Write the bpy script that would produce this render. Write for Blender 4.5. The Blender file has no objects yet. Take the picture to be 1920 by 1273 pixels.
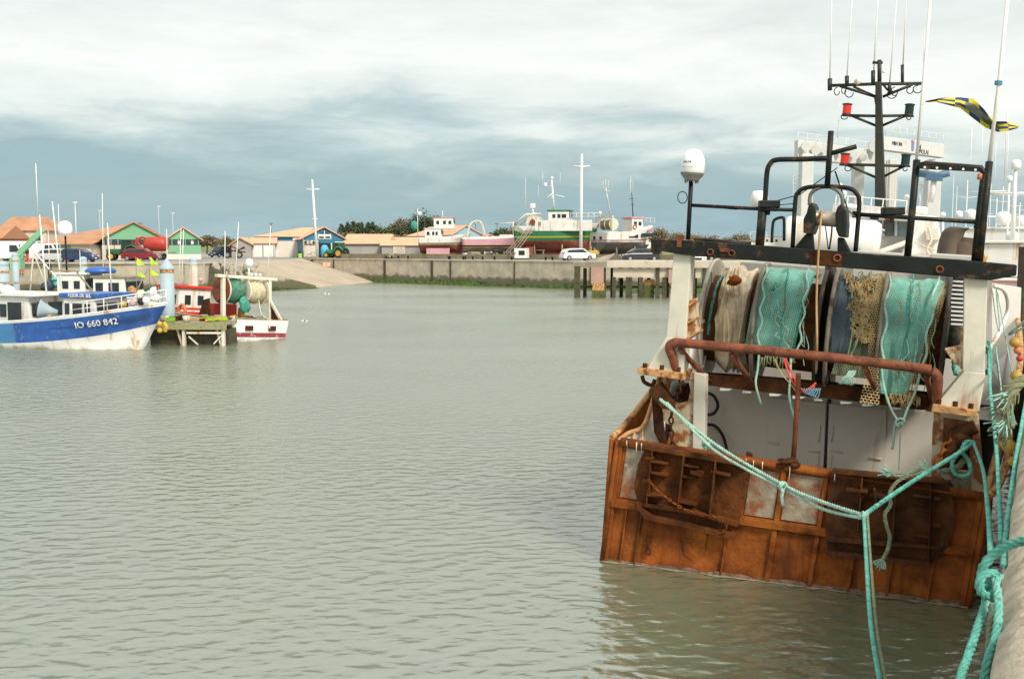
import bpy, bmesh, math, random
from mathutils import Vector, Matrix, noise as mn
C = bpy.context.scene
COL = C.collection
R = math.radians
PI = math.pi
rnd = random.Random(7)

# ---------------------------------------------------------------- camera
FPX, CX, CY, HOR, EYE = 1867., 960., 636.5, 463., 4.7
PITCH = math.atan((CY-HOR)/FPX)
cam = bpy.data.cameras.new('camera'); cam_o = bpy.data.objects.new('camera', cam); COL.objects.link(cam_o)
cam.sensor_width = 36; cam.lens = 36*FPX/1920; cam.clip_start = .1; cam.clip_end = 20000
cam_o.location = (0, 0, EYE); cam_o.rotation_euler = (PI/2-PITCH, 0, 0)
C.camera = cam_o
C.view_settings.view_transform = 'Standard'; C.view_settings.look = 'None'
C.view_settings.exposure = 1.05; C.view_settings.gamma = 1
# ---------------------------------------------------------------- sun
SUN_EL, SUN_AZ = R(42), R(148)          # azimuth clockwise from +Y
sd = Vector((math.sin(SUN_AZ)*math.cos(SUN_EL), math.cos(SUN_AZ)*math.cos(SUN_EL), math.sin(SUN_EL)))
sun = bpy.data.lights.new('sun', 'SUN'); sun.energy = 1.8; sun.angle = R(14); sun.color = (1, .93, .82)
sun_o = bpy.data.objects.new('sun', sun); COL.objects.link(sun_o)
sun_o.rotation_euler = sd.to_track_quat('Z', 'Y').to_euler(); sun_o.location = (20, -20, 40)
# ---------------------------------------------------------------- sky
world = bpy.data.worlds.new('World'); C.world = world; world.use_nodes = True
nt = world.node_tree; nt.nodes.clear(); N = nt.nodes.new; L = nt.links.new
def wmath(op, a, b=None, c=None):
    n = N('ShaderNodeMath'); n.operation = op
    for i, x in enumerate((a, b, c)):
        if x is None: continue
        if isinstance(x, (int, float)): n.inputs[i].default_value = x
        else: L(x, n.inputs[i])
    return n.outputs[0]
tc = N('ShaderNodeTexCoord'); sp = N('ShaderNodeSeparateXYZ'); L(tc.outputs['Generated'], sp.inputs[0])
az = wmath('ARCTAN2', sp.outputs['X'], sp.outputs['Y'])
def wnoise(sx, sz, scale, detail, seed, dist=0., rough=.55):
    cb = N('ShaderNodeCombineXYZ'); L(wmath('MULTIPLY', az, sx), cb.inputs[0]); L(wmath('MULTIPLY', sp.outputs['Z'], sz), cb.inputs[1]); cb.inputs[2].default_value = seed
    n = N('ShaderNodeTexNoise'); n.inputs['Scale'].default_value = scale; n.inputs['Detail'].default_value = detail
    n.inputs['Distortion'].default_value = dist; n.inputs['Roughness'].default_value = rough
    L(cb.outputs[0], n.inputs['Vector']); return n.outputs['Fac']
n1 = wnoise(1.6, 6.5, 3.0, 7, 3.3, .5, .52)
n2 = wnoise(1.3, 9., 1.5, 3, 9.1, .2)
n3 = wnoise(2.6, 11., 3.2, 9, 5.7, .5, .60)
e = wmath('ADD', sp.outputs['Z'], wmath('MULTIPLY', wmath('SUBTRACT', n1, .5), .13))
e = wmath('ADD', e, wmath('MULTIPLY', wmath('SUBTRACT', n2, .5), .09))
e = wmath('ADD', e, wmath('MULTIPLY', wmath('SUBTRACT', n3, .5), .075))
side = N('ShaderNodeMapRange'); side.inputs[1].default_value = .22; side.inputs[2].default_value = .52; side.inputs[3].default_value = 0; side.inputs[4].default_value = .045
L(az, side.inputs[0]); e = wmath('ADD', e, side.outputs[0])
ramp = N('ShaderNodeValToRGB'); L(wmath('MULTIPLY', e, 2.5), ramp.inputs[0])
def setramp(r, stops):
    while len(r.elements) > 1: r.elements.remove(r.elements[-1])
    for i, (p, c) in enumerate(stops):
        el = r.elements[0] if i == 0 else r.elements.new(p)
        el.position = p; el.color = (*c, 1)
def s2l(r, g, b): return tuple(((x/255+.055)/1.055)**2.4 if x > 10 else x/3294 for x in (r, g, b))
setramp(ramp.color_ramp, [(0., s2l(146, 172, 181)), (.08, s2l(132, 160, 169)), (.18, s2l(138, 161, 165)), (.27, s2l(174, 189, 187)),
    (.335, s2l(210, 216, 210)), (.44, s2l(228, 230, 223)), (.60, s2l(210, 214, 208)), (.75, s2l(214, 220, 216)), (1., s2l(232, 234, 230))])
sky = N('ShaderNodeTexSky'); sky.sky_type = 'NISHITA'; sky.sun_disc = False; sky.sun_elevation = SUN_EL; sky.sun_rotation = SUN_AZ
b1 = N('ShaderNodeBackground'); L(sky.outputs[0], b1.inputs[0]); b1.inputs[1].default_value = .008
n4 = wnoise(2.0, 9., 3., 8, 2.2, .4, .62)
mb_ = N('ShaderNodeMapRange'); mb_.inputs[1].default_value = .3; mb_.inputs[2].default_value = .7; mb_.inputs[3].default_value = .93; mb_.inputs[4].default_value = 1.05; L(n4, mb_.inputs[0])
vm = N('ShaderNodeVectorMath'); vm.operation = 'SCALE'; L(ramp.outputs[0], vm.inputs[0]); L(mb_.outputs[0], vm.inputs['Scale'])
b2 = N('ShaderNodeBackground'); L(vm.outputs[0], b2.inputs[0]); b2.inputs[1].default_value = .575
ad = N('ShaderNodeAddShader'); L(b1.outputs[0], ad.inputs[0]); L(b2.outputs[0], ad.inputs[1])
wo = N('ShaderNodeOutputWorld'); L(ad.outputs[0], wo.inputs[0])

# ---------------------------------------------------------------- helpers
def ray(x, y):
    a, b = (x-CX)/FPX, -(y-CY)/FPX
    return Vector((a, math.cos(PITCH)+b*math.sin(PITCH), -math.sin(PITCH)+b*math.cos(PITCH)))
def at(x, y, Y):                          # the point seen at pixel x, y at the distance Y
    r = ray(x, y); return Vector((0, 0, EYE)) + r*(Y/r.y)
def gx(x, Y): return (x-CX)/FPX*Y*.9996
def gz(y, Y): return at(960, y, Y).z

def tag(o, label=None, cat=None, group=None, kind=None):
    if label: o['label'] = label
    if cat: o['category'] = cat
    if group: o['group'] = group
    if kind: o['kind'] = kind
    return o
def empty(name, loc=(0, 0, 0), rz=0, label=None, cat=None, group=None, rot=None, M4=None):
    o = bpy.data.objects.new(name, None); COL.objects.link(o); o.empty_display_size = .3
    if M4 is not None: o.matrix_world = M4
    else:
        o.location = loc; o.rotation_euler = rot if rot else (0, 0, rz)
    return tag(o, label, cat, group)
def kids(o): return [c for c in bpy.data.objects if c.parent == o]
def copy_tree(o, parent=None):
    c = o.copy(); COL.objects.link(c)
    if parent: c.parent = parent
    for ch in kids(o): copy_tree(ch, c)
    return c

class MB:
    def __init__(s): s.v = []; s.f = []; s.m = []; s.sm = []
    def add(s, vs, fs, m=0, sm=False):
        n = len(s.v); s.v += [tuple(p) for p in vs]; s.f += [tuple(i+n for i in f) for f in fs]; s.m += [m]*len(fs); s.sm += [sm]*len(fs); return s
    def box(s, c, d, rot=None, m=0):
        h = [x/2 for x in d]; vs = []
        for z in (-1, 1):
            for y in (-1, 1):
                for x in (-1, 1):
                    p = Vector((x*h[0], y*h[1], z*h[2]))
                    if rot is not None: p = rot @ p
                    vs.append(p+Vector(c))
        return s.add(vs, [(0, 2, 3, 1), (4, 5, 7, 6), (0, 1, 5, 4), (2, 6, 7, 3), (0, 4, 6, 2), (1, 3, 7, 5)], m)
    def bb(s, x0, x1, y0, y1, z0, z1, m=0): return s.box(((x0+x1)/2, (y0+y1)/2, (z0+z1)/2), (x1-x0, y1-y0, z1-z0), None, m)
    def bar(s, p, q, w, h=None, up=(0, 0, 1), m=0):
        p, q = Vector(p), Vector(q); d = q-p; l = d.length
        if l < 1e-6: return s
        d = d/l; u = Vector(up)
        if abs(d.dot(u)) > .98: u = Vector((1, 0, 0))
        x = u.cross(d).normalized(); y = d.cross(x)
        rot = Matrix((x, d, y)).transposed()
        return s.box((p+q)/2, (w, l, h or w), rot, m)
    def tube(s, pts, r, n=8, m=0, caps=True, sm=True):
        pts = [Vector(p) for p in pts]; k = len(pts)
        rs = r if isinstance(r, (list, tuple)) else [r]*k
        t0 = (pts[1]-pts[0]).normalized(); ref = Vector((0, 0, 1)) if abs(t0.z) < .9 else Vector((1, 0, 0))
        x = ref.cross(t0).normalized(); vs = []
        for i, p in enumerate(pts):
            a = pts[max(i-1, 0)]; b = pts[min(i+1, k-1)]; t = (b-a)
            t = t.normalized() if t.length > 1e-9 else t0
            x = (x-t*x.dot(t)).normalized(); y = t.cross(x)
            for j in range(n):
                an = 2*PI*j/n; vs.append(p+(x*math.cos(an)+y*math.sin(an))*rs[i])
        fs = [(i*n+j, i*n+(j+1) % n, (i+1)*n+(j+1) % n, (i+1)*n+j) for i in range(k-1) for j in range(n)]
        s.add(vs, fs, m, sm)
        if caps: s.add([], [], m); n0 = len(s.v)-k*n; s.f += [tuple(n0+j for j in reversed(range(n))), tuple(n0+(k-1)*n+j for j in range(n))]; s.m += [m, m]; s.sm += [False, False]
        return s
    def lathe(s, prof, c=(0, 0, 0), axis=(0, 0, 1), n=16, m=0, sm=True):
        c = Vector(c); a = Vector(axis).normalized(); ref = Vector((0, 0, 1)) if abs(a.z) < .9 else Vector((1, 0, 0))
        x = ref.cross(a).normalized(); y = a.cross(x); vs = []
        for (r, h) in prof:
            for j in range(n):
                t = 2*PI*j/n; vs.append(c+a*h+(x*math.cos(t)+y*math.sin(t))*max(r, .0005))
        k = len(prof)
        return s.add(vs, [(i*n+j, i*n+(j+1) % n, (i+1)*n+(j+1) % n, (i+1)*n+j) for i in range(k-1) for j in range(n)], m, sm)
    def ball(s, c, r, n=12, m=0, sz=1.):
        k = 7; return s.lathe([(r*math.sin(PI*i/k), -r*sz*math.cos(PI*i/k)) for i in range(k+1)], c, (0, 0, 1), n, m)
    def disc(s, c, r, h, axis, n=20, m=0): return s.lathe([(0, -h/2), (r, -h/2), (r, h/2), (0, h/2)], c, axis, n, m, False)
    def prism(s, pts, ext, m=0):
        pts = [Vector(p) for p in pts]; e = Vector(ext); k = len(pts)
        return s.add(pts+[p+e for p in pts], [tuple(range(k)), tuple(reversed(range(k, 2*k)))]+[(i, i+k, (i+1) % k+k, (i+1) % k) for i in range(k)], m)
    def quad(s, *p, m=0): return s.add(p, [tuple(range(len(p)))], m)
    def grid(s, fn, nu, nv, m=0, sm=True):
        vs = [fn(i/nu, j/nv) for j in range(nv+1) for i in range(nu+1)]
        return s.add(vs, [(j*(nu+1)+i, j*(nu+1)+i+1, (j+1)*(nu+1)+i+1, (j+1)*(nu+1)+i) for j in range(nv) for i in range(nu)], m, sm)
    def build(s, name, mats, parent=None, bevel=0, solid=0, fix=True, label=None):
        me = bpy.data.meshes.new(name); me.from_pydata(s.v, [], s.f); me.update()
        if not isinstance(mats, (list, tuple)): mats = [mats]
        for q in mats: me.materials.append(q)
        me.polygons.foreach_set('material_index', s.m); me.polygons.foreach_set('use_smooth', s.sm)
        if fix:
            b = bmesh.new(); b.from_mesh(me); bmesh.ops.recalc_face_normals(b, faces=b.faces); b.to_mesh(me); b.free()
        o = bpy.data.objects.new(name, me); COL.objects.link(o)
        if parent: o.parent = parent
        if solid: md = o.modifiers.new('s', 'SOLIDIFY'); md.thickness = solid; md.offset = 0
        if bevel: md = o.modifiers.new('b', 'BEVEL'); md.width = bevel; md.segments = 2; md.limit_method = 'ANGLE'
        if label: o['label'] = label
        return o

def rope_mb(mb, pts, r, strands=3, pitch=None, n=6, m=0, sub=None):
    """a laid rope: strands twisting round a smooth path"""
    pts = [Vector(p) for p in pts]; P = []
    for i in range(len(pts)-1):
        p0, p1, p2, p3 = pts[max(i-1, 0)], pts[i], pts[i+1], pts[min(i+2, len(pts)-1)]
        k = max(2, int((p2-p1).length/((sub or r*1.2))))
        for j in range(k):
            t = j/k; P.append(.5*((2*p1)+(p2-p0)*t+(2*p0-5*p1+4*p2-p3)*t*t+(3*p1-p0-3*p2+p3)*t**3))
    P.append(pts[-1]); pitch = pitch or r*6
    t0 = (P[1]-P[0]).normalized(); ref = Vector((0, 0, 1)) if abs(t0.z) < .9 else Vector((1, 0, 0))
    x = ref.cross(t0).normalized(); ln = 0; S = [[] for _ in range(strands)]
    for i, p in enumerate(P):
        t = (P[min(i+1, len(P)-1)]-P[max(i-1, 0)]).normalized(); x = (x-t*x.dot(t)).normalized(); y = t.cross(x)
        if i: ln += (p-P[i-1]).length
        for k in range(strands):
            a = 2*PI*(ln/pitch+k/strands); S[k].append(p+(x*math.cos(a)+y*math.sin(a))*r*.50)
    for q in S: mb.tube(q, r*(.50 if strands < 4 else .42), n, m)
    return mb
def smooth(pts, k=6):
    pts = [Vector(p) for p in pts]; P = []
    for i in range(len(pts)-1):
        p0, p1, p2, p3 = pts[max(i-1, 0)], pts[i], pts[i+1], pts[min(i+2, len(pts)-1)]
        for j in range(k):
            t = j/k; P.append(.5*((2*p1)+(p2-p0)*t+(2*p0-5*p1+4*p2-p3)*t*t+(3*p1-p0-3*p2+p3)*t**3))
    return P+[pts[-1]]

# ---------------------------------------------------------------- materials
def M(name, col, rough=.6, var=.12, vs=2.5, dirt=None, da=.5, ds=2., streak=False, bump=0., bs=25., metal=0., spec=.5, mid=None, wave=None, edge=.09, tide=None):
    m = bpy.data.materials.new(name); m.use_nodes = True; t = m.node_tree; nn = t.nodes.new; ll = t.links.new
    b = t.nodes['Principled BSDF']; b.inputs['Roughness'].default_value = rough; b.inputs['Metallic'].default_value = metal; b.inputs['Specular IOR Level'].default_value = spec
    tcn = nn('ShaderNodeTexCoord')
    def nz(scale, det=5, vec=None, rg=.6):
        n = nn('ShaderNodeTexNoise'); n.inputs['Scale'].default_value = scale; n.inputs['Detail'].default_value = det; n.inputs['Roughness'].default_value = rg
        ll(vec or tcn.outputs['Object'], n.inputs['Vector']); return n.outputs['Fac']
    def mixc(f, a, c):
        x = nn('ShaderNodeMix'); x.data_type = 'RGBA'
        if hasattr(f, 'links'): ll(f, x.inputs[0])
        else: x.inputs[0].default_value = f
        for sck, v in ((x.inputs[6], a), (x.inputs[7], c)):
            if hasattr(v, 'links'): ll(v, sck)
            else: sck.default_value = (*v, 1)
        return x.outputs[2]
    def rng(f, a, c):
        x = nn('ShaderNodeMapRange'); x.inputs[1].default_value = a; x.inputs[2].default_value = c; ll(f, x.inputs[0]); return x.outputs[0]
    lo = tuple(max(0, c*(1-var*1.6)) for c in col); hi = tuple(min(1, c*(1+var)) for c in col)
    out = mixc(rng(nz(vs), .3, .7), lo, hi)
    def dirtmix(out, dc, da, ds, streak, seed=0):
        mp = nn('ShaderNodeMapping'); mp.inputs['Scale'].default_value = (1, 1, .12) if streak else (1, 1, 1); mp.inputs['Location'].default_value = (seed, seed*.7, seed)
        ll(tcn.outputs['Object'], mp.inputs['Vector'])
        th = .72-da*.42
        return mixc(rng(nz(ds, 8, mp.outputs[0], .68), th, th+edge), out, dc)
    if mid: out = dirtmix(out, mid[0], mid[1], mid[2], False, 4.2)
    if dirt: out = dirtmix(out, dirt, da, ds, streak)
    if tide:
        sx = nn('ShaderNodeSeparateXYZ'); ll(tcn.outputs['Object'], sx.inputs[0]); ma = nn('ShaderNodeMath'); ma.operation = 'MULTIPLY_ADD'; ll(nz(1.3, 6), ma.inputs[0]); ma.inputs[1].default_value = -1.3; ll(sx.outputs['Z'], ma.inputs[2])
        out = mixc(rng(ma.outputs[0], tide[0], tide[0]-.35), out, tide[1])
    if wave:                                                # regular courses (tiles, boards, cladding): (axis, scale, strength)
        w = nn('ShaderNodeTexWave'); w.bands_direction = wave[0]; w.inputs['Scale'].default_value = wave[1]; w.inputs['Distortion'].default_value = wave[3] if len(wave) > 3 else 0.
        ll(tcn.outputs['Object'], w.inputs['Vector'])
        out = mixc(rng(w.outputs['Fac'], 0, .45), tuple(c*(1-wave[2]) for c in col), out)
    ll(out, b.inputs['Base Color'])
    if bump:
        bn = nn('ShaderNodeBump'); bn.inputs['Strength'].default_value = bump; bn.inputs['Distance'].default_value = .02; ll(nz(bs, 6), bn.inputs['Height']); ll(bn.outputs[0], b.inputs['Normal'])
    return m
RUST = (.26, .070, .013)
K = dict(
 white=M('white_paint', (.80, .79, .74), .45, .05, dirt=(.50, .38, .22), da=.35, ds=1.2, streak=True),
 cream=M('cream_paint', (.68, .64, .52), .5, .08, dirt=(.45, .22, .07), da=.42, ds=2.5, streak=True, edge=.12),
 creamrust=M('cream_rusting', (.62, .52, .34), .7, .12, 4, dirt=(.30, .10, .02), da=.62, ds=3.2, bump=.5, bs=30),
 grey=M('grey_panel', (.64, .59, .50), .6, .06, 1.2, dirt=(.46, .36, .20), da=.30, ds=2.2, streak=True),
 black=M('black_steel', (.012, .015, .012), .5, .3, 3, spec=.25, dirt=(.10, .05, .02), da=.42, ds=3.5, bump=.25, bs=20),
 mast=M('mast_steel', (.022, .022, .012), .5, .3, 3, dirt=(.06, .05, .02), da=.3, ds=5),
 rust=M('rusty_steel', RUST, .85, .45, 2.2, mid=((.42, .135, .02), .46, 1.1), dirt=(.075, .027, .010), da=.50, ds=3.2, streak=True, bump=.8, bs=22, spec=.2, edge=.2),
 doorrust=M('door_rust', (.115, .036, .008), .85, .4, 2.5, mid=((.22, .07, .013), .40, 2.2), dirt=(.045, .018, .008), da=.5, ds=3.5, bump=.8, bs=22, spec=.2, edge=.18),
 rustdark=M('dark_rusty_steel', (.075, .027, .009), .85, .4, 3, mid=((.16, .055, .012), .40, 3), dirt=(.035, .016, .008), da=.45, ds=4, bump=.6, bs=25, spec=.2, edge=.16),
 rustpale=M('worn_pale_plate', (.33, .28, .20), .8, .3, 3, mid=((.45, .40, .32), .4, 5), dirt=(.26, .085, .03), da=.60, ds=2.2, bump=.5, edge=.14),
 rustpink=M('pink_rust_pipe', (.23, .072, .035), .75, .3, 5, mid=((.12, .04, .02), .5, 6), dirt=(.5, .4, .35), da=.16, ds=9, bump=.5, bs=40, spec=.3),
 rustor=M('orange_rust', (.55, .30, .12), .85, .2, 6, dirt=(.22, .06, .015), da=.5, ds=7, bump=.5),
 hullw=M('hull_white', (.72, .71, .68), .5, .06, 1.2, dirt=(.42, .24, .12), da=.3, ds=1.1, streak=True),
 hullbrown=M('hull_brown', (.10, .045, .02), .8, .4, 2, dirt=(.03, .02, .01), da=.5, ds=2),
 glass=M('dark_glass', (.025, .035, .04), .08, .2),
 rope=M('green_rope', (.19, .60, .49), .85, .22, 8, mid=((.33, .70, .60), .38, 3), dirt=(.09, .30, .24), da=.42, ds=14, bump=.9, bs=180, spec=.1),
 ropelt=M('pale_green_rope', (.45, .70, .58), .85, .15, 8, dirt=(.35, .42, .28), da=.4, ds=10, bump=.8, bs=180, spec=.1),
 ropeold=M('old_rope', (.32, .32, .18), .9, .25, 9, dirt=(.16, .30, .22), da=.5, ds=10, bump=.8, bs=160, spec=.1),
 buoyy=M('mustard_float', (.42, .25, .04), .6, .25, 6), netgr=M('green_net', (.11, .46, .36), .85, .25, 3, dirt=(.05, .24, .19), da=.4, ds=4, spec=.1),
 nettan=M('tan_net', (.46, .33, .15), .9, .25, 5, dirt=(.24, .15, .06), da=.4, ds=6, spec=.1),
 netblue=M('blue_net', (.06, .09, .12), .85, .3, 5, dirt=(.14, .17, .18), da=.35, ds=9, spec=.1),
 concrete=M('quay_concrete', (.44, .385, .29), .9, .16, .8, mid=((.30, .255, .18), .42, .25), dirt=(.13, .11, .075), da=.36, ds=.9, streak=True, bump=.3, bs=8, edge=.2, tide=(.55, (.13, .12, .07))),
 coping=M('pale_coping', (.52, .45, .36), .9, .12, .8, dirt=(.30, .25, .18), da=.4, ds=1.5),
 nearcon=M('near_concrete', (.50, .43, .32), .92, .22, 6, mid=((.25, .20, .13), .48, 3.2), dirt=(.62, .57, .48), da=.24, ds=26, bump=1., bs=30, edge=.12),
 weed=M('green_weed', (.055, .10, .012), .9, .5, 3, dirt=(.03, .03, .012), da=.45, ds=1.5, bump=.8, bs=12),
 wood=M('weathered_wood', (.33, .28, .19), .85, .2, 4, dirt=(.16, .13, .07), da=.4, ds=3, wave=('X', 3, .25)),
 darkwood=M('wet_timber', (.07, .05, .03), .8, .4, 4, dirt=(.05, .08, .015), da=.5, ds=2.5),
 yellow=M('yellow_paint', (.58, .35, .04), .6, .1),
 red=M('red_paint', (.45, .045, .03), .5, .12), orange=M('orange_buoy', (.58, .17, .06), .5, .15),
 tire=M('tyre_rubber', (.02, .02, .02), .8, .2), chrome=M('rim_metal', (.5, .5, .5), .35, .1, metal=.7),
)
# ================================================================= setting
def wmat():
    m = bpy.data.materials.new('harbour_water'); m.use_nodes = True; t = m.node_tree; nn = t.nodes.new; ll = t.links.new
    b = t.nodes['Principled BSDF']; b.inputs['Base Color'].default_value = (.15, .170, .102, 1); b.inputs['Roughness'].default_value = .15; b.inputs['IOR'].default_value = 3.7
    tcn = nn('ShaderNodeTexCoord')
    def nz(sc, stretch, rot, det, rg=.5, dist=0):
        mp = nn('ShaderNodeMapping'); mp.inputs['Scale'].default_value = stretch; mp.inputs['Rotation'].default_value = (0, 0, R(rot)); ll(tcn.outputs['Object'], mp.inputs['Vector'])
        n = nn('ShaderNodeTexNoise'); n.inputs['Scale'].default_value = sc; n.inputs['Detail'].default_value = det; n.inputs['Roughness'].default_value = rg; n.inputs['Distortion'].default_value = dist
        ll(mp.outputs[0], n.inputs['Vector']); return n.outputs['Fac']
    def mth(op, a, c):
        n = nn('ShaderNodeMath'); n.operation = op
        for i, x in enumerate((a, c)):
            if isinstance(x, (int, float)): n.inputs[i].default_value = x
            else: ll(x, n.inputs[i])
        return n.outputs[0]
    def crest(x, lo, hi):
        r_ = nn('ShaderNodeMapRange'); r_.interpolation_type = 'SMOOTHSTEP'; r_.inputs[1].default_value = lo; r_.inputs[2].default_value = hi; ll(x, r_.inputs[0]); return r_.outputs[0]
    h = mth('MULTIPLY', crest(nz(4.4, (.62, 1.0, 1), -16, 1.5, .4, .2), .25, .80), .42)
    h = mth('ADD', h, mth('MULTIPLY', nz(11., (.7, 1.15, 1), -24, 2, .5, .4), .11))
    h = mth('ADD', h, mth('MULTIPLY', nz(.55, (.7, 1.3, 1), -10, 2), .40))
    calm = nn('ShaderNodeMapRange'); calm.inputs[1].default_value = .35; calm.inputs[2].default_value = .65; calm.inputs[3].default_value = .6; calm.inputs[4].default_value = 1.; ll(nz(.06, (1, 1.6, 1), 10, 3), calm.inputs[0])
    rr = nn('ShaderNodeMapRange'); rr.inputs[1].default_value = .35; rr.inputs[2].default_value = .65; rr.inputs[3].default_value = .16; rr.inputs[4].default_value = .32; ll(nz(.05, (1, 1.8, 1), 25, 4), rr.inputs[0]); ll(rr.outputs[0], b.inputs['Roughness'])
    bn = nn('ShaderNodeBump'); bn.inputs['Strength'].default_value = 1.; bn.inputs['Distance'].default_value = .11
    ll(mth('MULTIPLY', h, calm.outputs[0]), bn.inputs['Height']); ll(bn.outputs[0], b.inputs['Normal'])
    return m
w = MB(); w.quad((-1500, -300, 0), (1500, -300, 0), (1500, 1500, 0), (-1500, 1500, 0)); tag(w.build('water', wmat()), kind='structure')

qd = Vector((math.sin(R(28)), math.cos(R(28)), 0)); qn = Vector((qd.y, -qd.x, 0)); q0 = Vector((1.87, 3.79, 0))
def qp(t, n=0, z=0): return q0+qd*t+qn*n+Vector((0, 0, z))
WALL = [(-400, 108), (-30.8, 100), (-31, 106), (-29.7, 142), (-18.3, 133), (7, 112), (30, 99), (49.6, 92.5)]
gm = M('yard_ground', (.30, .285, .255), .95, .14, .15, mid=((.22, .21, .19), .5, .04), dirt=(.40, .35, .27), da=.3, ds=.3)
a = qp(-60, .6); bq = qp(101, .6)
g = MB(); poly = [(x, y, 3) for x, y in WALL[:-1]]+[(bq.x, bq.y, 3), (a.x, a.y, 3), (1500, a.y, 3), (7000, 9000, 3), (-7000, 9000, 3), (-7000, 108, 3)]
g.quad(*poly)
tag(g.build('ground', gm), kind='structure')

# near quay with its rounded coping
prof = [(0.02, -2), (0.0, 2.55), (.0, 2.80), (.03, 2.90), (.10, 2.97), (.20, 3.0), (.62, 3.004), (.62, 2.7)]
nq = MB(); ts = [-60+1.5*i for i in range(108)]
def jit(t, k): return .018*mn.noise(Vector((t*1.3, k*2.1, 0)))
nq.grid(lambda u, v: qp(-60+161*u, prof[round(v*7)][0]+jit(-60+161*u, round(v*7)), prof[round(v*7)][1]+(jit(-60+161*u, 3+round(v*7)) if 0 < round(v*7) < 6 else 0)), 900, 7)
o = nq.build('quay_wall', K['nearcon']); tag(o, 'rough concrete quay edge with rounded top in the bottom right corner', 'wall')

# far quay walls
def wall_strip(path, name, label, zt=3.0, thick=.5, mat='concrete', seams=6., seed=1):
    t = empty(name, (path[0][0], path[0][1], 0), 0, label, 'wall'); r2 = random.Random(seed); off = Vector((path[0][0], path[0][1], 0))
    mb = MB(); cp = MB(); wd = MB(); fn = MB()
    for (ax, ay), (bx, by) in zip(path[:-1], path[1:]):
        p, q = Vector((ax, ay, 0))-off, Vector((bx, by, 0))-off; d = (q-p); l = d.length; d /= l; n = Vector((d.y, -d.x, 0))
        if n.y > 0 and abs(n.y) > .1: n = -n
        mb.prism([p+n*.02, q+n*.02, q-n*thick, p-n*thick], (0, 0, zt+2)); 
        for v in range(4): pass
        cp.prism([p+n*.12+Vector((0, 0, zt)), q+n*.12+Vector((0, 0, zt)), q-n*.7+Vector((0, 0, zt)), p-n*.7+Vector((0, 0, zt))], (0, 0, .12))
        s = 2.
        while s < l-1:
            fn.box(p+d*s+n*.06+Vector((0, 0, 1.6)), (r2.choice((.12, .2, .34)), .12, 2.7), Matrix.Rotation(math.atan2(d.y, d.x), 3, 'Z')); s += seams*(.45+1.5*r2.random()**1.5)
        # weed: lumpy band at the water
        def wf(u, v, p=p, d=d, n=n, l=l):
            s_ = l*u; k_ = .30+.45*max(0, mn.noise(Vector((s_*.10+seed*3, seed, 0)))+.3); j_ = mn.noise(Vector((s_*1.7, v*5, seed)))+.5*mn.noise(Vector((s_*5, v*9, seed)))
            return p+d*s_+n*(.02+.75*v*(1+.5*j_)+.05)+Vector((0, 0, k_*(1-v)**1.3*(1+.45*j_)-.12*v+.06*j_))
        wd.grid(wf, int(l*5), 5, 0, False)
    for m_ in (mb,): m_.v = [(x, y, z-2 if i >= 0 else z) for i, (x, y, z) in enumerate(m_.v)]
    mb.build('wall_face', K[mat], t); cp.build('coping', K['coping'], t)
    if seams < 50: fn.build('fender_strips', K['darkwood'], t)
    wd.build('weed_band', K['weed'], t)['kind'] = 'stuff'
    return t
wall_strip([(-120, 104.5), (-30.8, 100), (-31, 106)], 'quay_wall', 'tan concrete quay wall behind the moored boats at left', seed=2, seams=9)
wall_strip([(-29.7, 142), (-18.3, 133), (7, 112), (30, 99), (49.6, 92.5)], 'quay_wall', 'long stained concrete quay wall with green weed across the basin', seed=5, seams=7)
# low parapet behind the far quay edge
t = empty('parapet_wall', (-27, 146, 3), 0, 'low brown parapet wall running along the top of the far quay', 'wall')
pb = MB()
for (p, q) in (((2, 0, 0), (17, -6, 0)), ((17, -6, 0), (36, -13, 0)), ((36, -13, 0), (57, -21, 0)), ((57, -21, 0), (87, -28, 0))): pb.bar(Vector(p)+Vector((0, 0, .35)), Vector(q)+Vector((0, 0, .35)), .35, .7)
pb.build('wall_face', M('parapet', (.20, .17, .11), .95, .2, 1, dirt=(.10, .12, .05), da=.4, ds=.8), t)
# slipway
sl = MB(); P = [Vector((-31, 106, 3.01)), Vector((-29.7, 142, 3.01)), Vector((-15, 132.2, -.7)), Vector((-22.0, 115.5, -.7))]
sl.grid(lambda u, v: (P[0].lerp(P[1], v)).lerp(P[3].lerp(P[2], v), u), 10, 10)
tag(sl.build('slipway', M('slip_concrete', (.42, .345, .25), .95, .08, .4, mid=((.34, .275, .20), .4, .25), dirt=(.2, .18, .12), da=.14, ds=.5)), kind='structure')
rw = MB(); rw.prism([(-31, 105.9, 3.25), (-22.6, 114.9, .25), (-22.6, 114.9, -2), (-31, 105.9, -2)], (-.3, .3, 0))
t = empty('slipway_wall', (0, 0, 0), 0, 'sloping concrete retaining wall at the left side of the slipway', 'wall'); t.location = (-31, 106, 0)
rw.v = [(x+31, y-106, z) for x, y, z in rw.v]; rw.build('wall_face', K['concrete'], t)
wd = MB()
for i in range(420):
    u = rnd.random(); c = Vector((0, 0, 0)).lerp(Vector((8.2, 8.7, 0)), u)+Vector((.2, -.3, 0))*rnd.uniform(0, 6)
    hh = rnd.uniform(.1, .35); c.z = .35*(1-u)-.02*abs(c.x)
    wd.ball(c, rnd.uniform(.2, .45), 6, 0, .6)
wd.build('weed_bank', K['weed'], t)['kind'] = 'stuff'
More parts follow.
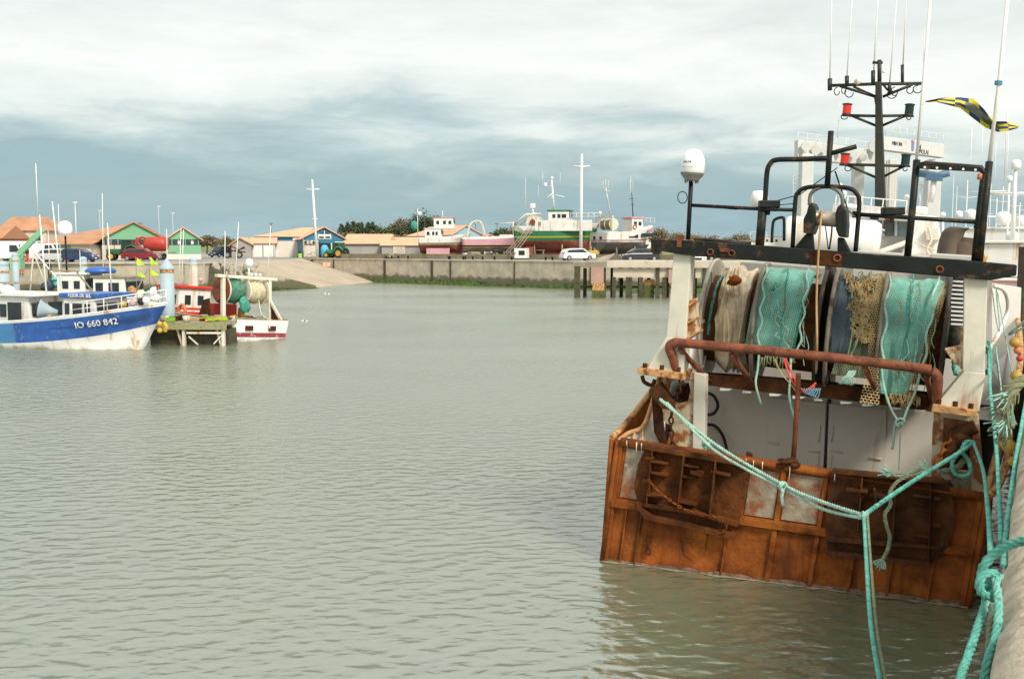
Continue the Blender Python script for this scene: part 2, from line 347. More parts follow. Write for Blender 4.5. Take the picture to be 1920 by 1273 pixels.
# rocks
rockm = M('revetment_rock', (.42, .37, .30), .95, .25, 1.5, dirt=(.12, .14, .06), da=.4, ds=1.2)
for i in range(60):
    rb = MB(); r2 = random.Random(i); s = r2.uniform(.28, .62)
    rb.ball((0, 0, 0), s, 7, 0, .6)
    rb.v = [tuple(Vector(v)*(1+.5*mn.noise(Vector(v)*2.4+Vector((i*3.1, 0, 0))))) for v in rb.v]; rb.sm = [False]*len(rb.sm)
    ro = rb.build('boulder', rockm); hz = r2.uniform(0, 1)
    ro.location = (-30.7+r2.uniform(-.2, 5.6)*(1-hz*.35), 100.5+r2.uniform(0, 3)+2.5*hz, .0+2.7*hz)
    ro.rotation_euler = (r2.uniform(0, 3), r2.uniform(0, 3), r2.uniform(0, 3)); ro.scale = (r2.uniform(.9, 1.7), r2.uniform(.7, 1.2), r2.uniform(.6, 1.))
    tag(ro, 'pale boulder in the rock pile at the end of the left quay wall', 'rock', 'boulders piled beside the left quay wall')
rk = MB(); rk.add([(-30.8, 100.5, -1), (-24.5, 103, -1), (-26.5, 109, .8), (-31, 106, 2.9), (-30.8, 101.5, 2.6)], [(0, 1, 2, 3, 4)]); tag(rk.build('rock_bank', K['darkwood']), kind='structure')
# ================================================================= the big trawler at right
YAW, ROLL = R(23), R(4)
O = Vector((1.367, 14.64, 0))
bu = Vector((math.cos(YAW), -math.sin(YAW), 0)); bv = Vector((math.sin(YAW), math.cos(YAW), 0)); bz = Vector((0, 0, 1))
BU = bu*math.cos(ROLL)-bz*math.sin(ROLL); BW = bz*math.cos(ROLL)+bu*math.sin(ROLL)
BM = Matrix((BU, bv, BW)).transposed().to_4x4(); BM.translation = O
BMI = BM.inverted()
def T(x, y, v=0.):                         # local point of the boat seen at a pixel, at v metres forward of the transom
    r = ray(x, y); c = Vector((0, 0, EYE)); t = ((O-c).dot(bv)+v)/r.dot(bv); return BMI @ (c+r*t)
def Ts(v, *pp): return [T(x, y, v) for x, y in pp]
TR = empty('stern_trawler', M4=BM, label='large rusty stern trawler with net drums and black gantry, moored along the near quay', cat='trawler')

# hull ------------------------------------------------------------
# stations: v, u of the port side low/top and its bulwark top w, then the same for the starboard side
ST = [(0., 0., -.01, 1.86, 4.98, 5.04, 1.84), (.35, .0, .03, 1.95, 5.0, 5.09, 1.95), (.9, .0, .28, 2.45, 5.06, 5.20, 2.45), (1.5, .0, .42, 2.9, 5.08, 5.30, 2.8), (2.2, .0, .34, 3.0, 5.13, 5.42, 3.05), (4, .0, .2, 3.1, 5.25, 5.55, 3.45),
 (7, .0, .1, 3.3, 5.4, 5.62, 3.9), (10, .25, .2, 3.7, 5.4, 5.6, 4.1), (13, .9, .5, 3.9, 4.9, 5.4, 4.2), (15.5, 2.0, 1.2, 4.3, 4.1, 4.9, 4.4), (17.2, 2.8, 2.2, 4.7, 3.4, 4.2, 4.7), (18.2, 3.1, 3.1, 4.9, 3.14, 3.3, 4.9)]
hb = MB()
def section(v, ul, ut, wt, s):
    m_ = 2.9; dd = ul-m_
    return [(m_+dd*.8, v, -1.6), (m_+dd*.97, v, -.6), (ul, v, .35), (ul*.8+ut*.2, v, .9), (ul*.3+ut*.7, v, wt*.62+.2), (ut, v, wt)]
for s in (-1, 1):
    rows = [section(r_[0], r_[1] if s < 0 else r_[4], r_[2] if s < 0 else r_[5], r_[3] if s < 0 else r_[6], s) for r_ in ST]; n = 6
    vs = [p for r_ in rows for p in r_]; fs = []; ms = []
    for i in range(len(rows)-1):
        for j in range(n-1):
            fs.append((i*n+j, (i+1)*n+j, (i+1)*n+j+1, i*n+j+1)); ms.append(1 if j < 2 or i < (2 if s < 0 else 1) else 0)
    k = len(hb.v); hb.v += vs; hb.f += [tuple(q+k for q in f) for f in fs]; hb.m += ms; hb.sm += [True]*len(fs)
hb.build('hull', [K['hullw'], K['rust']], TR, solid=.07, fix=False)
for s in (0, 3):
    rs = MB()
    rs.tube(smooth([(r_[2+s]+(.0 if s else 0), r_[0], r_[3+s]+.02) for r_ in ST], 4), .045, 8)
    if s: rs.tube(smooth([(r_[1+s]*.8+r_[2+s]*.2+.04, r_[0], .92) for r_ in ST[:-1]], 3), .07, 8)
    rs.build('rubbing_strake', K['rustor'], TR)
# decks
dk = MB()
vs = []
for r_ in ST[4:]: vs += [(r_[2]+.05, r_[0], 2.5), (r_[5]-.05, r_[0], 2.5)]
dk.add(vs, [(2*i, 2*i+1, 2*i+3, 2*i+2) for i in range(len(ST[4:])-1)])
dk.bb(.05, 4.93, .08, 2.4, .95, 1.0)
dk.build('deck', M('deck_paint', (.30, .27, .23), .8, .2, 2, dirt=(.2, .08, .03), da=.4), TR)

# transom ---------------------------------------------------------
tr = MB()
tl, trr = T(1160, 826), T(1852, 932); bl, br = T(1130, 1050), T(1815, 1134)
tl.y = trr.y = bl.y = br.y = 0
def tp(s, h):      # s across 0..1, h up 0..1 of the transom
    return bl.lerp(br, s).lerp(tl.lerp(trr, s), h)
pts = [bl-Vector((0, 0, 1.2)), br-Vector((0, 0, 1.2)), br, trr, tp(.93, 1.02), tl, bl]
tr.prism(pts, (0, .06, 0))
tb = tr.build('transom', K['rust'], TR)
fr = MB()
def tbar(s0, h0, s1, h1, w=.07, d=.06, off=0.): a_, b_ = tp(s0, h0), tp(s1, h1); e_ = Vector((0, -d/2-off, 0)); fr.bar(a_+e_, b_+e_, d, w, up=(0, 1, 0)) if False else fr.prism([a_+Vector((0, -.002, 0))+Vector((0, 0, -w/2)) if abs((b_-a_).x) > abs((b_-a_).z) else a_+Vector((-w/2, -.002, 0)),
    b_+Vector((0, -.002, -w/2)) if abs((b_-a_).x) > abs((b_-a_).z) else b_+Vector((-w/2, -.002, 0)),
    b_+Vector((0, -.002, w/2)) if abs((b_-a_).x) > abs((b_-a_).z) else b_+Vector((w/2, -.002, 0)),
    a_+Vector((0, -.002, w/2)) if abs((b_-a_).x) > abs((b_-a_).z) else a_+Vector((w/2, -.002, 0))], (0, -d, 0))
tbar(.005, .49, .99, .49, .10, .075)
tbar(.01, .52, .985, .52, .035, .05)
for s, h0, h1, w in ((.012, 0, .98, .05), (.055, 0, .47, .02), (.10, .0, .47, .02), (.105, .52, .98, .05), (.355, .0, .97, .03), (.385, .53, .97, .03), (.485, .0, .97, .07), (.60, .0, .97, .06), (.70, .0, .47, .05), (.80, 0, .47, .04), (.90, 0, .47, .04), (.985, 0, .97, .07)):
    tbar(s, h0, s, h1, w, .045)
fr.build('transom_rib', K['rust'], TR, bevel=.008)
tt = MB(); tt.tube([tp(.01, 1.0)+Vector((0, -.03, .0)), tp(.5, 1.0)+Vector((0, -.03, .0)), tp(.99, 1.0)+Vector((0, -.03, .0))], .065, 10)
tt.tube([tp(0, .0), tp(0, .5), tp(0.0, 1.)], .05, 8); tt.tube([tp(1, .0), tp(1, .5), tp(1, 1.)], .05, 8)
tt.build('transom_rail', K['rust'], TR)
for (s0, s1, h0, h1) in ((.395, .475, .545, .94), (.497, .592, .545, .95), (.028, .095, .545, .95)):
    pp = MB(); pp.prism([tp(s0, h0)+Vector((0, -.003, 0)), tp(s1, h0)+Vector((0, -.003, 0)), tp(s1, h1)+Vector((0, -.003, 0)), tp(s0, h1)+Vector((0, -.003, 0))], (0, -.012, 0))
    pp.build('pale_plate', K['rustpale'], TR, label='pale worn plate showing bare metal')
# water-line lip of pink growth
lip = MB(); lp = []
for i in range(61):
    q = tp(i/60, 0); lp.append(q+Vector((0, -.012, .04+.03*mn.noise(Vector((i*.35, 0, 1)))+(.0 if i % 9 else -.03))))
lip.prism([tp(0, 0)+Vector((0, -.012, -.15))]+lp+[tp(1, 0)+Vector((0, -.012, -.15))], (0, -.02, 0))
lip.build('waterline_edge', M('pink_fouling', (.27, .15, .11), .85, .35, 5, dirt=(.10, .07, .03), da=.55, ds=7), TR)
sc = MB(); A_, B_ = BM @ tp(0, 0), BM @ tp(1, 0); A_.z = B_.z = 0; dr = (B_-A_).normalized(); nr = Vector((-dr.y, dr.x, 0)) if dr.x < 0 else Vector((dr.y, -dr.x, 0)); L_ = (B_-A_).length
sc.grid(lambda u, v: A_+dr*(L_*u)+nr*(-.03+v*(.10+.09*mn.noise(Vector((u*16, 0, 3)))+.05*mn.noise(Vector((u*50, v, 3)))))+Vector((0, 0, .006+.012*(1-v))), 160, 2)
tag(sc.build('scum_line', M('tan_scum', (.34, .30, .20), .8, .3, 9, dirt=(.16, .16, .08), da=.5, ds=9), fix=False), kind='stuff')
# sea chest bulge and chain under the port door
bu_ = MB(); bu_.prism([T(1275, 985)+Vector((0, -.06, 0)), T(1330, 985)+Vector((0, -.06, 0)), T(1322, 1035)+Vector((0, -.02, 0)), T(1303, 1058), T(1283, 1040)+Vector((0, -.02, 0))], (0, .1, 0))
bu_.build('stern_bracket', K['rust'], TR, bevel=.02)

# aft wall of the deckhouse with grey doors --------------------------
AW = 1.9
aw = MB()
a0, a1, a2, a3 = T(1315, 716, AW), T(1760, 760, AW), T(1760, 1010, AW), T(1315, 960, AW)
aw.prism([a0, a1, a2, a3], (0, .08, 0)); aw.build('deckhouse_aft_wall', K['grey'], TR)
for (xa, xb, nm) in ((1442, 1549, 0), (1555, 1662, 1)):
    dd = MB(); yy = lambda x: 722+(x-1315)*.10
    dd.prism([T(xa, yy(xa)+10, AW)-Vector((0, .01, 0)), T(xb, yy(xb)+10, AW)-Vector((0, .01, 0)), T(xb-(3 if nm else 6), 905, AW)-Vector((0, .01, 0)), T(xa-5, 895, AW)-Vector((0, .01, 0))], (0, -.03, 0))
    d_ = dd.build('door', K['grey'], TR)
    for (hx, hy, vert) in ((xb-12 if not nm else xa+6, 812, 1), (xb-15 if not nm else xa+3, 868, 1), (xa+10 if not nm else xb-20, 830+nm*28, 0), (xb-20 if not nm else xa+14, 845, 0)):
        hd = MB(); p = T(hx, hy, AW)-Vector((0, .06, 0))
        if vert: hd.tube([p+Vector((0, 0, -.13)), p+Vector((0, 0, .13))], .012, 6)
        else: hd.tube([p+Vector((-.09, 0, 0)), p+Vector((.09, 0, -.0))], .012, 6)
        hd.build('handle', K['grey'], d_)
sm_ = MB(); sm_.bar(T(1555, 748, AW)-Vector((0, .02, 0)), T(1547, 900, AW)-Vector((0, .02, 0)), .05, .03, up=(0, 1, 0)); sm_.build('door_gap', K['tire'], TR)
ho = MB()
ho.tube(smooth(Ts(AW-.12, (1322, 735), (1338, 742), (1346, 760), (1338, 775), (1322, 778))), .025, 8)
ho.tube(smooth(Ts(AW-.12, (1322, 796), (1340, 798), (1356, 818), (1364, 850))), .025, 8)
ho.build('hose', K['tire'], TR)

# corner pillars ------------------------------------------------------
pl = MB()
# port pillar with an oval opening: frame pieces around the hole
def ring_plate(mb, outer, inner, ext, m=0):
    n = len(outer); o_ = [Vector(p) for p in outer]; i_ = [Vector(p) for p in inner]; e_ = Vector(ext)
    for k in range(n):
        k2 = (k+1) % n
        mb.add([o_[k], o_[k2], i_[k2], i_[k], o_[k]+e_, o_[k2]+e_, i_[k2]+e_, i_[k]+e_], [(0, 1, 2, 3), (4, 7, 6, 5), (0, 4, 5, 1), (3, 2, 6, 7)], m)
ring_plate(pl, Ts(.45, (1245, 706), (1270, 702), (1300, 700), (1302, 760), (1300, 790), (1262, 800), (1240, 790), (1240, 745)),
               Ts(.45, (1257, 716), (1270, 712), (1290, 712), (1294, 730), (1290, 752), (1272, 757), (1256, 752), (1252, 735)), (0, .10, 0))
pl.prism(Ts(.45, (1262, 790), (1301, 786), (1298, 850), (1244, 850)), (0, .10, 0))
pl.prism(Ts(.43, (1240, 695), (1305, 700), (1305, 712), (1242, 706)), (0, .5, 0))
pl.build('port_pillar', K['creamrust'], TR, bevel=.01)
pp = MB(); pp.prism(Ts(.40, (1301, 697), (1323, 704), (1320, 850), (1298, 850)), (0, .2, 0)); pp.build('post', K['cream'], TR, bevel=.01)
pw = MB(); pw.tube([T(1272, 735, .8), T(1300, 738, .8)], .12, 12); pw.disc(T(1292, 736, .78), .15, .03, (1, 0, .1)); pw.build('roller', K['rustdark'], TR)
sp_ = MB()
sp_.prism(Ts(.45, (1752, 762), (1770, 765), (1768, 860), (1790, 900), (1746, 900), (1748, 810)), (0, .10, 0))
sp_.prism(Ts(.45, (1817, 775), (1835, 778), (1848, 930), (1820, 925)), (0, .12, 0))
sp_.prism(Ts(.45, (1770, 765), (1820, 775), (1817, 790), (1768, 782)), (0, .12, 0))
sp_.prism(Ts(.5, (1766, 880), (1825, 885), (1822, 935), (1766, 925)), (0, .10, 0))
sp_.build('starboard_pillar', K['creamrust'], TR, bevel=.01)
bk = MB(); bk.prism(Ts(.9, (1768, 770), (1830, 780), (1845, 930), (1766, 925)), (0, .05, 0)); bk.build('inner_plate', K['rustdark'], TR)
bb_ = MB()
# port bulwark quarter: curved plate rising from the corner
bb_.prism([T(1163, 826, .05), T(1200, 805, .25), T(1222, 765, .4), T(1238, 700, .55), T(1250, 702, .6), T(1240, 800, .5), T(1244, 838, .3), T(1180, 835, .1)], (.0, .05, 0))
bb_.build('quarter_bulwark', K['cream'], TR)
be = MB(); be.tube(smooth([T(1160, 826, 0), T(1178, 812, .1), T(1205, 800, .22), T(1220, 765, .36), T(1237, 705, .5)]), .035, 8)
be.build('bulwark_edge', K['rustor'], TR); be = MB(); be.tube(smooth([T(1852, 932, 0), T(1875, 905, .3), T(1890, 850, .9), T(1893, 790, 1.4)]), .05, 8)
be.build('bulwark_edge', K['rustor'], TR); be = MB(); be.tube([T(1186, 832, -.02), T(1190, 812, .12)], .02, 6); be.tube([T(1205, 835, -.02), T(1205, 806, .2)], .02, 6)
be.build('bulwark_stay', K['rustor'], TR)
for i in range(13):
    if i in (1, 4, 8, 10): continue
    s_ = (.03, .045, .06, .075, .09, .38, .40, .425, .44, .50, .53, .62, .12)[i]; m_ = MB(); a_ = tp(s_, 1.02)+Vector((0, -.10, 0)); m_.tube([a_, a_+Vector((.004, -.0, -.05-.02*(i % 3))), a_+Vector((.0, .06, -.12-.07*(i*7 % 4)))], [.007+.002*(i % 3), .006, .003], 5); m_.build('guano_streak', K['white'], TR)

# rusty platforms and gallows legs -------------------------------------
for nm, pts, top in (('port', ((1196, 690), (1282, 700), (1282, 713), (1194, 701)), ((1196, 690), (1282, 700))), ('starboard', ((1750, 758), (1832, 770), (1834, 783), (1746, 772)), None)):
    q = MB(); q.prism(Ts(-.12, *pts), (0, .55, 0)); o_ = q.build('platform', K['rustor'], TR, bevel=.008)
    for bx in (.12, .5, .86):
        bl_ = MB(); p = Vector(T(*pts[0], -.1)).lerp(T(*pts[1], -.1), bx)+Vector((0, .08, .02)); bl_.lathe([(0, -.02), (.035, -.02), (.035, .05), (0, .055)], p, n=6, sm=False)
        bl_.build('bolt', K['rustdark'], o_)
lg = MB()
lg.prism(Ts(-.02, (1263, 470), (1296, 478), (1293, 520), (1286, 634), (1249, 632), (1256, 560)), (0, .28, 0))
lg.prism(Ts(-.03, (1249, 632), (1286, 634), (1281, 702), (1212, 692)), (0, .32, 0))
lg.build('gantry_leg', K['cream'], TR, bevel=.012)
lg = MB()
lg.prism(Ts(-.02, (1808, 518), (1852, 522), (1846, 700), (1805, 696)), (0, .28, 0))
lg.prism(Ts(-.03, (1808, 696), (1848, 700), (1836, 772), (1757, 762), (1757, 756)), (0, .32, 0))
lg.build('gantry_leg', K['cream'], TR, bevel=.012)
sb = MB()
for pts in (((1284, 565), (1302, 560), (1304, 600), (1282, 612)), ((1282, 600), (1304, 594), (1308, 622), (1280, 640))):
    sb.prism(Ts(.05, *pts), (0, .25, 0))
sb.build('bearing_bracket', K['creamrust'], TR, bevel=.01); sb = MB()
sb.prism(Ts(.05, (1802, 615), (1812, 615), (1812, 700), (1800, 690)), (0, .25, 0))
sb.prism(Ts(.05, (1771, 655), (1802, 648), (1808, 690), (1790, 683)), (0, .2, 0))
sb.build('bearing_bracket', K['creamrust'], TR, bevel=.01)
se = MB()
for (p, q) in (((1281, 578), (1303, 562)), ((1279, 608), (1306, 594)), ((1277, 640), (1309, 620))):
    se.prism([T(*p, .0), T(*q, .0), T(q[0], q[1]+4, 0), T(p[0], p[1]+5, 0)], (0, .34, 0))
se.build('ladder_rung', K['rustor'], TR)

# beam ------------------------------------------------------------------
bm_ = MB()
bm_.prism(Ts(-.10, (1220, 449), (1300, 451), (1515, 467), (1640, 477), (1800, 487), (1907, 497), (1906, 517), (1857, 526), (1640, 507), (1515, 497), (1280, 478), (1232, 470), (1224, 478), (1220, 470)), (0, .34, 0))
bo = bm_.build('gantry_beam', [K['black']], TR, bevel=.012)
rp = MB(); rp.prism(Ts(-.106, (1520, 470), (1580, 475), (1578, 500), (1519, 495)), (0, -.006, 0)); rp.build('rust_patch', K['rustdark'], bo)
for x, y, r_ in ((1332, 473, .05), (1372, 475, .05), (1570, 484, .055), (1762, 505, .05), (1605, 484, .0)):
    if r_: dt = MB(); p = T(x, y, -.11); dt.lathe([(r_, -.015), (r_, .02), (r_*.6, .02), (r_*.6, -.015)], p, (0, -1, 0), 14); dt.build('beam_fitting', K['rustpink'], bo)
dt = MB(); p = T(1358, 469, -.12); dt.box(p, (.12, .03, .05)); dt.build('beam_fitting', K['rustpink'], bo); dt = MB(); p = T(1274, 452, -.1); dt.box(p+Vector((0, .05, 0)), (.07, .12, .17)); 
dt.build('beam_fitting', K['rustpink'], bo)

# net drum cage: red-brown rail ----------------------------------------
rl = MB()
rl.tube(smooth([T(1270, 700, .05), T(1262, 672, -.05), T(1255, 652, -.1), T(1264, 643, -.12), T(1290, 644, -.12), T(1500, 664, -.12), T(1720, 690, -.12), T(1745, 695, -.12), T(1758, 708, -.1), T(1757, 730, -.05), T(1757, 752, .05)], 5), .066, 12)
rl.build('stern_rail', K['rustpink'], TR)
for p, q in (((1275, 655), (1330, 715)), ((1372, 665), (1412, 722)), ((1622, 690), (1650, 745)), ((1736, 700), (1748, 752))):
    br_ = MB(); br_.tube([T(*p, -.1), T(*q, .8)], .04, 8); br_.build('rail_brace', K['rustpink'], TR)
lb = MB(); lb.prism(Ts(.85, (1320, 702), (1412, 708), (1600, 724), (1765, 742), (1765, 775), (1600, 752), (1412, 733), (1322, 722)), (0, .3, 0)); lb.build('drum_sill', K['rustdark'], TR, bevel=.01)
for i in range(9):
    wt_ = MB()
    x = 1345+i*46+rnd.uniform(-8, 8); y = 724+(x-1320)*.11; wt_.prism(Ts(.82, (x, y), (x+rnd.uniform(12, 26), y+2), (x+16, y+5), (x, y+5)), (0, .02, 0)); wt_.build('paint_flake', K['white'], TR)
st = MB(); st.tube([T(1497, 700, .2), T(1496, 740, .2), T(1487, 868, .15)], .035, 8); st.build('stay_rod', K['rustpink'], TR)

# ---- net drums: flanges and cores -----------------------------------
DV = 1.35
ctrL, ctrR = T(1335, 596, DV), T(1770, 640, DV)
ax = (ctrR-ctrL).normalized(); DL = (ctrR-ctrL).length
def drum(name, s0, s1, rad, cols, core=.66):
    d = empty(name); d.parent = TR
    for k, s in enumerate(s0 if isinstance(s0, (list, tuple)) else [s0]):
        f = MB(); c = ctrL+ax*s; r_ = rad
        f.lathe([(0, -.012), (r_-.03, -.012), (r_, -.03), (r_+.012, 0), (r_, .03), (r_-.03, .012), (0, .012)], c, ax, 48, 0)
        for q in range(6):
            a = PI*q/3; y_ = Vector((0, math.cos(a), math.sin(a))); f.bar(c+ax*.02+y_*.15, c+ax*.02+y_*(r_-.06), .025, .05)
        f.build('flange', cols[k % len(cols)], d)
    f = MB(); f.lathe([(core, 0), (core, s1[1]-s1[0])], ctrL+ax*s1[0], ax, 24); f.build('core', K['rustdark'], d)
    return d
bs_ = DL/ (1770-1335)
FLG = M('flange_brown', (.27, .22, .16), .6, .2, 3, dirt=(.12, .06, .03), da=.45, ds=3); FLD = M('flange_dark', (.045, .035, .02), .6, .3, 3, dirt=(.13, .06, .03), da=.35, ds=3)
FLW = M('flange_pale', (.45, .42, .34), .6, .15, 3, dirt=(.25, .2, .1), da=.45, ds=3)
S = lambda x: (T(x, 620, DV)-ctrL).dot(ax)
drum('net_drum', [0., S(1428), S(1543)], (0, S(1543)), .91, [FLW, FLG, FLD])
drum('net_drum', [S(1563), S(1655), S(1770)], (S(1563), S(1770)), .92, [FLG, FLG, FLD])
sh = MB(); sh.tube([ctrL-ax*.25, ctrR+ax*.3], .09, 12); sh.lathe([(.09, 0), (.24, 0), (.24, .22), (.16, .24), (.16, .34)], ctrR+ax*.04, ax, 20); sh.lathe([(.5, 0), (.5, .04), (.0, .04)], ctrR-ax*.0, ax, 30)
sh.build('drum_shaft', K['black'], TR)
vp = MB()  # dark plates between the drums (gearbox housing)
vp.prism(Ts(DV-.2, (1547, 500), (1558, 500), (1556, 745), (1546, 740)), (0, .9, 0)); vp.build('gear_housing', FLD, TR)

# ---- deckhouse, wheelhouse, stacks ------------------------------------
wb = MB(); p0, p1 = T(1395, 492, 3.4), T(1770, 520, 3.4)
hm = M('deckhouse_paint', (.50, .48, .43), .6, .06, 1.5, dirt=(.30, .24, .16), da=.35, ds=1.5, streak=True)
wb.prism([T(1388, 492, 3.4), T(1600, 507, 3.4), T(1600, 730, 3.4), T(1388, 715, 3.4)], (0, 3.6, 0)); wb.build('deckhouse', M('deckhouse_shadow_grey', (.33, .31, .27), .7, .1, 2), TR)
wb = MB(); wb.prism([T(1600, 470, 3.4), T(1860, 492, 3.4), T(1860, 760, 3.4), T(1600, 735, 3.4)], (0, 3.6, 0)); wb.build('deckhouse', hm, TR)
lo_ = MB()
for i in range(13): y = 527+i*8; lo_.bar(T(1783, y, 3.3), T(1806, y+1.5, 3.3), .05, .03)
lo_.build('louvre', K['white'], TR)
lo_ = MB(); lo_.prism(Ts(3.36, (1779, 520), (1810, 522), (1808, 640), (1777, 637)), (0, .03, 0)); lo_.build('louvre_back', K['tire'], TR)
WV = 7.2
wh = MB(); wh.prism(Ts(WV, (1590, 436), (1708, 444), (1708, 500), (1590, 490)), (0, 2.6, 0)); wh.build('wheelhouse_wall', hm, TR, bevel=.04)
wh = MB(); wh.prism(Ts(WV+.05, (1590, 411), (1705, 415), (1706, 445), (1590, 438)), (0, 2.4, 0)); wo_ = wh.build('window', M('pale_window', (.30, .40, .42), .12, .3, 2), TR)
fm = MB()
for x in (1591, 1612, 1622, 1636, 1656, 1680, 1704): fm.bar(T(x, 410, WV), T(x, 443, WV), .05, .05)
fm.build('frame', K['white'], wo_)
it = MB(); it.prism(Ts(WV-.1, (1630, 428), (1654, 425), (1655, 438), (1630, 440)), (0, .1, 0)); it.build('pale_crate', K['white'], TR)
it = MB(); it.prism(Ts(WV-.1, (1657, 415), (1675, 416), (1674, 437), (1655, 436)), (0, .2, 0)); it.build('seat_back', M('seat_grey', (.10, .10, .11), .6), TR)
wh = MB(); wh.prism(Ts(WV-.3, (1560, 399), (1705, 408), (1708, 416), (1560, 408)), (0, 3.2, 0)); wh.prism(Ts(WV-.1, (1562, 380), (1690, 392), (1708, 408), (1560, 400)), (0, 2.6, 0)); wh.build('wheelhouse_roof', K['white'], TR, bevel=.05)
wh = MB(); wh.prism(Ts(WV-.4, (1714, 386), (1740, 388), (1738, 404), (1712, 402)), (0, .5, 0)); wh.prism(Ts(WV-.6, (1712, 402), (1757, 406), (1775, 480), (1700, 480)), (0, .5, 0)); wh.build('radar_cabin', K['white'], TR, bevel=.04)
wh = MB(); wh.prism(Ts(WV-.7, (1735, 432), (1758, 428), (1762, 450), (1737, 450)), (0, .1, 0)); wh.build('hatch_cover', K['cream'], TR)
ra = MB(); ra.tube([T(1745, 380, WV-.3), T(1753, 333, WV-.3)], .045, 8); ra.tube([T(1738, 384, WV-.3), T(1748, 340, WV-.3)], .02, 6); ra.build('radar_post', K['white'], TR)
ra = MB(); ra.tube([T(1722, 325, WV-.3), T(1758, 330, WV-.3), T(1780, 324, WV-.3)], .07, 8); ra.box(T(1752, 333, WV-.3), (.3, .2, .12)); ra.build('radar_scanner', M('radar_blue', (.08, .16, .24), .5), TR)
tk = MB(); tk.lathe([(0, 0), (.34, .02), (.36, .1), (.36, 1.6), (.3, 1.7), (0, 1.72)], T(1472, 440, 5.5), (1, 0, 0), 20); tk.build('life_raft_canister', K['white'], TR)
gu = MB(); gu.prism(Ts(6.5, (1478, 420), (1560, 405), (1600, 412), (1600, 470), (1478, 462)), (0, 1.2, 0)); gu.build('side_cabin', K['white'], TR, bevel=.06)
sh_ = MB()
for (p, q) in (((1630, 480), (1700, 455)), ((1690, 485), (1725, 430))): sh_.tube([T(*p, 5.2), T(*q, 5.6)], .05, 8)
sh_.tube(smooth(Ts(5.6, (1740, 425), (1746, 450), (1738, 470), (1756, 490))), .025, 6); sh_.tube(smooth(Ts(5.6, (1690, 470), (1715, 455), (1735, 462), (1765, 470), (1790, 450))), .012, 6)
sh_.build('cable_run', K['cream'], TR)
# white side box above the starboard gantry foot
cn = MB(); cn.prism(Ts(2.6, (1745, 475), (1826, 480), (1826, 496), (1742, 492)), (0, .8, 0)); cn.build('roof_edge', hm, TR, bevel=.02)
# curved exhaust cowls
for (cx_, w_, ty, by) in ((1789, 25, 421, 486), (1814, 23, 441, 486)):
    e_ = MB(); V0 = 4.4
    pth = smooth([T(cx_-w_*.35, by, V0), T(cx_-w_*.3, by-25, V0), T(cx_-w_*.05, ty+15, V0), T(cx_+w_*.45, ty+6, V0)], 5)
    e_.grid(lambda u, v, pth=pth, w_=w_: pth[round(v*(len(pth)-1))]+Vector((.16*math.cos(PI*2*u), .16*math.sin(PI*2*u), 0))*(1.25-.35*v), 16, len(pth)-1)
    e_.build('exhaust_cowl', M('cowl_brown', (.10, .07, .045), .7, .3, 3), TR, solid=.02)
yf = MB(); yf.prism(Ts(3.2, (1833, 493), (1835, 478), (1841, 485), (1844, 473), (1848, 484), (1851, 478), (1849, 493)), (0, .02, 0)); yf.build('yellow_rag', K['yellow'], TR)

# ---- black pipe frames on the beam --------------------------------------
GV = .07
def pipe(name, pts, r_, v=GV, mat='black', n=8, rnd_=False, par=None):
    m_ = MB(); P_ = [T(*p, v) for p in pts]; m_.tube(smooth(P_, 5) if rnd_ else P_, r_, n); return m_.build(name, K[mat], par or TR)
pf = MB()
def pa(pts, r_, v=GV, sm=False): P_ = [T(*p, v) for p in pts]; pf.tube(smooth(P_, 5) if sm else P_, r_, 8)
pa(((1290, 450), (1296, 336)), .032)
pa(((1295, 385), (1424, 392), (1490, 394)), .025)
pa(((1424, 465), (1430, 390)), .062)
pa(((1434, 386), (1438, 325), (1444, 308), (1456, 300), (1500, 299), (1554, 297)), .035, sm=True)
pa(((1558, 246), (1551, 350)), .038); pa(((1554, 289), (1606, 275)), .032)
pa(((1486, 466), (1491, 380), (1496, 362), (1512, 352), (1550, 350), (1590, 353), (1606, 363), (1611, 385), (1604, 472)), .03, sm=True)
pa(((1447, 455), (1449, 422), (1453, 412), (1465, 408), (1470, 413), (1470, 452)), .02, sm=True)
pa(((1604, 402), (1700, 408), (1836, 417)), .028)
pa(((1701, 486), (1710, 400), (1719, 300)), .045)
pa(((1718, 312), (1735, 308), (1790, 312), (1840, 316), (1845, 325), (1836, 400), (1827, 490)), .04)
pa(((1836, 492), (1845, 400), (1855, 303)), .045)
pa(((1838, 324), (1855, 325)), .04); pa(((1826, 424), (1850, 427)), .03)
pa(((1302, 450), (1408, 458)), .035)
pf.build('pipe_frame', K['black'], TR)
ll_ = MB(); ll_.prism(Ts(GV-.04, (1722, 309), (1838, 315), (1838, 323), (1722, 317)), (0, -.05, 0)); lt = ll_.build('light_bar', K['black'], TR)
l2 = MB()
for x in (1734, 1757, 1782, 1806, 1829): l2.disc(T(x, 314+(x-1734)*.05, GV-.1), .016, .01, (0, 1, 0), 8)
l2.build('lamp', K['white'], lt)
for (x, y) in ((1442, 383), (1674, 396)):
    b_ = MB(); c_ = T(x, y, GV); b_.box(c_, (.27, .16, .10), BM.to_3x3().inverted() @ Matrix.Identity(3)); b_.box(c_-Vector((0, 0, .07)), (.22, .13, .05)); b_.tube([c_-Vector((0, 0, .15)), c_-Vector((0, 0, .05))], .03, 6); b_.build('deck_lamp', K['black'], TR, bevel=.012)
am = MB(); c_ = T(1837, 331, GV-.08); am.lathe([(0, -.04), (.03, -.04), (.03, .03), (0, .045)], c_, n=10); am.build('warning_lamp', K['orange'], TR)
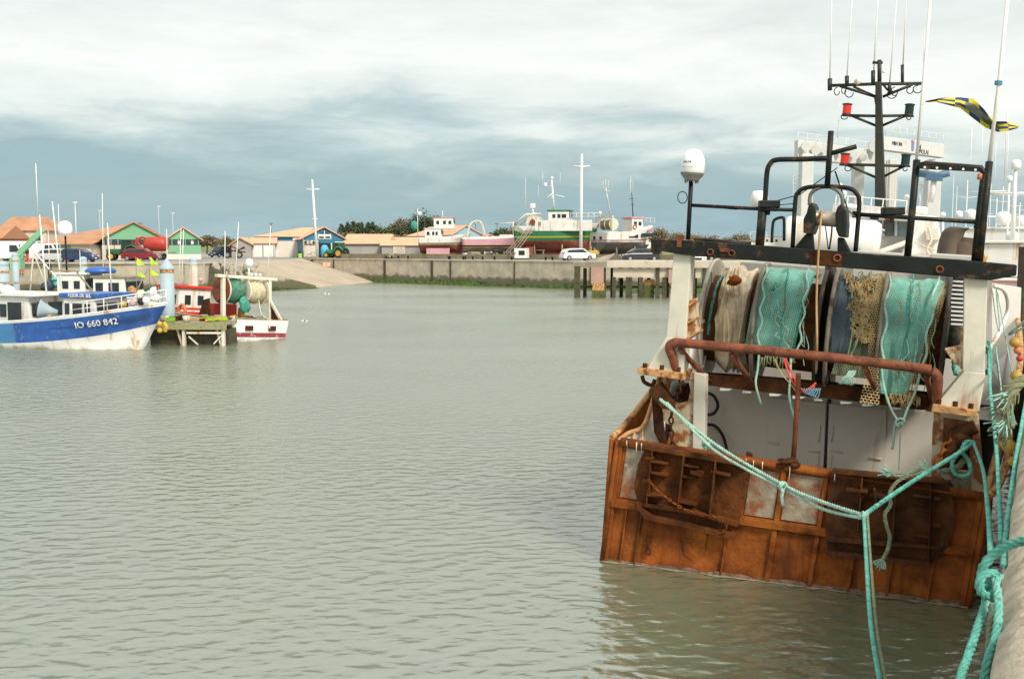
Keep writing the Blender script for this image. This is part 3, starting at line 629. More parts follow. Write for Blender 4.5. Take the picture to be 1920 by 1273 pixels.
# radome
rd = MB(); c_ = T(1297, 337, GV); rw_ = .165
rd.lathe([(rw_*.62, 0), (rw_*.95, .07), (rw_, .08), (rw_, .22), (rw_*.96, .28), (rw_*.82, .345), (rw_*.55, .40), (rw_*.25, .42), (0, .425)], c_, n=28); rdo = rd.build('radome', M('dome_white', (.85, .85, .82), .35, .03), TR)
rb = MB(); rb.lathe([(0, -.02), (.10, -.02), (.105, 0), (.158, .065), (.168, .085), (.168, .095)], c_, n=28)
for q in range(6): a = q*PI/3; rb.box(c_+Vector((.09*math.cos(a), .09*math.sin(a), -.03)), (.02, .02, .04))
rb.build('base', M('dome_base', (.22, .21, .18), .6, .15), rdo)
def text(name, s, loc, size, rot, mat, parent=None, extr=.004, sx=1., align='CENTER'):
    cu = bpy.data.curves.new(name, 'FONT'); cu.body = s; cu.size = size; cu.extrude = extr; cu.align_x = align; cu.align_y = 'CENTER'; cu.resolution_u = 2
    t0 = bpy.data.objects.new('tmp', cu); COL.objects.link(t0); dg = bpy.context.evaluated_depsgraph_get(); me = bpy.data.meshes.new_from_object(t0.evaluated_get(dg)); bpy.data.objects.remove(t0)
    me.materials.clear(); me.materials.append(mat)
    o_ = bpy.data.objects.new(name, me); COL.objects.link(o_); o_.location = loc; o_.rotation_euler = rot; o_.scale = (sx, 1, 1)
    if parent: o_.parent = parent
    return o_
# lettering curved round the dome: each letter its own little plate mesh joined by bending
def bend_text(o_, c_, r_):
    for v in o_.data.vertices:
        a = v.co.x/r_; dep = v.co.z; v.co = Vector(((r_+dep)*math.sin(a), -(r_+dep)*math.cos(a), v.co.y))
    o_.location = c_; o_.rotation_euler = (0, 0, 0); 
rt = text('lettering', 'SAILOR', (0, 0, 0), .040, (0, 0, 0), K['tire'], rdo, .001); bend_text(rt, c_+Vector((0, 0, .235)), .1655); rt.rotation_euler = (0, 0, -.32)
rt = text('lettering', 'Thrane & Thrane', (0, 0, 0), .026, (0, 0, 0), M('faded_print', (.50, .50, .46), .6), rdo, .001); bend_text(rt, c_+Vector((0, 0, .17)), .1655); rt.rotation_euler = (0, 0, -.32)
cc = MB(); cc.tube([T(1290+9*math.cos(a), 371+11*math.sin(a), GV) + Vector((-.08, 0, 0)) for a in [q*PI/8 for q in range(17)]], .007, 5); cc.build('cable_loop', K['black'], TR)

# block roller in the middle of the beam
rk = MB()
for (pl_, tri) in ((((1512, 400), (1516, 384), (1524, 379), (1528, 388), (1528, 425), (1522, 440), (1506, 437), (1506, 410)), ((1511, 438), (1524, 438), (1527, 470), (1486, 468))),
                   (((1566, 400), (1570, 388), (1578, 382), (1586, 394), (1588, 420), (1586, 446), (1572, 444), (1567, 430)), ((1570, 445), (1582, 446), (1597, 476), (1570, 474)))):
    rk.prism(Ts(-.18, *pl_), (0, .5, 0)); rk.prism(Ts(.0, *tri), (0, .12, 0))
rk.build('block_cheek', K['black'], TR, bevel=.02)
rr = MB(); rr.lathe([(.20, 0), (.14, .03), (.10, .07), (.10, .34), (.14, .38), (.20, .41)], T(1521, 408, .07), (T(1576, 413, .07)-T(1521, 408, .07)), 24); rr.build('block_roller', M('roller_steel', (.42, .36, .27), .4, .25, 6, dirt=(.18, .09, .04), da=.45, ds=5, metal=.3), TR)
hp = MB(); hp.tube(smooth(Ts(.07, (1518, 385), (1520, 365), (1532, 354), (1549, 350), (1567, 355), (1578, 368), (1580, 390)), 5), .026, 8); hp.build('block_hoop', M('hoop_steel', (.16, .15, .14), .5, .2, 4), TR)
ln = MB(); ln.tube(smooth([T(1541, 395, -.02), T(1538, 425, -.14), T(1535, 470, -.16), T(1531, 560, -.12), T(1532, 640, -.2), T(1530, 700, .3)], 4), .014, 6); ln.build('hauling_line', M('manila_line', (.48, .30, .12), .8, .15, 8), TR)
ln = MB(); ln.tube(smooth([T(1553, 405, .1), T(1560, 425, .1), T(1555, 468, .1)], 4), .012, 6); ln.tube(smooth([T(1547, 418, .1), T(1553, 468, .1)], 4), .008, 6)
ln.tube([T(1490, 382, .07), T(1424, 388, .07), T(1380, 393, .07), T(1320, 388, .07)], .006, 5); ln.tube([T(1445, 380, GV), T(1500, 365, GV+.5), T(1570, 315, GV+1)], .008, 5); ln.tube([T(1566, 322, 1.), T(1590, 395, 3), T(1602, 405, 4)], .012, 5); ln.build('rigging_wire', K['black'], TR)

# ---- mast ---------------------------------------------------------------
MV = 7.6
ms = MB(); ms.prism(Ts(MV, (1640, 398), (1661, 398), (1652, 153), (1641, 153)), (0, .28, 0)); mo = ms.build('mast', K['mast'], TR, bevel=.02)
def mt(pts, r_): mx = MB(); mx.tube([T(*p, MV+.14) for p in pts], r_, 6); mx.build('cross_arm', K['mast'], mo)
mt(((1649, 155), (1649, 113)), .045); mt(((1636, 118), (1655, 118)), .03)
mt(((1556, 161), (1640, 158), (1728, 157)), .035); mt(((1575, 162), (1642, 182)), .03); mt(((1600, 163), (1641, 181)), .025); mt(((1711, 159), (1655, 182)), .03); mt(((1665, 170), (1655, 158)), .025); mt(((1643, 195), (1641, 181)), .03)
for (x0, y0, x1, y1, yb) in ((1592, 217, 1702, 217, 236), (1583, 309, 1698, 312, 333)):
    mt(((x0, y0), (1641, y0+1), (x1, y1)), .032); mt(((x0+6, y0+1), (1642, yb)), .028); mt(((x1-5, y1+1), (1654, yb)), .028)
for (x, y0, y1, r_) in ((1556, 148, 170, .05), (1588, 143, 162, .045), (1637, 133, 160, .045), (1692, 122, 157, .035), (1668, 155, 175, .04)): mt(((x, y1), (x, y0)), r_)
wi = MB()
for p, q, r_ in (((1556, 148), (1560, -30), .016), ((1588, 143), (1600, -30), .013), ((1638, 140), (1648, -30), .018), ((1668, 158), (1684, -30), .016), ((1693, 122), (1701, -30), .014), ((1731, 165), (1734, 50), .016), ((1570, 260), (1575, 190), .008)):
    wi = MB(); wi.tube([T(*p, MV+.14), T(*q, MV+.14)], [r_, r_*.5], 6); wi.build('whip_antenna', K['white'], mo)
for (x, y, rx, ry) in ((1569, 172, 5, 7), (1582, 170, 4, 6), (1592, 174, 8, 9), (1677, 172, 6, 8), (1706, 170, 6, 6), (1720, 168, 8, 7), (1672, 178, 9, 7), (1583, 220, 6, 4), (1704, 221, 4, 4), (1590, 316, 6, 5), (1697, 317, 4, 4)):
    cb_ = MB(); cb_.tube([T(x+rx*math.cos(a), y+ry*math.sin(a), MV+.14) for a in [q*PI/7 for q in range(0, 12)]], .010, 4); cb_.build('cable_loop', K['mast'], mo)
rs_ = MB(); rs_.ball(T(1608, 154, MV+.14), .075, 12); rs_.ball(T(1657, 135, MV+.14), .03, 8); rs_.build('gps_dome', K['white'], mo)
for x, y, c_ in ((1588, 206, 'r'), (1705, 207, 'g'), (1584, 299, 'r'), (1698, 301, 'g')):
    n_ = MB(); p = T(x, y, MV+.14); n_.lathe([(0, -.13), (.11, -.13), (.085, -.09), (.085, -.08)], p, n=14); n_.lathe([(.085, .09), (.10, .095), (.10, .115), (.05, .13), (0, .13)], p, n=14)
    no = n_.build('navigation_light', K['mast'], mo)
    g_ = MB(); g_.lathe([(.085, -.08), (.085, .09)], p, n=14); g_.build('lens', M('lens_'+c_, (.65, .03, .015) if c_ == 'r' else (.005, .03, .018), .3, .1), no)
# white flag poles on the starboard frame
wp = MB(); wp.tube([T(1718, 305, GV), T(1731, 160, GV), T(1746, -20, GV)], .019, 8); wp.tube([T(1855, 303, GV), T(1873, 155, GV), T(1891, -20, GV)], .023, 8)
wp.build('white_pole', K['white'], TR); 
tw = MB(); tw.disc(T(1872, 156, GV), .045, .05, (0, 0, 1), 8); tw.build('rope_tie', M('tie_blue', (.08, .25, .35), .8), TR)
# outrigger hoses and starboard side details seen beyond the leg
rg = MB(); rg.tube(smooth([T(1862, 536, 1.5), T(1883, 545, 1.8), T(1890, 572, 2.1), T(1884, 600, 2.1), T(1862, 645, 1.7), T(1850, 660, 1.4)], 5), .03, 8); rg.build('side_rail', K['white'], TR)
wb = MB(); wb.prism(Ts(6.0, (1845, 530), (1915, 540), (1912, 640), (1845, 700)), (0, .3, 0)); wb.build('side_screen', K['white'], TR)
# ================================================================= trawl doors hanging on the transom
def door(name, label, outline, bars, plates, mat, thick=.07, v=-.09):
    t = empty(name, label=label, cat='trawl door', group='trawl doors hanging on the stern', M4=BM @ Matrix.Translation(T(*outline[0], v)))
    off = T(*outline[0], v)
    def tl_(p, vv): return T(p[0], p[1], vv)-off
    m_ = MB(); m_.prism([tl_(p, v) for p in outline], (0, thick, 0)); m_.build('plate', mat, t, bevel=.006)
    for (p, q, w_, d_) in bars:
        a_, b_ = tl_(p, v), tl_(q, v); dr = (b_-a_).normalized(); nrm = Vector((0, 1, 0)).cross(dr)*w_/2
        m_ = MB(); m_.prism([a_-nrm+Vector((0, -.003, 0)), b_-nrm+Vector((0, -.003, 0)), b_+nrm+Vector((0, -.003, 0)), a_+nrm+Vector((0, -.003, 0))], (0, -d_, 0)); m_.build('rib', mat, t, bevel=.004)
    for pts, d_ in plates:
        m_ = MB(); m_.prism([tl_(p, v)+Vector((0, -.004, 0)) for p in pts], (0, -d_, 0)); m_.build('shoe', mat, t, bevel=.005)
    return t, off
DM = K['rust']
d1, off1 = door('trawl_door', 'rusty steel trawl door with ribs hanging on the left of the stern, lit orange-brown',
 [(1212, 836), (1350, 858), (1407, 869), (1401, 920), (1384, 985), (1360, 1006), (1300, 990), (1230, 972), (1200, 950), (1188, 915), (1196, 870)],
 [((1228, 840), (1217, 940), .012, .16), ((1225, 861), (1257, 866), .02, .17), ((1226, 882), (1256, 888), .02, .17), ((1218, 923), (1249, 928), .02, .17),
  ((1287, 850), (1275, 952), .02, .17), ((1288, 868), (1314, 873), .02, .17), ((1284, 889), (1310, 892), .02, .15), ((1276, 935), (1310, 942), .018, .18),
  ((1346, 860), (1334, 965), .02, .17), ((1337, 880), (1372, 888), .03, .15), ((1216, 855), (1230, 856), .03, .16), ((1211, 897), (1222, 899), .035, .2), ((1300, 880), (1322, 886), .05, .2),
  ((1210, 834), (1408, 868), .07, .14)],
 [([(1195, 938), (1300, 952), (1388, 976), (1384, 984), (1300, 961), (1196, 945)], .10), ([(1196, 948), (1214, 970), (1290, 985), (1378, 1008), (1380, 1000), (1300, 978), (1225, 963), (1200, 942)], .13), ([(1350, 990), (1381, 998), (1380, 1008), (1348, 999)], .12)], K['doorrust'])
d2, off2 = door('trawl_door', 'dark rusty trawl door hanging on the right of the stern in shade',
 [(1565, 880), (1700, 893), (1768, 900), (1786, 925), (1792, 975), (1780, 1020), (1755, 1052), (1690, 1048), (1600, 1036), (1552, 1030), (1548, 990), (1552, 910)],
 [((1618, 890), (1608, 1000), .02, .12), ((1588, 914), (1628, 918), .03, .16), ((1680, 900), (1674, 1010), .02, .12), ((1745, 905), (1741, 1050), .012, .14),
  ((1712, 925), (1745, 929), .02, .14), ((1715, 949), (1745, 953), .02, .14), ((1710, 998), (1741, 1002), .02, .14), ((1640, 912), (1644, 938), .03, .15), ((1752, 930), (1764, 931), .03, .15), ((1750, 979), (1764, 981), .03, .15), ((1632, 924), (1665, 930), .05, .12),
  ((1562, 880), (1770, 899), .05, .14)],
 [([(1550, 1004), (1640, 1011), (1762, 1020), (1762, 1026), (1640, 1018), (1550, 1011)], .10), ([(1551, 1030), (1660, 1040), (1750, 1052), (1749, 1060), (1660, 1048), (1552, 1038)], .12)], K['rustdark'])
# twisted chain / wire on the port door
def chain(mb, pts, r_, link=None):
    P_ = smooth(pts, 10); ln = 0; link = link or r_*5; nxt = 0; k = 0
    for i in range(1, len(P_)):
        ln += (P_[i]-P_[i-1]).length
        if ln >= nxt:
            t_ = (P_[i]-P_[i-1]).normalized(); s_ = Vector((0, 1, 0)) if k % 2 else t_.cross(Vector((0, 1, 0))).normalized()
            c_ = P_[i]; mb.tube([c_+t_*math.cos(a)*link*.62+s_*math.sin(a)*link*.36 for a in [q*PI/5 for q in range(11)]], r_, 5, caps=False); nxt = ln+link*.9; k += 1
cm = MB(); chain(cm, [T(1216, 900, -.3)-off1, T(1240, 925, -.3)-off1, T(1285, 955, -.26)-off1, T(1350, 972, -.26)-off1, T(1362, 990, -.25)-off1, T(1345, 1003, -.25)-off1], .009, .05); cm.build('chain', K['rust'], d1)
cm = MB(); chain(cm, [T(1278, 690, .1), T(1276, 720, -.05), T(1262, 760, .2), T(1258, 800, .3), T(1262, 835, .3)], .016, .09); cm.build('chain', K['rustdark'], TR)
cm = MB(); chain(cm, [T(1464, 872, -.1), T(1478, 866, -.12), T(1497, 872, -.1)], .022, .10); chain(cm, [T(1465, 866, .05), T(1480, 862, .02), T(1496, 870, .05)], .022, .10); cm.build('chain', K['rustdark'], TR)
cm = MB(); chain(cm, [T(1216, 1010, -.05), T(1215, 1035, -.06)], .014, .08); cm.build('chain', K['rustdark'], TR)
cm = MB(); chain(cm, [T(1790, 812, .3), T(1775, 835, .25), T(1762, 855, .25), T(1750, 880, .2)], .02, .10); cm.build('chain', K['rust'], TR)
# port hanging block
bk = MB(); bk.prism([T(1218, 728, -.05), T(1236, 718, -.05), T(1262, 755, -.05), T(1258, 770, -.05), T(1240, 765, -.05), T(1216, 738, -.05)], (0, .18, 0)); bk.tube(smooth(Ts(.05, (1204, 704), (1208, 716), (1222, 722), (1228, 712))), .03, 8)
bk.prism([T(1222, 745, .1), T(1236, 748, .1), T(1246, 830, .2), T(1240, 838, .2), T(1226, 810, .15)], (0, .1, 0)); bk.build('towing_block', K['rustdark'], TR, bevel=.01)
bk = MB(); bk.tube(smooth(Ts(.3, (1830, 800), (1800, 812), (1786, 835), (1770, 880)), 4), .09, 8); bk.ball(T(1800, 820, .35), .16, 10); bk.tube(smooth(Ts(.3, (1776, 905), (1790, 925), (1810, 928))), .05, 6); bk.build('towing_block', K['rustdark'], TR)
lu = MB(); lu.prism(Ts(.02, (1399, 846), (1410, 850), (1410, 866), (1398, 864)), (0, .06, 0)); lu.build('lug', K['rustdark'], TR, bevel=.015)
gr_ = MB()
for i in range(5): gr_.bar(T(1788+i*7, 886, .35), T(1788+i*7, 925, .35), .03, .03)
gr_.build('grating', K['ropeold'], TR)

# ================================================================= nets wound on the drums
def netmat(name, col, back, scale, hole=.55, solid=.35):
    m = bpy.data.materials.new(name); m.use_nodes = True; t = m.node_tree; nn = t.nodes.new; ll = t.links.new
    b = t.nodes['Principled BSDF']; b.inputs['Roughness'].default_value = .85; b.inputs['Specular IOR Level'].default_value = .15
    tcn = nn('ShaderNodeTexCoord'); mp = nn('ShaderNodeMapping'); mp.inputs['Scale'].default_value = (1, 1, 1); ll(tcn.outputs['UV'], mp.inputs['Vector'])
    nz = nn('ShaderNodeTexNoise'); nz.inputs['Scale'].default_value = 1.1; nz.inputs['Detail'].default_value = 3; ll(tcn.outputs['UV'], nz.inputs['Vector'])
    ad = nn('ShaderNodeMixRGB'); ad.blend_type = 'ADD'; ad.inputs[0].default_value = .12; ll(mp.outputs[0], ad.inputs[1]); ll(nz.outputs['Color'], ad.inputs[2])
    br = nn('ShaderNodeTexBrick'); br.offset = .5; br.inputs['Scale'].default_value = scale; br.inputs['Mortar Size'].default_value = .02*hole; br.inputs['Mortar Smooth'].default_value = .3
    br.inputs['Brick Width'].default_value = .055; br.inputs['Row Height'].default_value = .045; ll(ad.outputs[0], br.inputs['Vector'])
    n2 = nn('ShaderNodeTexNoise'); n2.inputs['Scale'].default_value = 2.6; n2.inputs['Detail'].default_value = 5; ll(tcn.outputs['UV'], n2.inputs['Vector'])
    mr = nn('ShaderNodeMapRange'); mr.inputs[1].default_value = .3; mr.inputs[2].default_value = .7; ll(n2.outputs['Fac'], mr.inputs[0])
    c1 = nn('ShaderNodeMix'); c1.data_type = 'RGBA'; ll(mr.outputs[0], c1.inputs[0]); c1.inputs[6].default_value = (*[c*.7 for c in col], 1); c1.inputs[7].default_value = (*[min(1, c*1.25) for c in col], 1)
    ll(c1.outputs[2], b.inputs['Base Color'])
    bn = nn('ShaderNodeBump'); bn.inputs['Strength'].default_value = .8; bn.inputs['Distance'].default_value = .012; ll(br.outputs['Fac'], bn.inputs['Height']); ll(bn.outputs[0], b.inputs['Normal'])
    if solid < 1:
        tr_ = nn('ShaderNodeBsdfTransparent'); mx = nn('ShaderNodeMixShader')
        mm = nn('ShaderNodeMapRange'); mm.inputs[3].default_value = solid; mm.inputs[4].default_value = 1; ll(br.outputs['Fac'], mm.inputs[0]); ll(mm.outputs[0], mx.inputs[0]); ll(tr_.outputs[0], mx.inputs[1]); ll(b.outputs[0], mx.inputs[2])
        ll(mx.outputs[0], t.nodes['Material Output'].inputs['Surface'])
    return m
NG = netmat('net_green', (.32, .66, .54), None, 1.3, .50, .0); NGD = M('net_green_back', (.07, .33, .26), .9, .3, 5, dirt=(.02, .12, .10), da=.45, ds=7)
NT = netmat('net_tan', (.55, .40, .19), None, 1.1, .36, .0); NB = netmat('net_blue', (.13, .17, .20), None, 1.6, .6, .1); NBD = M('net_blue_back', (.045, .055, .07), .9, .3, 5, dirt=(.11, .12, .13), da=.3, ds=8)
NOL = netmat('net_olive', (.22, .25, .15), None, 1.3, .5, .0); NOD = M('net_olive_back', (.10, .095, .055), .9, .35, 4, dirt=(.045, .04, .025), da=.5, ds=6)
def uvgrid(name, fn, nu, nv, mat, su, sv, parent=None, solid=0):
    m_ = MB(); m_.grid(fn, nu, nv); o_ = m_.build(name, mat, parent, solid=solid, fix=False)
    uv = o_.data.uv_layers.new(name='UVMap')
    for lp in o_.data.loops:
        i = lp.vertex_index; uv.data[lp.index].uv = ((i % (nu+1))/nu*su, (i//(nu+1))/nv*sv)
    return o_
def drumpath(rad, hang, t, lean=.0):
    """t 0..1: over the top, down the after side and hanging free; returns (dv, dw)"""
    a0, a1 = R(115), R(-18); arc = rad*(a0-a1); tot = arc+hang; s = t*tot
    if s < arc: a = a0-s/rad; return (-rad*math.cos(a), rad*math.sin(a))
    q = s-arc; return (-rad*math.cos(a1)+lean*q, rad*math.sin(a1)-q)
def sheet(name, parent, xl, xr, rad, hang, mat, su, sv, bump=.03, seed=0, lean=.0, nu=24, nv=60, fold=1.):
    """xl, xr: lists of pixel columns of the left and right edge from top to bottom"""
    def pick(lst, t): k = t*(len(lst)-1); i = min(int(k), len(lst)-2); return lst[i]+(lst[i+1]-lst[i])*(k-i)
    def fn(u, t):
        dv, dw = drumpath(rad, hang, t, lean); sx = S(pick(xl, t))*(1-u)+S(pick(xr, t))*u
        c = ctrL+ax*sx; n_ = bump*(mn.noise(Vector((u*5*fold+seed, t*3, seed)))+.5*mn.noise(Vector((u*14*fold, t*9+seed, 3))))
        k = (rad+n_)/rad
        return (c.x, c.y+dv*k, c.z+dw*(k if t < .8 else 1))
    return uvgrid(name, fn, nu, nv, mat, su, sv, parent)
def top(name, label, cat='fishing net', group='nets wound on the stern drums'):
    return empty(name, M4=BM, label=label, cat=cat, group=group)
def edge_rope(mb, x, y0, y1, amp, rad=.80, r_=.016, per=38, seed=0, tilt=0.):
    pts = []; n = int((y1-y0)/8)
    for i in range(n+1):
        y = y0+(y1-y0)*i/n; xx = x+tilt*(y-y0)/(y1-y0)+amp*math.sin(i*8/per*2*PI+seed)
        h = T(xx, y, DV-rad).z-(ctrL.z-.0); c = max(-.95, min(.95, (T(xx, y, DV-.6).z-ctrL.z)/rad)); vv = DV-rad*math.sqrt(1-c*c) if T(xx, y, DV-.6).z > ctrL.z else DV-rad
        pts.append(T(xx, y, vv-.04))
    mb.tube(smooth(pts, 3), r_, 6)
# net 1: green with pale laced edges
n1_ = top('fishing_net', 'bright green net with wavy pale edge ropes on the left drum')
sheet('net_backing', n1_, [1428, 1424, 1418], [1524, 1518, 1505], .79, .0, NGD, 4, 6, .03, 1)
sheet('netting', n1_, [1430, 1428, 1422, 1416], [1526, 1520, 1510, 1500], .84, .05, NG, 1.0, 2.4, .06, 2, .0)
er = MB(); edge_rope(er, 1436, 496, 655, 3.2, .88, .015, 46, 0, -15); edge_rope(er, 1518, 496, 662, 3.2, .88, .015, 46, 2, -22)
er.tube(smooth([T(1423, 655, DV-.84), T(1421, 690, DV-.86), T(1417, 720, DV-.9), T(1427, 758, DV-.9)], 5), .018, 6); er.tube(smooth([T(1483, 660, DV-.84), T(1482, 700, DV-.9), T(1480, 745, DV-.9), T(1490, 784, DV-.9)], 5), .018, 6)
er.build('edge_rope', K['ropelt'], n1_)
fg = MB()
for i in range(26):
    x = 1425+i*2.6; fg.tube([T(x, 668+rnd.uniform(-3, 3), DV-.8), T(x+rnd.uniform(-3, 3), 676, DV-.83), T(x+rnd.uniform(-4, 4), 680+rnd.uniform(0, 12), DV-.82)], .008, 4)
fg.build('fringe', K['ropeold'], n1_)
cr = MB(); cr.tube(smooth([T(1470, 672, .35), T(1480, 705, .3), T(1494, 728, .3)], 5), .014, 5); cr.tube(smooth([T(1495, 725, .3), T(1510, 732, .3), T(1530, 718, .35)], 5), .014, 5); cr.tube(smooth([T(1473, 672, .35), T(1490, 712, .3), T(1500, 735, .3), T(1528, 724, .35)], 5), .012, 5)
o_ = cr.build('cord', M('red_cord', (.72, .09, .06), .8, .1)); o_.matrix_world = BM; tag(o_, 'loose red cords tied round the rod below the left green net', 'cord')
cr = MB()
for k in range(5): cr.tube(smooth([T(1503+k*4, 728, .3), T(1512+k*5, 738+k*2, .28), T(1526+k*3, 728, .33)], 5), .007, 4)
o_ = cr.build('cord', M('blue_cord', (.25, .5, .62), .8, .1)); o_.matrix_world = BM; tag(o_, 'thin pale blue strings tangled beside the red cords', 'cord')
cr = MB(); cr.tube(smooth([T(1452, 673, .35), T(1465, 700, .3), T(1484, 722, .3), T(1493, 735, .25)], 5), .009, 4)
o_ = cr.build('cord', M('tan_cord', (.5, .36, .12), .8, .1)); o_.matrix_world = BM; tag(o_, 'thin tan cord hanging left of the red cords', 'cord')
# bundle wrapped in pale tarpaulin
tp_ = top('tarpaulin_bundle', 'cream and brown wrinkled tarpaulin wound on the far left of the net drum', 'tarpaulin')
def tarp(u, t):
    a = R(140)-R(330)*t; x = 1352+u*62; c = ctrL+ax*S(x); end = min(u, 1-u); r_ = .70-.16*max(0, 1-end*7)**2+.05
    # hanging folds: ridges running round the drum, each with its own depth
    q = u*5.5+2.2*mn.noise(Vector((t*3, u*2, 4))); f = .07*(1-abs(math.sin(q*PI))**.7)+.09*mn.noise(Vector((u*4, t*9, 1)))+.03*mn.noise(Vector((u*13, t*14, 5)))
    r_ += f-.02+.05*max(0, mn.noise(Vector((u*3, t*2.5, 9)))); return (c.x+.03*mn.noise(Vector((u*5, t*6, 2))), c.y-r_*math.cos(a), c.z+r_*math.sin(a))
m_ = MB(); m_.grid(tarp, 60, 120); m_.build('tarpaulin', M('tarpaulin', (.62, .50, .33), .42, .25, 3.5, mid=((.24, .14, .06), .46, 1.8), dirt=(.74, .71, .64), da=.46, ds=2.4, streak=False, bump=.5, bs=14, edge=.16), tp_, fix=False)
bs2 = MB(); c_ = T(1375, 525, .68); bs2.ball(c_, .09, 10, 0, .7); bs2.v = [tuple(Vector(v)+Vector((mn.noise(Vector(v)*14), 0, mn.noise(Vector(v)*14+Vector((5, 5, 5)))))*.09) for v in bs2.v]; bs2.build('rusty_knot', K['rust'], tp_)
sheet('net_edge', tp_, [1347, 1344, 1342], [1352, 1349, 1347], .66, 0, NGD, 1, 3, .02, 3, nu=4)
# net 2 left: dark blue net, tan tangle, olive remains
n2_ = top('fishing_net', 'dark blue and olive net with tan tangle on the left half of the right drum')
sheet('blue_netting', n2_, [1568, 1566, 1566], [1612, 1610, 1606], .80, .0, NBD, 1, 2.4, .03, 5)
sheet('netting', n2_, [1568, 1566, 1566], [1612, 1610, 1606], .82, .0, NB, .5, 2.4, .03, 5)
sheet('olive_netting', n2_, [1608, 1604, 1600, 1575], [1650, 1650, 1648, 1640], .76, .32, NOD, 1, 2.4, .07, 6, -.1)
sheet('olive_mesh', n2_, [1606, 1600, 1596, 1575], [1650, 1650, 1648, 1640], .80, .30, NOL, .6, 2.4, .06, 6, -.1)
tg = MB(); r3 = random.Random(11)
def surf(x, y, rad):
    z = (T(x, y, DV-.6).z-ctrL.z); c = max(-.98, min(.98, z/rad)); return T(x, y, DV-rad*math.sqrt(1-c*c) if z > 0 else DV-rad)
for i in range(150):                               # loose tan loops of netting
    y = r3.uniform(515, 640); x = 1612+(y-515)*.05+r3.gauss(0, 9+max(0, 570-y)*.25); x = min(1650, max(1572 if y < 535 else 1595, x)); pts = []
    for k in range(6): pts.append(surf(x+r3.uniform(-9, 9), y+r3.uniform(-9, 9), .84+r3.uniform(0, .05)))
    tg.tube(smooth(pts, 3), r3.uniform(.005, .009), 4)
tg.build('tangle', K['nettan'], n2_)
tg = MB()
for x0, y0, x1, y1 in ((1592, 520, 1597, 560), (1615, 520, 1608, 590), (1600, 590, 1588, 672), (1612, 620, 1592, 672), (1635, 570, 1600, 650)): tg.tube(smooth([surf(x0, y0, .87), surf((x0+x1)/2+3, (y0+y1)/2, .88), surf(x1, y1, .87)], 4), .013, 5)
tg.build('edge_rope', K['ropeold'], n2_)
tg = MB()
for i in range(14):
    a = r3.uniform(-.6, .9); p = T(1592+i*1.0, 695, .5); tg.tube(smooth([p, p+Vector((r3.uniform(-.08, .02), -.03, -.07)), p+Vector((r3.uniform(-.16, .08), -.05, -.13)), p+Vector((r3.uniform(-.22, .06), -.03, -.2))], 3), .008, 4)
tg.build('frayed_end', K['ropelt'], n2_)
sheet('tan_lacing', n2_, [1562, 1560, 1560], [1570, 1568, 1568], .78, .0, NT, .1, 2.4, .02, 8, nu=4)
# net 3: the big green one between tan borders
n3_ = top('fishing_net', 'large bright green net between tan mesh borders hanging from the right drum')
sheet('net_backing', n3_, [1652, 1652, 1652, 1652, 1662, 1668], [1766, 1762, 1752, 1742, 1730, 1716], .80, .44, NGD, 4, 6, .03, 9, -.05)
sheet('netting', n3_, [1652, 1652, 1652, 1650, 1656, 1664], [1768, 1764, 1754, 1742, 1730, 1716], .85, .47, NG, 1.3, 3.2, .055, 10, -.08)
sheet('tan_border', n3_, [1638, 1636, 1636, 1634, 1640, 1632], [1658, 1656, 1656, 1654, 1662, 1668], .88, .62, NT, .24, 3.0, .05, 12, -.1, nu=8)
sheet('tan_border', n3_, [1764, 1760, 1750, 1742, 1720, 1708], [1774, 1770, 1764, 1752, 1740, 1722], .87, .62, NT, .22, 3.0, .05, 13, -.1, nu=8)
er = MB(); edge_rope(er, 1668, 516, 690, 3.5, .90, .017, 70, 0, -16); edge_rope(er, 1758, 516, 700, 3.5, .90, .017, 70, 1, -30)
er.tube(smooth([T(1653, 688, DV-.86), T(1656, 720, DV-.9), T(1668, 760, DV-.92), T(1682, 787, DV-.92), T(1690, 797, DV-.92), T(1684, 799, DV-.95), T(1679, 792, DV-.95), T(1686, 785, DV-.96), T(1695, 788, DV-.95), T(1691, 797, DV-.97)], 5), .018, 6)
er.tube(smooth([T(1725, 700, DV-.86), T(1716, 735, DV-.9), T(1702, 765, DV-.92), T(1692, 790, DV-.93), T(1678, 798, DV-.93), T(1676, 820, DV-.9), T(1673, 842, DV-.9)], 5), .018, 6)
er.tube(smooth([T(1688, 800, DV-.93), T(1687, 840, DV-.9), T(1685, 880, DV-.9)], 5), .008, 6)
er.build('edge_rope', K['ropelt'], n3_)
fg = MB()
for i in range(46):
    x = 1662+i*1.35; y = 742+5*math.sin(i*.9); fg.tube([T(x, y, DV-.86), T(x+r3.uniform(-3, 3), y+6, DV-.9), T(x+r3.uniform(-6, 6), y+r3.uniform(8, 18), DV-.88)], .009, 4)
fg.build('fringe', K['nettan'], n3_)

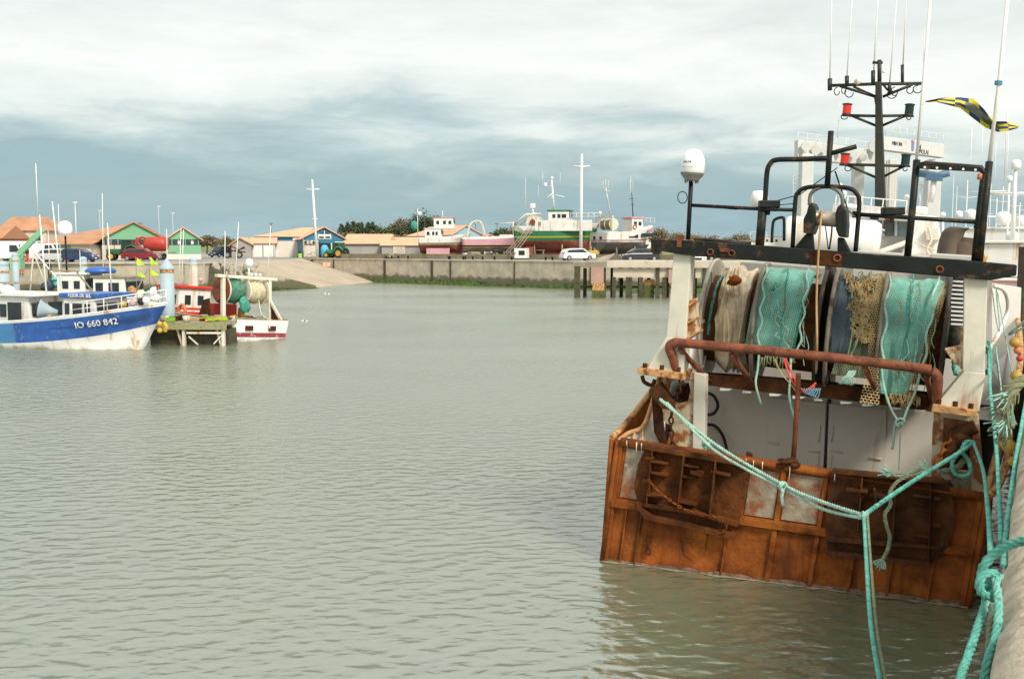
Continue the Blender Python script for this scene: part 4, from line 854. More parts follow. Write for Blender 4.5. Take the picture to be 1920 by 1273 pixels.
for (par_, xa, xb, ya, yb, rd_) in ((n1_, 1432, 1516, 500, 640, .87), (n3_, 1662, 1755, 520, 690, .885)):
    for k in range(22):
        m_ = MB(); x = r3.uniform(xa, xb); y = r3.uniform(ya, yb); l_ = r3.uniform(14, 60)
        m_.tube(smooth([surf(x, y, rd_), surf(x+r3.uniform(-8, 8), y+l_*.4, rd_+.01), surf(x+r3.uniform(-8, 8), y+l_*.7, rd_+.015), surf(x+r3.uniform(-6, 6), y+l_, rd_)], 4), .006, 4); m_.build('loose_twine', K['ropelt' if k % 3 else 'nettan'], par_)
for (par_, x0, x1, y0, y1, rd_) in ((n1_, 1478, 1462, 498, 655, .855), (n3_, 1712, 1694, 516, 700, .865)):
    m_ = MB(); m_.tube(smooth([surf(x0+(x1-x0)*k/8+1.5*math.sin(k*2), y0+(y1-y0)*k/8, rd_) for k in range(9)], 3), .012, 5); m_.build('net_seam', NGD, par_)
# ================================================================= the flag
def ppoly(pts, t): k = t*(len(pts)-1); i = min(int(k), len(pts)-2); return (pts[i][0]+(pts[i+1][0]-pts[i][0])*(k-i), pts[i][1]+(pts[i+1][1]-pts[i][1])*(k-i))
up_ = [(1735, 190), (1765, 184), (1800, 183), (1826, 186), (1845, 205), (1862, 228), (1885, 228), (1911, 236)]
lo_ = [(1735, 192), (1760, 193), (1800, 203), (1828, 225), (1848, 240), (1870, 248), (1890, 246), (1908, 241)]
FM = []
for nm, c_ in (('flag_yellow', (.72, .60, .02)), ('flag_blue', (.035, .05, .17)), ('flag_green', (.06, .14, .03)), ('flag_grey', (.22, .24, .20))):
    q = M(nm, c_, .8, .1, 4); FM.append(q)
fl = MB()
def fpt(u, t): a_, b_ = ppoly(up_, u), ppoly(lo_, u); return T(a_[0]*(1-t)+b_[0]*t, a_[1]*(1-t)+b_[1]*t, GV-.05+.14*math.sin(u*9+t*3)+.1*t)
fl.grid(fpt, 56, 12)
pat = {}
for j in range(12):
    for i in range(56):
        k = (i//7+j//3) % 2; mi = 0 if k else 1
        if 18 < i < 42 and j//3 in (1, 2): mi = (3 if i < 30 else 2) if not k else (2 if i > 34 else 3)
        fl.m[j*56+i] = mi
o_ = fl.build('flag', FM, fix=False); o_.matrix_world = BM; tag(o_, 'tattered yellow and blue chequered flag blowing from the white poles', 'flag')

# ================================================================= mooring lines (world space)
def rope(name, label, pts, r_, mat='rope', strands=3, cat='rope', group='green mooring ropes', pitch=None):
    m_ = MB(); o0 = Vector(pts[0]); rope_mb(m_, [Vector(p)-o0 for p in pts], r_, strands, pitch, 7 if r_ > .02 else 6)
    o_ = m_.build(name, K[mat]); o_.location = o0; return tag(o_, label, cat, group)
W3 = lambda x, y, v: BM @ T(x, y, v)
kn = at(1620, 966, 10.6)
pA = W3(1237, 748, -.15)
def sag(a_, b_, s_, n=6): a_, b_ = Vector(a_), Vector(b_); return [a_.lerp(b_, i/n)-Vector((0, 0, s_*4*(i/n)*(1-i/n))) for i in range(n+1)]
rope('mooring_rope', 'pale green doubled rope from the port quarter down to the knot, upper strand', [pA]+[at(x, y, Y) for x, y, Y in ((1340, 832, 13.6), (1467, 908, 12.3), (1540, 940, 11.5))]+[kn], .026, 'ropelt')
rope('mooring_rope', 'pale green doubled rope from the port quarter down to the knot, lower strand', [pA+Vector((.1, 0, -.05))]+[at(x, y, Y) for x, y, Y in ((1330, 836, 13.6), (1400, 880, 12.9), (1468, 915, 12.3), (1540, 953, 11.5))]+[kn+Vector((-.02, 0, -.03))], .022, 'ropelt')
rope('mooring_rope', 'green rope from the knot up to the starboard quarter of the trawler', [kn]+[at(x, y, Y) for x, y, Y in ((1660, 937, 11.1), (1720, 897, 11.8), (1780, 860, 12.4), (1825, 831, 12.9))], .030)
end_ = at(1660, 1330, 6.3)
rope('mooring_rope', 'bright green rope running from the knot down to the bottom of the picture', [kn]+[at(x, y, Y) for x, y, Y in ((1625, 1060, 9.2), (1634, 1180, 7.7))]+[end_], .021)
rope('mooring_rope', 'greyish worn rope alongside the bright green one dropping to the bottom', [kn+Vector((.03, -.02, 0))]+[at(x, y, Y) for x, y, Y in ((1633, 1060, 9.25), (1644, 1180, 7.75), (1671, 1330, 6.35))], .017, 'ropeold')
# knots
def knot(c_, r_, rr, seed, lab, tail=False, n=3):
    kt = MB()
    rq = random.Random(seed)
    for k in range(n):
        ax1 = Vector((rq.uniform(-1, 1), rq.uniform(-1, 1), rq.uniform(-1, 1))).normalized(); e1 = ax1.orthogonal().normalized(); e2 = ax1.cross(e1)
        rope_mb(kt, [c_+(e1*math.cos(a)+e2*math.sin(a))*r_ for a in [q*PI/4 for q in range(9)]], rr)
    if tail: rope_mb(kt, [at(1468, 918, 12.2)-kn, at(1466, 935, 12.2)-kn, at(1470, 950, 12.2)-kn], .028)
    o_ = kt.build('rope_knot', K['ropelt']); o_.location = kn; tag(o_, lab, 'knot')
knot(kn-kn, .035, .018, 1, 'knot where the three green ropes meet in front of the right trawl door'); knot(at(1468, 911, 12.25)-kn, .05, .016, 2, 'small knot with a hanging tail in the middle of the pale green rope', True); knot(at(1325, 834, 13.7)-kn, .06, .022, 5, 'knot lying on the top edge of the stern by the left pillar')
# old frayed rope hanging from the right door
of = [at(x, y, 12.3) for x, y in ((1672, 890), (1690, 893), (1706, 886), (1722, 880), (1735, 882), (1720, 888), (1700, 893), (1680, 905), (1668, 925), (1670, 945), (1664, 955), (1659, 965), (1662, 985), (1668, 1005), (1666, 1025), (1660, 1040), (1655, 1048))]
o_ = rope('frayed_rope', 'old frayed green and tan rope dangling in front of the right trawl door', of, .028, 'ropeold', group='frayed rope ends'); 
def frays(c_, dirs, mat, par, n=26, l=.17, seed=1, r_=.006):
    m_ = MB(); rq = random.Random(seed)
    for i in range(n):
        d_ = (Vector(dirs)+Vector((rq.uniform(-1, 1), rq.uniform(-1, 1), rq.uniform(-1, 1)))*.55).normalized(); q_ = c_+d_*l*rq.uniform(.5, 1.1)
        m_.tube(smooth([c_, c_.lerp(q_, .5)+Vector((rq.uniform(-1, 1), 0, rq.uniform(-1, 1)))*.02, q_], 3), r_, 4)
    return m_.build('frayed_strands', K[mat], par)
frays(of[-1]-of[0], (-.5, 0, -.8), 'ropelt', o_, 40, .14)
frays(of[0]-of[0], (-.8, 0, .35), 'ropelt', o_, 22, .16, 2); frays(of[4]-of[0], (-.4, 0, .4), 'ropelt', o_, 30, .14, 3)
# loops on the starboard quarter
rope('mooring_rope', 'green rope looped twice round the starboard quarter fittings', [at(x, y, Y) for x, y, Y in ((1828, 830, 12.9), (1812, 828, 12.85), (1804, 845, 12.8), (1815, 862, 12.8), (1820, 885, 12.75), (1806, 893, 12.75), (1790, 888, 12.8), (1785, 868, 12.85), (1795, 852, 12.9), (1806, 840, 12.9))], .032)
rope('mooring_rope', 'thick old olive rope end lying across the starboard fairlead', [at(x, y, 12.95) for x, y in ((1764, 883), (1785, 881), (1800, 872), (1808, 862))], .045, 'ropeold')
# three lines dropping to the quay at right
B0 = at(1868, 1040, 4.9)
rope('mooring_rope', 'green mooring rope from the starboard quarter to the quay, leftmost of three', [at(1825, 829, 12.9), at(1843, 880, 10.7), at(1852, 950, 8.2), at(1858, 1038, 6.1)], .021)
rope('mooring_rope', 'green mooring rope to the quay, middle of the three at right', [at(1853, 640, 14.5), at(1856, 720, 12.2), at(1868, 840, 9.5), at(1874, 940, 7.6), at(1878, 1015, 6.3)], .020)
rope('mooring_rope', 'darker green mooring rope nearest the quay wall, right of three', [at(1935, 690, 12.5), at(1915, 800, 9.7), at(1902, 880, 8.2), at(1888, 985, 6.6), at(1882, 1060, 5.6)], .020)
# big braids over the quay edge
def br(name, label, P_, r_, mat='rope'): return rope(name, label, [at(*p) for p in P_], r_, mat, 4, group='thick braided ropes over the quay edge', pitch=r_*6.5)
br('braided_rope', 'thick green braided rope bent over the concrete quay edge', ((1990, 985, 4.6), (1930, 1010, 4.65), (1890, 1022, 4.75), (1862, 1040, 4.8), (1844, 1062, 4.8), (1840, 1085, 4.8), (1852, 1100, 4.75)), .028)
br('braided_rope', 'thick green braided rope hanging down beside the quay edge', ((1862, 1072, 4.75), (1870, 1105, 4.7), (1872, 1150, 4.6), (1866, 1200, 4.5), (1850, 1245, 4.4), (1838, 1330, 4.3)), .025)
br('braided_rope', 'green rope loop of the big knot by the quay', ((1868, 1075, 4.75), (1848, 1075, 4.72), (1836, 1090, 4.7), (1840, 1110, 4.7), (1856, 1118, 4.72), (1866, 1095, 4.78), (1874, 1075, 4.8)), .026)
br('braided_rope', 'darker green braided rope slanting down to the left of the knot', ((1852, 1105, 4.8), (1845, 1140, 4.75), (1830, 1185, 4.6), (1815, 1230, 4.45), (1800, 1273, 4.3), (1785, 1340, 4.2)), .024)
br('braided_rope', 'old olive braided rope hanging lowest behind the green ones', ((1862, 1130, 4.95), (1856, 1180, 4.9), (1852, 1240, 4.8), (1842, 1330, 4.7)), .02, 'ropeold')
# tangled frayed heap on the quay ladder and buoys between hull and quay
hp_ = [at(x, y, 9.6) for x, y in ((1925, 712), (1908, 720), (1895, 735), (1888, 760), (1890, 785), (1896, 800))]
o_ = rope('frayed_rope', 'thick frayed green rope hanging over the side at the right edge', hp_, .07, 'ropeold', 4, group='frayed rope ends')
for k in range(5): frays(hp_[1+k]-hp_[0], (-.5, 0, -.6), 'ropelt' if k % 2 else 'ropeold', o_, 22, .22, 20+k, .007)
for x, y, Y, r_, c_, lb in ((1903, 642, 11.6, .062, 'yellow', 'yellow'), (1908, 657, 11.6, .045, 'orange', 'small orange'), (1912, 672, 11.7, .04, 'red', 'small red'), (1906, 705, 11.3, .068, 'yellow', 'larger yellow'), (1893, 838, 10.2, .075, 'yellow', 'muddy yellow'), (1899, 865, 10.1, .05, 'yellow', 'lowest yellow')):
    f_ = MB(); f_.lathe([(0, -r_), (r_*.6, -r_*.8), (r_, -r_*.2), (r_, r_*.2), (r_*.6, r_*.8), (r_*.2, r_*1.05), (.0, r_*1.05)], n=16); f_.tube([(0, 0, r_), (0.01, 0, r_*2.2)], .008, 5)
    o_ = f_.build('float', K['buoyy' if c_ == 'yellow' else c_]); o_.location = at(x, y, Y); tag(o_, lb+' net float hanging between the trawler and the quay wall', 'float', 'floats strung between trawler and quay')
# thin green lines on the starboard side
def tline(name, label, P_, r_=.008, mat='ropelt'):
    m_ = MB(); o0 = P_[0]; m_.tube(smooth([p-o0 for p in P_], 5), r_, 5); o_ = m_.build(name, K[mat]); o_.location = o0; return tag(o_, label, 'line')
tline('thin_line', 'thin green line drooping from the white side rail', [W3(1860, 540, 1.9), W3(1868, 600, 1.9), W3(1875, 620, 1.9), W3(1868, 540, 1.9), W3(1890, 660, 1.5), W3(1900, 720, 1.5)])
tline('thin_line', 'thin green lines running down the white hull side', [W3(1862, 645, 1.5), W3(1872, 700, 1.3), W3(1878, 760, 1.1)])
tline('thin_line', 'bundle of thin lines tied to the starboard rail', [W3(1866, 645, 1.5), W3(1876, 720, 1.2), W3(1884, 800, .9)], .012)
tline('thin_line', 'thin green line stretched from the rail to the quay', [W3(1892, 626, 1.8), at(1925, 600, 10.)], .016)
tline('thin_line', 'second thin green line stretched to the quay', [W3(1892, 628, 1.8), at(1925, 612, 10.)], .012)
rope('coiled_rope', 'short teal rope tuft tied at the top of the starboard hull', [W3(1853, 648, 1.4), W3(1856, 680, 1.4), W3(1852, 700, 1.35), W3(1854, 690, 1.3)], .04, group='rope tufts on the starboard rail')
rope('coiled_rope', 'teal rope bundle hanging inside the right gantry foot', [W3(1806, 655, .9), W3(1790, 672, .9), W3(1792, 700, .9), W3(1806, 702, .9)], .04, group='rope tufts on the starboard rail')
# dark timber pile by the quay
pl_ = MB(); pl_.box((0, 0, 1.2), (.28, .28, 6.)); o_ = pl_.build('fender_pile', K['darkwood']); p_ = qp(19.5, -.15); o_.location = (p_.x, p_.y, .5); tag(o_, 'dark timber fender pile on the quay at the right edge', 'pile')
# ================================================================= the town across the basin
G0 = 3.0
ROOF = M('orange_tiles', (.52, .26, .14), .85, .16, .5, mid=((.36, .18, .09), .45, .35), wave=('X', 1.1, .18)); ROOFP = M('pale_orange_tiles', (.74, .42, .25), .85, .1, .5, wave=('X', 1.1, .14)); ROOFD = M('brown_tiles', (.42, .20, .085), .85, .15, .5, wave=('X', 1.1, .18))
WC = M('cream_render', (.62, .56, .45), .9, .06, .5, dirt=(.45, .40, .30), da=.28, ds=.5, streak=True); WW = M('white_render', (.74, .70, .62), .9, .05, .5, dirt=(.55, .5, .4), da=.2, ds=.5); WGY = M('grey_render', (.36, .335, .31), .9, .08, .5)
CG = M('green_cladding', (.20, .44, .25), .6, .06, .4, wave=('X', 2.2, .12)); CB = M('blue_cladding', (.035, .185, .30), .6, .08, .4, wave=('X', 2.2, .16)); CLB = M('pale_blue_cladding', (.28, .46, .56), .6, .06, .4, wave=('X', 2.2, .1))
GL = M('far_window', (.05, .07, .085), .15, .3, 2); DK = M('dark_doorway', (.012, .014, .015), .8); WF = M('white_trim', (.78, .76, .70), .6, .05)
def fac(Y, xl, xr, a):
    P0 = Vector((gx(xl, Y), Y, G0)); k = (xr-CX)/FPX; W = (k*Y-P0.x)/(math.cos(a)-k*math.sin(a)); return P0, W
class House:
    """local x along the facade, y to the back, z up; px() turns picture columns and rows on the facade into local x, z"""
    def __init__(s, name, label, Y, xl, xr, a=0., cat='building', group=None):
        s.a = R(a); s.P0, s.W = fac(Y, xl, xr, s.a); s.t = empty(name, s.P0, s.a, label, cat, group); s.f = Vector((math.cos(s.a), math.sin(s.a), 0)); s.n = Vector((-s.f.y, s.f.x, 0))
    def px(s, x, y, dep=0.):
        r = ray(x, y); c = Vector((0, 0, EYE)); q = s.P0+s.n*dep; t = (q-c).dot(s.n)/r.dot(s.n); p = c+r*t-s.P0; return p.dot(s.f), p.z
    def ph(s, y, x): return s.px(x, y)[1]
    def box(s, nm, mat, x0, x1, y0, y1, z0, z1, par=None):
        m = MB(); m.bb(x0, x1, y0, y1, z0, z1); return m.build(nm, mat, par or s.t)
    def rect(s, nm, mat, xa, ya, xb, yb, d=.12, off=0., par=None):
        (x0, z1), (x1, z0) = s.px(xa, ya), s.px(xb, yb); return s.box(nm, mat, x0, x1, -off-d, -off+.02, max(z0, 0), z1, par)
    def walls(s, mat, D, h, name='wall', x0=0, x1=None):
        return s.box(name, mat, x0, s.W if x1 is None else x1, 0, D, 0, h)
    def gable_y(s, D, h, hr, roof, gm, xp=.5, x0=0, x1=None, over=.35, z0=None, name='roof'):   # ridge runs to the back
        x1 = s.W if x1 is None else x1; xm = x0+(x1-x0)*xp
        m = MB(); m.prism([(x0, 0, h), (x1, 0, h), (xm, 0, hr)], (0, D, 0)); m.build('gable', gm, s.t)
        m = MB(); th = .16; e = over; sl = (hr-h)/(xm-x0); sr = (hr-h)/(x1-xm)
        m.prism([(x0-e, -e, h-e*sl+.02), (xm, -e, hr+.02), (x1+e, -e, h-e*sr+.02), (x1+e, -e, h-e*sr+th), (xm, -e, hr+th*1.2), (x0-e, -e, h-e*sl+th)], (0, D+2*e, 0)); return m.build(name, roof, s.t)
    def gable_x(s, D, h, hr, roof, gm, x0=0, x1=None, over=.35, hipl=0, hipr=0, name='roof'):    # ridge runs along the facade
        x1 = s.W if x1 is None else x1
        m = MB(); e = over; sl = (hr-h)/(D/2); z = h-e*sl
        A = [(x0-e, -e, z+.02), (x1+e, -e, z+.02), (x1+e, D+e, z+.02), (x0-e, D+e, z+.02), (x0-e+hipl, D/2, hr+.15), (x1+e-hipr, D/2, hr+.15)]
        m.add(A, [(0, 1, 5, 4), (2, 3, 4, 5), (1, 2, 5), (3, 0, 4), (0, 3, 2, 1)]); 
        if not (hipl or hipr):
            m2 = MB()
            for xx in (x0, x1-.1): m2.prism([(xx, 0, h), (xx, D, h), (xx, D/2, hr)], (.1, 0, 0))
            m2.build('gable', gm, s.t)
        return m.build(name, roof, s.t)
    def window(s, xa, ya, xb, yb, panes=2):
        f_ = s.rect('window', WF, xa-1, ya-1, xb+1, yb+1, .06); w_ = (xb-xa)/panes
        for k in range(panes): s.rect('pane', GL, xa+w_*k+.4, ya, xa+w_*(k+1)-.4, yb, .05, .04, f_)
        return f_
# cream two-storey house at far left
h = House('house', 'cream two-storey house with orange roof at the far left', 150, 4, 91); e_, r_ = h.ph(431, 45), h.ph(420, 45)
h.walls(WC, 9, e_); h.gable_x(9, e_, r_+1.0, ROOF, WC, hipr=2.2, hipl=0.01)
for q in ((16, 442, 34, 451), (60, 441, 77, 451)): h.window(*q)
h.window(61, 472, 70, 480, 1); h.rect('sign', M('grey_sign', (.5, .5, .52), .6), 60, 460, 80, 464); h.rect('drain_pipe', WGY, 47, 434, 48.5, 484, .15); h.rect('cornice', WGY, 6, 455, 91, 456.2, .15)
h = House('house', 'orange-roofed house cut off by the left edge of the picture', 142, -40, 5); h.walls(M('orange_wall', (.60, .28, .15), .9), 8, h.ph(447, 0)); h.gable_x(8, h.ph(446, 0), h.ph(424, 0), ROOF, WC); h.rect('door', CG, -2, 459, 5, 476)
# green market hall: two bays
h = House('market_hall', 'long hall with green gables, window strip and orange tiled roofs', 134, 194, 379, 20)
x1 = h.px(311, 450)[0]; e_ = h.ph(449, 250); e2 = h.ph(449, 345)
h.walls(WC, 24, h.ph(460, 250), 'lower_wall', 0, x1); h.walls(CG, 24, h.ph(460, 345), 'green_wall', x1+.003, None); h.box('base', WW, x1, h.W+.02, -.06, 0, 0, h.ph(477, 345)); h.box('window_strip', GL, .1, h.W-.1, .06, 23.9, h.ph(460, 250)+.002, e_-.002)
for k in range(15): xx = .3+k*(h.W-.6)/14; h.box('mullion', CG if k > 8 else WGY, xx-.05, xx+.05, -.02, .06, h.ph(460, 250), e_)
h.gable_y(24, e_, h.ph(418, 252), ROOF, CG, .5, 0, x1, name='roof'); h.gable_y(24, e2, h.ph(428, 343), ROOFP, CG, .5, x1+.04, h.W, name='roof')
for (xa, ya) in ((333, 452), (358, 452)): h.rect('window_blind', WW, xa, ya, xa+5, ya+6, .05, .02)
# older tiled hall to its left, big roof
h = House('storehouse', 'cream storehouse with big brown-orange roof left of the green gables', 137, 132, 194, 0); h.walls(WC, 20, h.ph(446, 160)); 
h.gable_x(26, h.ph(447, 170), h.ph(419, 170), ROOF, WC, x0=h.px(92, 450)[0], x1=h.W+.3, hipl=6, hipr=.0); h.rect('window', GL, 176, 463, 180, 472); h.rect('window', GL, 183, 463, 187, 472)
h = House('lean_to', 'low lean-to with green doors under a brown-orange roof behind the vans', 132, 91, 173, 0); h.walls(WC, 5, h.ph(459, 130), x0=h.px(133, 460)[0]); h.box('green_door', CG, 0, h.px(133, 460)[0], .0, 4, 0, h.ph(459, 130))
m = MB(); z0, z1 = h.ph(459, 130), h.ph(444, 130); m.prism([(-.5, -.5, z0), (-.5, 5, z1), (-.5, 5, z1+.15), (-.5, -.5, z0+.15)], (h.W+1, 0, 0)); m.build('roof', ROOF, h.t); h.rect('round_window', GL, 151, 471, 155, 476)
# garage
h = House('garage', 'small white double garage with orange roof', 160, 473, 517, 12); e_ = h.ph(456, 495); h.walls(WW, 9, e_); h.gable_x(9, e_, h.ph(447, 495), ROOFP, WGY)
h.rect('garage_door', WF, 475, 461, 492, 482, .08); h.rect('garage_door', WF, 494, 461, 513, 482, .08); h.rect('door_post', WGY, 492, 459, 494, 483, .1)
h = House('shed', 'grey gabled shed beside the white double garage', 158, 436, 473, 8); e_ = h.ph(458, 455); h.walls(WGY, 9, e_); h.gable_y(9, e_, h.ph(447, 452), ROOFP, WGY, .45)
# blue hall
h = House('workshop', 'bright blue workshop with gable window and dark doorway', 156, 568, 648, 16); e_ = h.ph(448, 610)
h.walls(CB, 38, e_); h.gable_y(38, e_, h.ph(427, 609), ROOFP, CB, .52)
h.rect('doorway', DK, 598, 456, 624, 483, .05); w_ = h.rect('gable_window', WF, 596, 439, 621, 448.5, .08); h.rect('pane', GL, 598, 443.5, 607, 447, .05, .07, w_); h.rect('pane', GL, 610, 443.5, 619, 447, .05, .07, w_)
w_ = MB(); a_ = [h.px(*q) for q in ((598, 439), (619, 439), (608, 433.5))]; w_.prism([(x, -.02, z) for x, z in a_], (0, -.1, 0)); w_.build('gable_light', GL, h.t)
h.rect('mullion', WF, 607.4, 433, 609, 448, .12, .02); h.rect('panel', WF, 628, 453.5, 642, 460, .08); h.rect('door_frame', WF, 620, 456, 622.5, 476, .15)
h.rect('white_bay', WW, 569, 451, 597, 482, .35); b_ = h.rect('shutter', WC, 571, 460, 590, 482, .06, .36); h.rect('lintel', K['rust'], 570, 458.5, 590, 460, .1, .36)
sx_, sz_ = h.px(580, 455); text('lettering', 'OCEAN', (sx_, -.42, sz_), .75, (PI/2, 0, 0), GL, h.t, .01, 1.3)
for sx0 in (572.5, 588):
    q_ = MB(); a_, b2_ = h.px(sx0, 454.8); q_.prism([(a_-.25, -.38, b2_), (a_, -.38, b2_-.3), (a_+.25, -.38, b2_), (a_, -.38, b2_+.3)], (0, -.04, 0)); q_.build('emblem', K['weed'] if 'weed' in K else CG, h.t)
h = House('workshop', 'long blue and cream side wing with two-tone roof behind the bright blue gable', 166, 478, 571, 0); e_ = h.ph(443.5, 540); zc = h.ph(452, 540)
h.walls(WW, 14, zc, 'lower_wall'); h.box('upper_wall', CB, 0, h.W, .03, 14, zc, e_); h.box('panel', WF, h.px(549, 445)[0], h.px(562, 445)[0], -.08, .03, h.ph(451, 555), h.ph(445, 555)); h.box('pale_panel', CLB, h.px(500, 445)[0], h.px(515, 445)[0], -.08, .03, zc, e_-.1)
h.gable_x(14, e_, h.ph(427, 540), ROOFP, WW, hipl=7, hipr=0.01); 
# sheds to the right of it
h = House('shed', 'white building with pale orange roof and red door right of the blue workshop', 170, 648, 728, 0); e_ = h.ph(452, 690); h.walls(WW, 10, e_); h.gable_x(10, e_, h.ph(440, 690), ROOFP, WGY); h.rect('red_door', K['red'], 649, 452, 660, 462)
h = House('shed', 'low grey shed with thin pale roof behind the parapet', 155, 646, 716, 0); e_ = h.ph(457, 690); h.walls(WGY, 5, e_); h.gable_x(5, e_, h.ph(453, 690), ROOFP, WGY, over=.4); h.rect('base_strip', WW, 647, 480, 716, 482)
h = House('shed', 'second low grey shed with pale door behind the parapet', 153, 716.5, 795, 0); e_ = h.ph(460, 750); h.walls(WGY, 5, e_); h.gable_x(5, e_, h.ph(453, 750), ROOFP, WGY, over=.3); h.rect('door', WC, 737, 461, 760, 480)
h = House('shed', 'wide orange-roofed shed behind the two low grey sheds', 185, 715, 792, 0); e_ = h.ph(456, 750); h.walls(WC, 10, e_); h.gable_x(10, e_, h.ph(446, 750), ROOFP, WC)
# pale blue hall
h = House('boat_shed', 'pale blue boat shed with orange roof behind the pink boat', 190, 850, 903, 25); e_ = h.ph(440, 875); h.walls(CLB, 20, e_); h.gable_y(20, e_, h.ph(424, 873), ROOFP, CLB, .45)
h = House('boat_shed', 'long pale blue wing with orange roof left of the boat shed gable', 198, 764, 856, 0); e_ = h.ph(442, 810); h.walls(CLB, 14, e_); h.gable_x(14, e_, h.ph(425, 810), ROOFP, CLB, hipl=6, hipr=.01); h.box('skylight', WF, h.px(815, 430)[0], h.px(850, 430)[0], 5.5, 6.6, h.ph(426.5, 830), h.ph(424.5, 830))
h = House('boat_shed', 'small pale green gabled shed behind the pink hull', 185, 900, 946, 10); e_ = h.ph(453, 920); h.walls(CG, 14, e_); h.gable_y(14, e_, h.ph(441, 918), ROOFP, CG, .4)
h = House('shed', 'orange-roofed shed right of the pale green gable', 188, 940, 985, 0); e_ = h.ph(450, 960); h.walls(WC, 8, e_); h.gable_x(8, e_, h.ph(441, 960), ROOFP, WC)
h = House('house', 'tiny pale house with orange roof far away behind the dunes', 330, 1195, 1222, 0); h.walls(WW, 6, h.ph(447, 1205)); h.gable_x(6, h.ph(447, 1205), h.ph(440, 1205), ROOF, WW)

# ---- poles ----------------------------------------------------------------
def pole(name, label, x, yb, yt, Y, r_, arms=(), mat='white', cat='mast', base=None, lean=0., group=None):
    zb = gz(yb, Y) if base is None else base; t = empty(name, (gx(x, Y), Y, zb), 0, label, cat, group); H = gz(yt, Y)-zb
    m = MB(); m.tube([(0, 0, 0), (lean, 0, H)], [r_, r_*.6], 8); m.build('pole', K[mat], t)
    for (y, w_, th) in arms:
        z = gz(y, Y)-zb; m = MB(); m.tube([(-w_/2+lean*z/H, 0, z+.05*w_), (lean*z/H, 0, z), (w_/2+lean*z/H, 0, z+.05*w_)], th, 6); m.build('cross_arm', K[mat], t)
    return t
pole('signal_mast', 'tall white mast with one crossbar in front of the blue workshop', 596, 484, 337, 150, .22, ((356, 1.9, .1), (411, .8, .09)), base=G0, lean=-.55)
pole('signal_mast', 'tallest white mast with crossbar standing between the two hauled-out boats', 1088.5, 482, 289, 128, .24, ((313, 2.0, .1), ), base=G0, lean=.06)
pole('street_lamp', 'slender street lamp with a small head at the far left', 147, 480, 380, 150, .07, ((380.5, .6, .12), ), base=G0)
for x, y, Y in ((302, 387, 210), (328, 400, 200), (192, 395, 220)): pole('street_lamp', 'distant street lamp rising above the green hall roofs', x, 470, y, Y, .05, ((y+.5, .8, .10), ), 'hullw', 'lamp', base=G0, group='distant street lamps')
for x, y, Y in ((267, 417, 200), (511, 417, 230), (748, 412, 240), (892, 417, 250), (932, 418, 250), (797, 409, 230), (664, 413, 260)): pole('utility_pole', 'small dark wooden utility pole behind the roofs', x, 460, y, Y, .10, ((y+2.5, 1.2, .06), ), 'darkwood', 'pole', base=G0, group='utility poles behind the roofs')

# ---- trees and dunes ---------------------------------------------------------
FOL = [M('foliage_dark', (.045, .065, .022), .9, .5, .9), M('foliage_green', (.085, .11, .035), .9, .45, .9), M('foliage_brown', (.17, .13, .07), .9, .35, .9), M('dune_grass', (.17, .19, .07), .95, .3, .3, dirt=(.25, .22, .12), da=.4, ds=.15)]
BARK = M('bark', (.10, .08, .06), .9)
def tree(name, label, x, yb, yt, w, Y, mat, seed, kind='round', group=None, cat='tree', n=700):
    base = G0; H = gz(yt, Y)-base; Wd = w/FPX*Y; t = empty(name, (gx(x, Y), Y, base), 0, label, cat, group); q = random.Random(seed); low = (gz(yb, Y)-base)
    tk_ = MB(); tk_.tube([(0, 0, 0), (Wd*.03, 0, H*.5), (0, 0, H*.9)], [Wd*.03+.05, Wd*.02+.03, .03], 6)
    for k in range(4): a = q.uniform(0, 6.3); tk_.tube([(0, 0, H*.35), (Wd*.3*math.cos(a), Wd*.3*math.sin(a), H*.75)], [.06, .02], 5)
    tk_.build('trunk', BARK, t); m = MB()
    cl = []
    if kind == 'pine':
        for k in range(9):
            f_ = k/8; z = low+(H-low)*f_; rr = Wd*.55*(1-f_)**.8+.12
            for j in range(4): a = q.uniform(0, 6.3); rq = rr*q.uniform(.5, 1); cl.append((math.cos(a)*rq, math.sin(a)*rq, z-rq*.25+q.uniform(-.2, .3), .38+.1*Wd*(1-f_)))
    else:
        for k in range(max(16, int(Wd*3.2))):
            a = q.uniform(0, 6.3); rr = Wd/2*math.sqrt(q.random()); u = rr/(Wd/2); z = low*.6+(H-low*.6)*(.45+.55*q.random())*(1-.42*u*u); cl.append((math.cos(a)*rr, math.sin(a)*rr*.7, z-.4, q.uniform(.5, 1.1)*min(2.2, H*.22+.3)))
    for i in range(n):
        c_ = q.choice(cl); d_ = Vector((q.gauss(0, 1), q.gauss(0, 1), q.gauss(0, .8))).normalized()*c_[3]*q.random()**.4; p = Vector(c_[:3])+d_; s_ = q.uniform(.5, 1.1)*(.30 if kind != 'pine' else .26)
        e1 = Vector((q.gauss(0, 1), q.gauss(0, 1), q.gauss(0, .7))).normalized(); e2 = e1.orthogonal().normalized(); m.add([p+e1*s_, p+e2*s_*.7, p-e1*s_, p-e2*s_*.6], [(0, 1, 2, 3)])
    m.build('crown', mat, t, fix=False); return t
for i, (x, yt, w) in enumerate(((642, 424, 12), (654, 421, 13), (664, 419, 14), (673, 422, 12), (680, 420, 16), (691, 421, 15), (700, 420, 14))):
    tree('pine_tree', 'small dark pine in the row behind the orange-roofed sheds', x, 436, yt, w, 230, FOL[0], 40+i, 'pine', 'row of small pines', n=420)
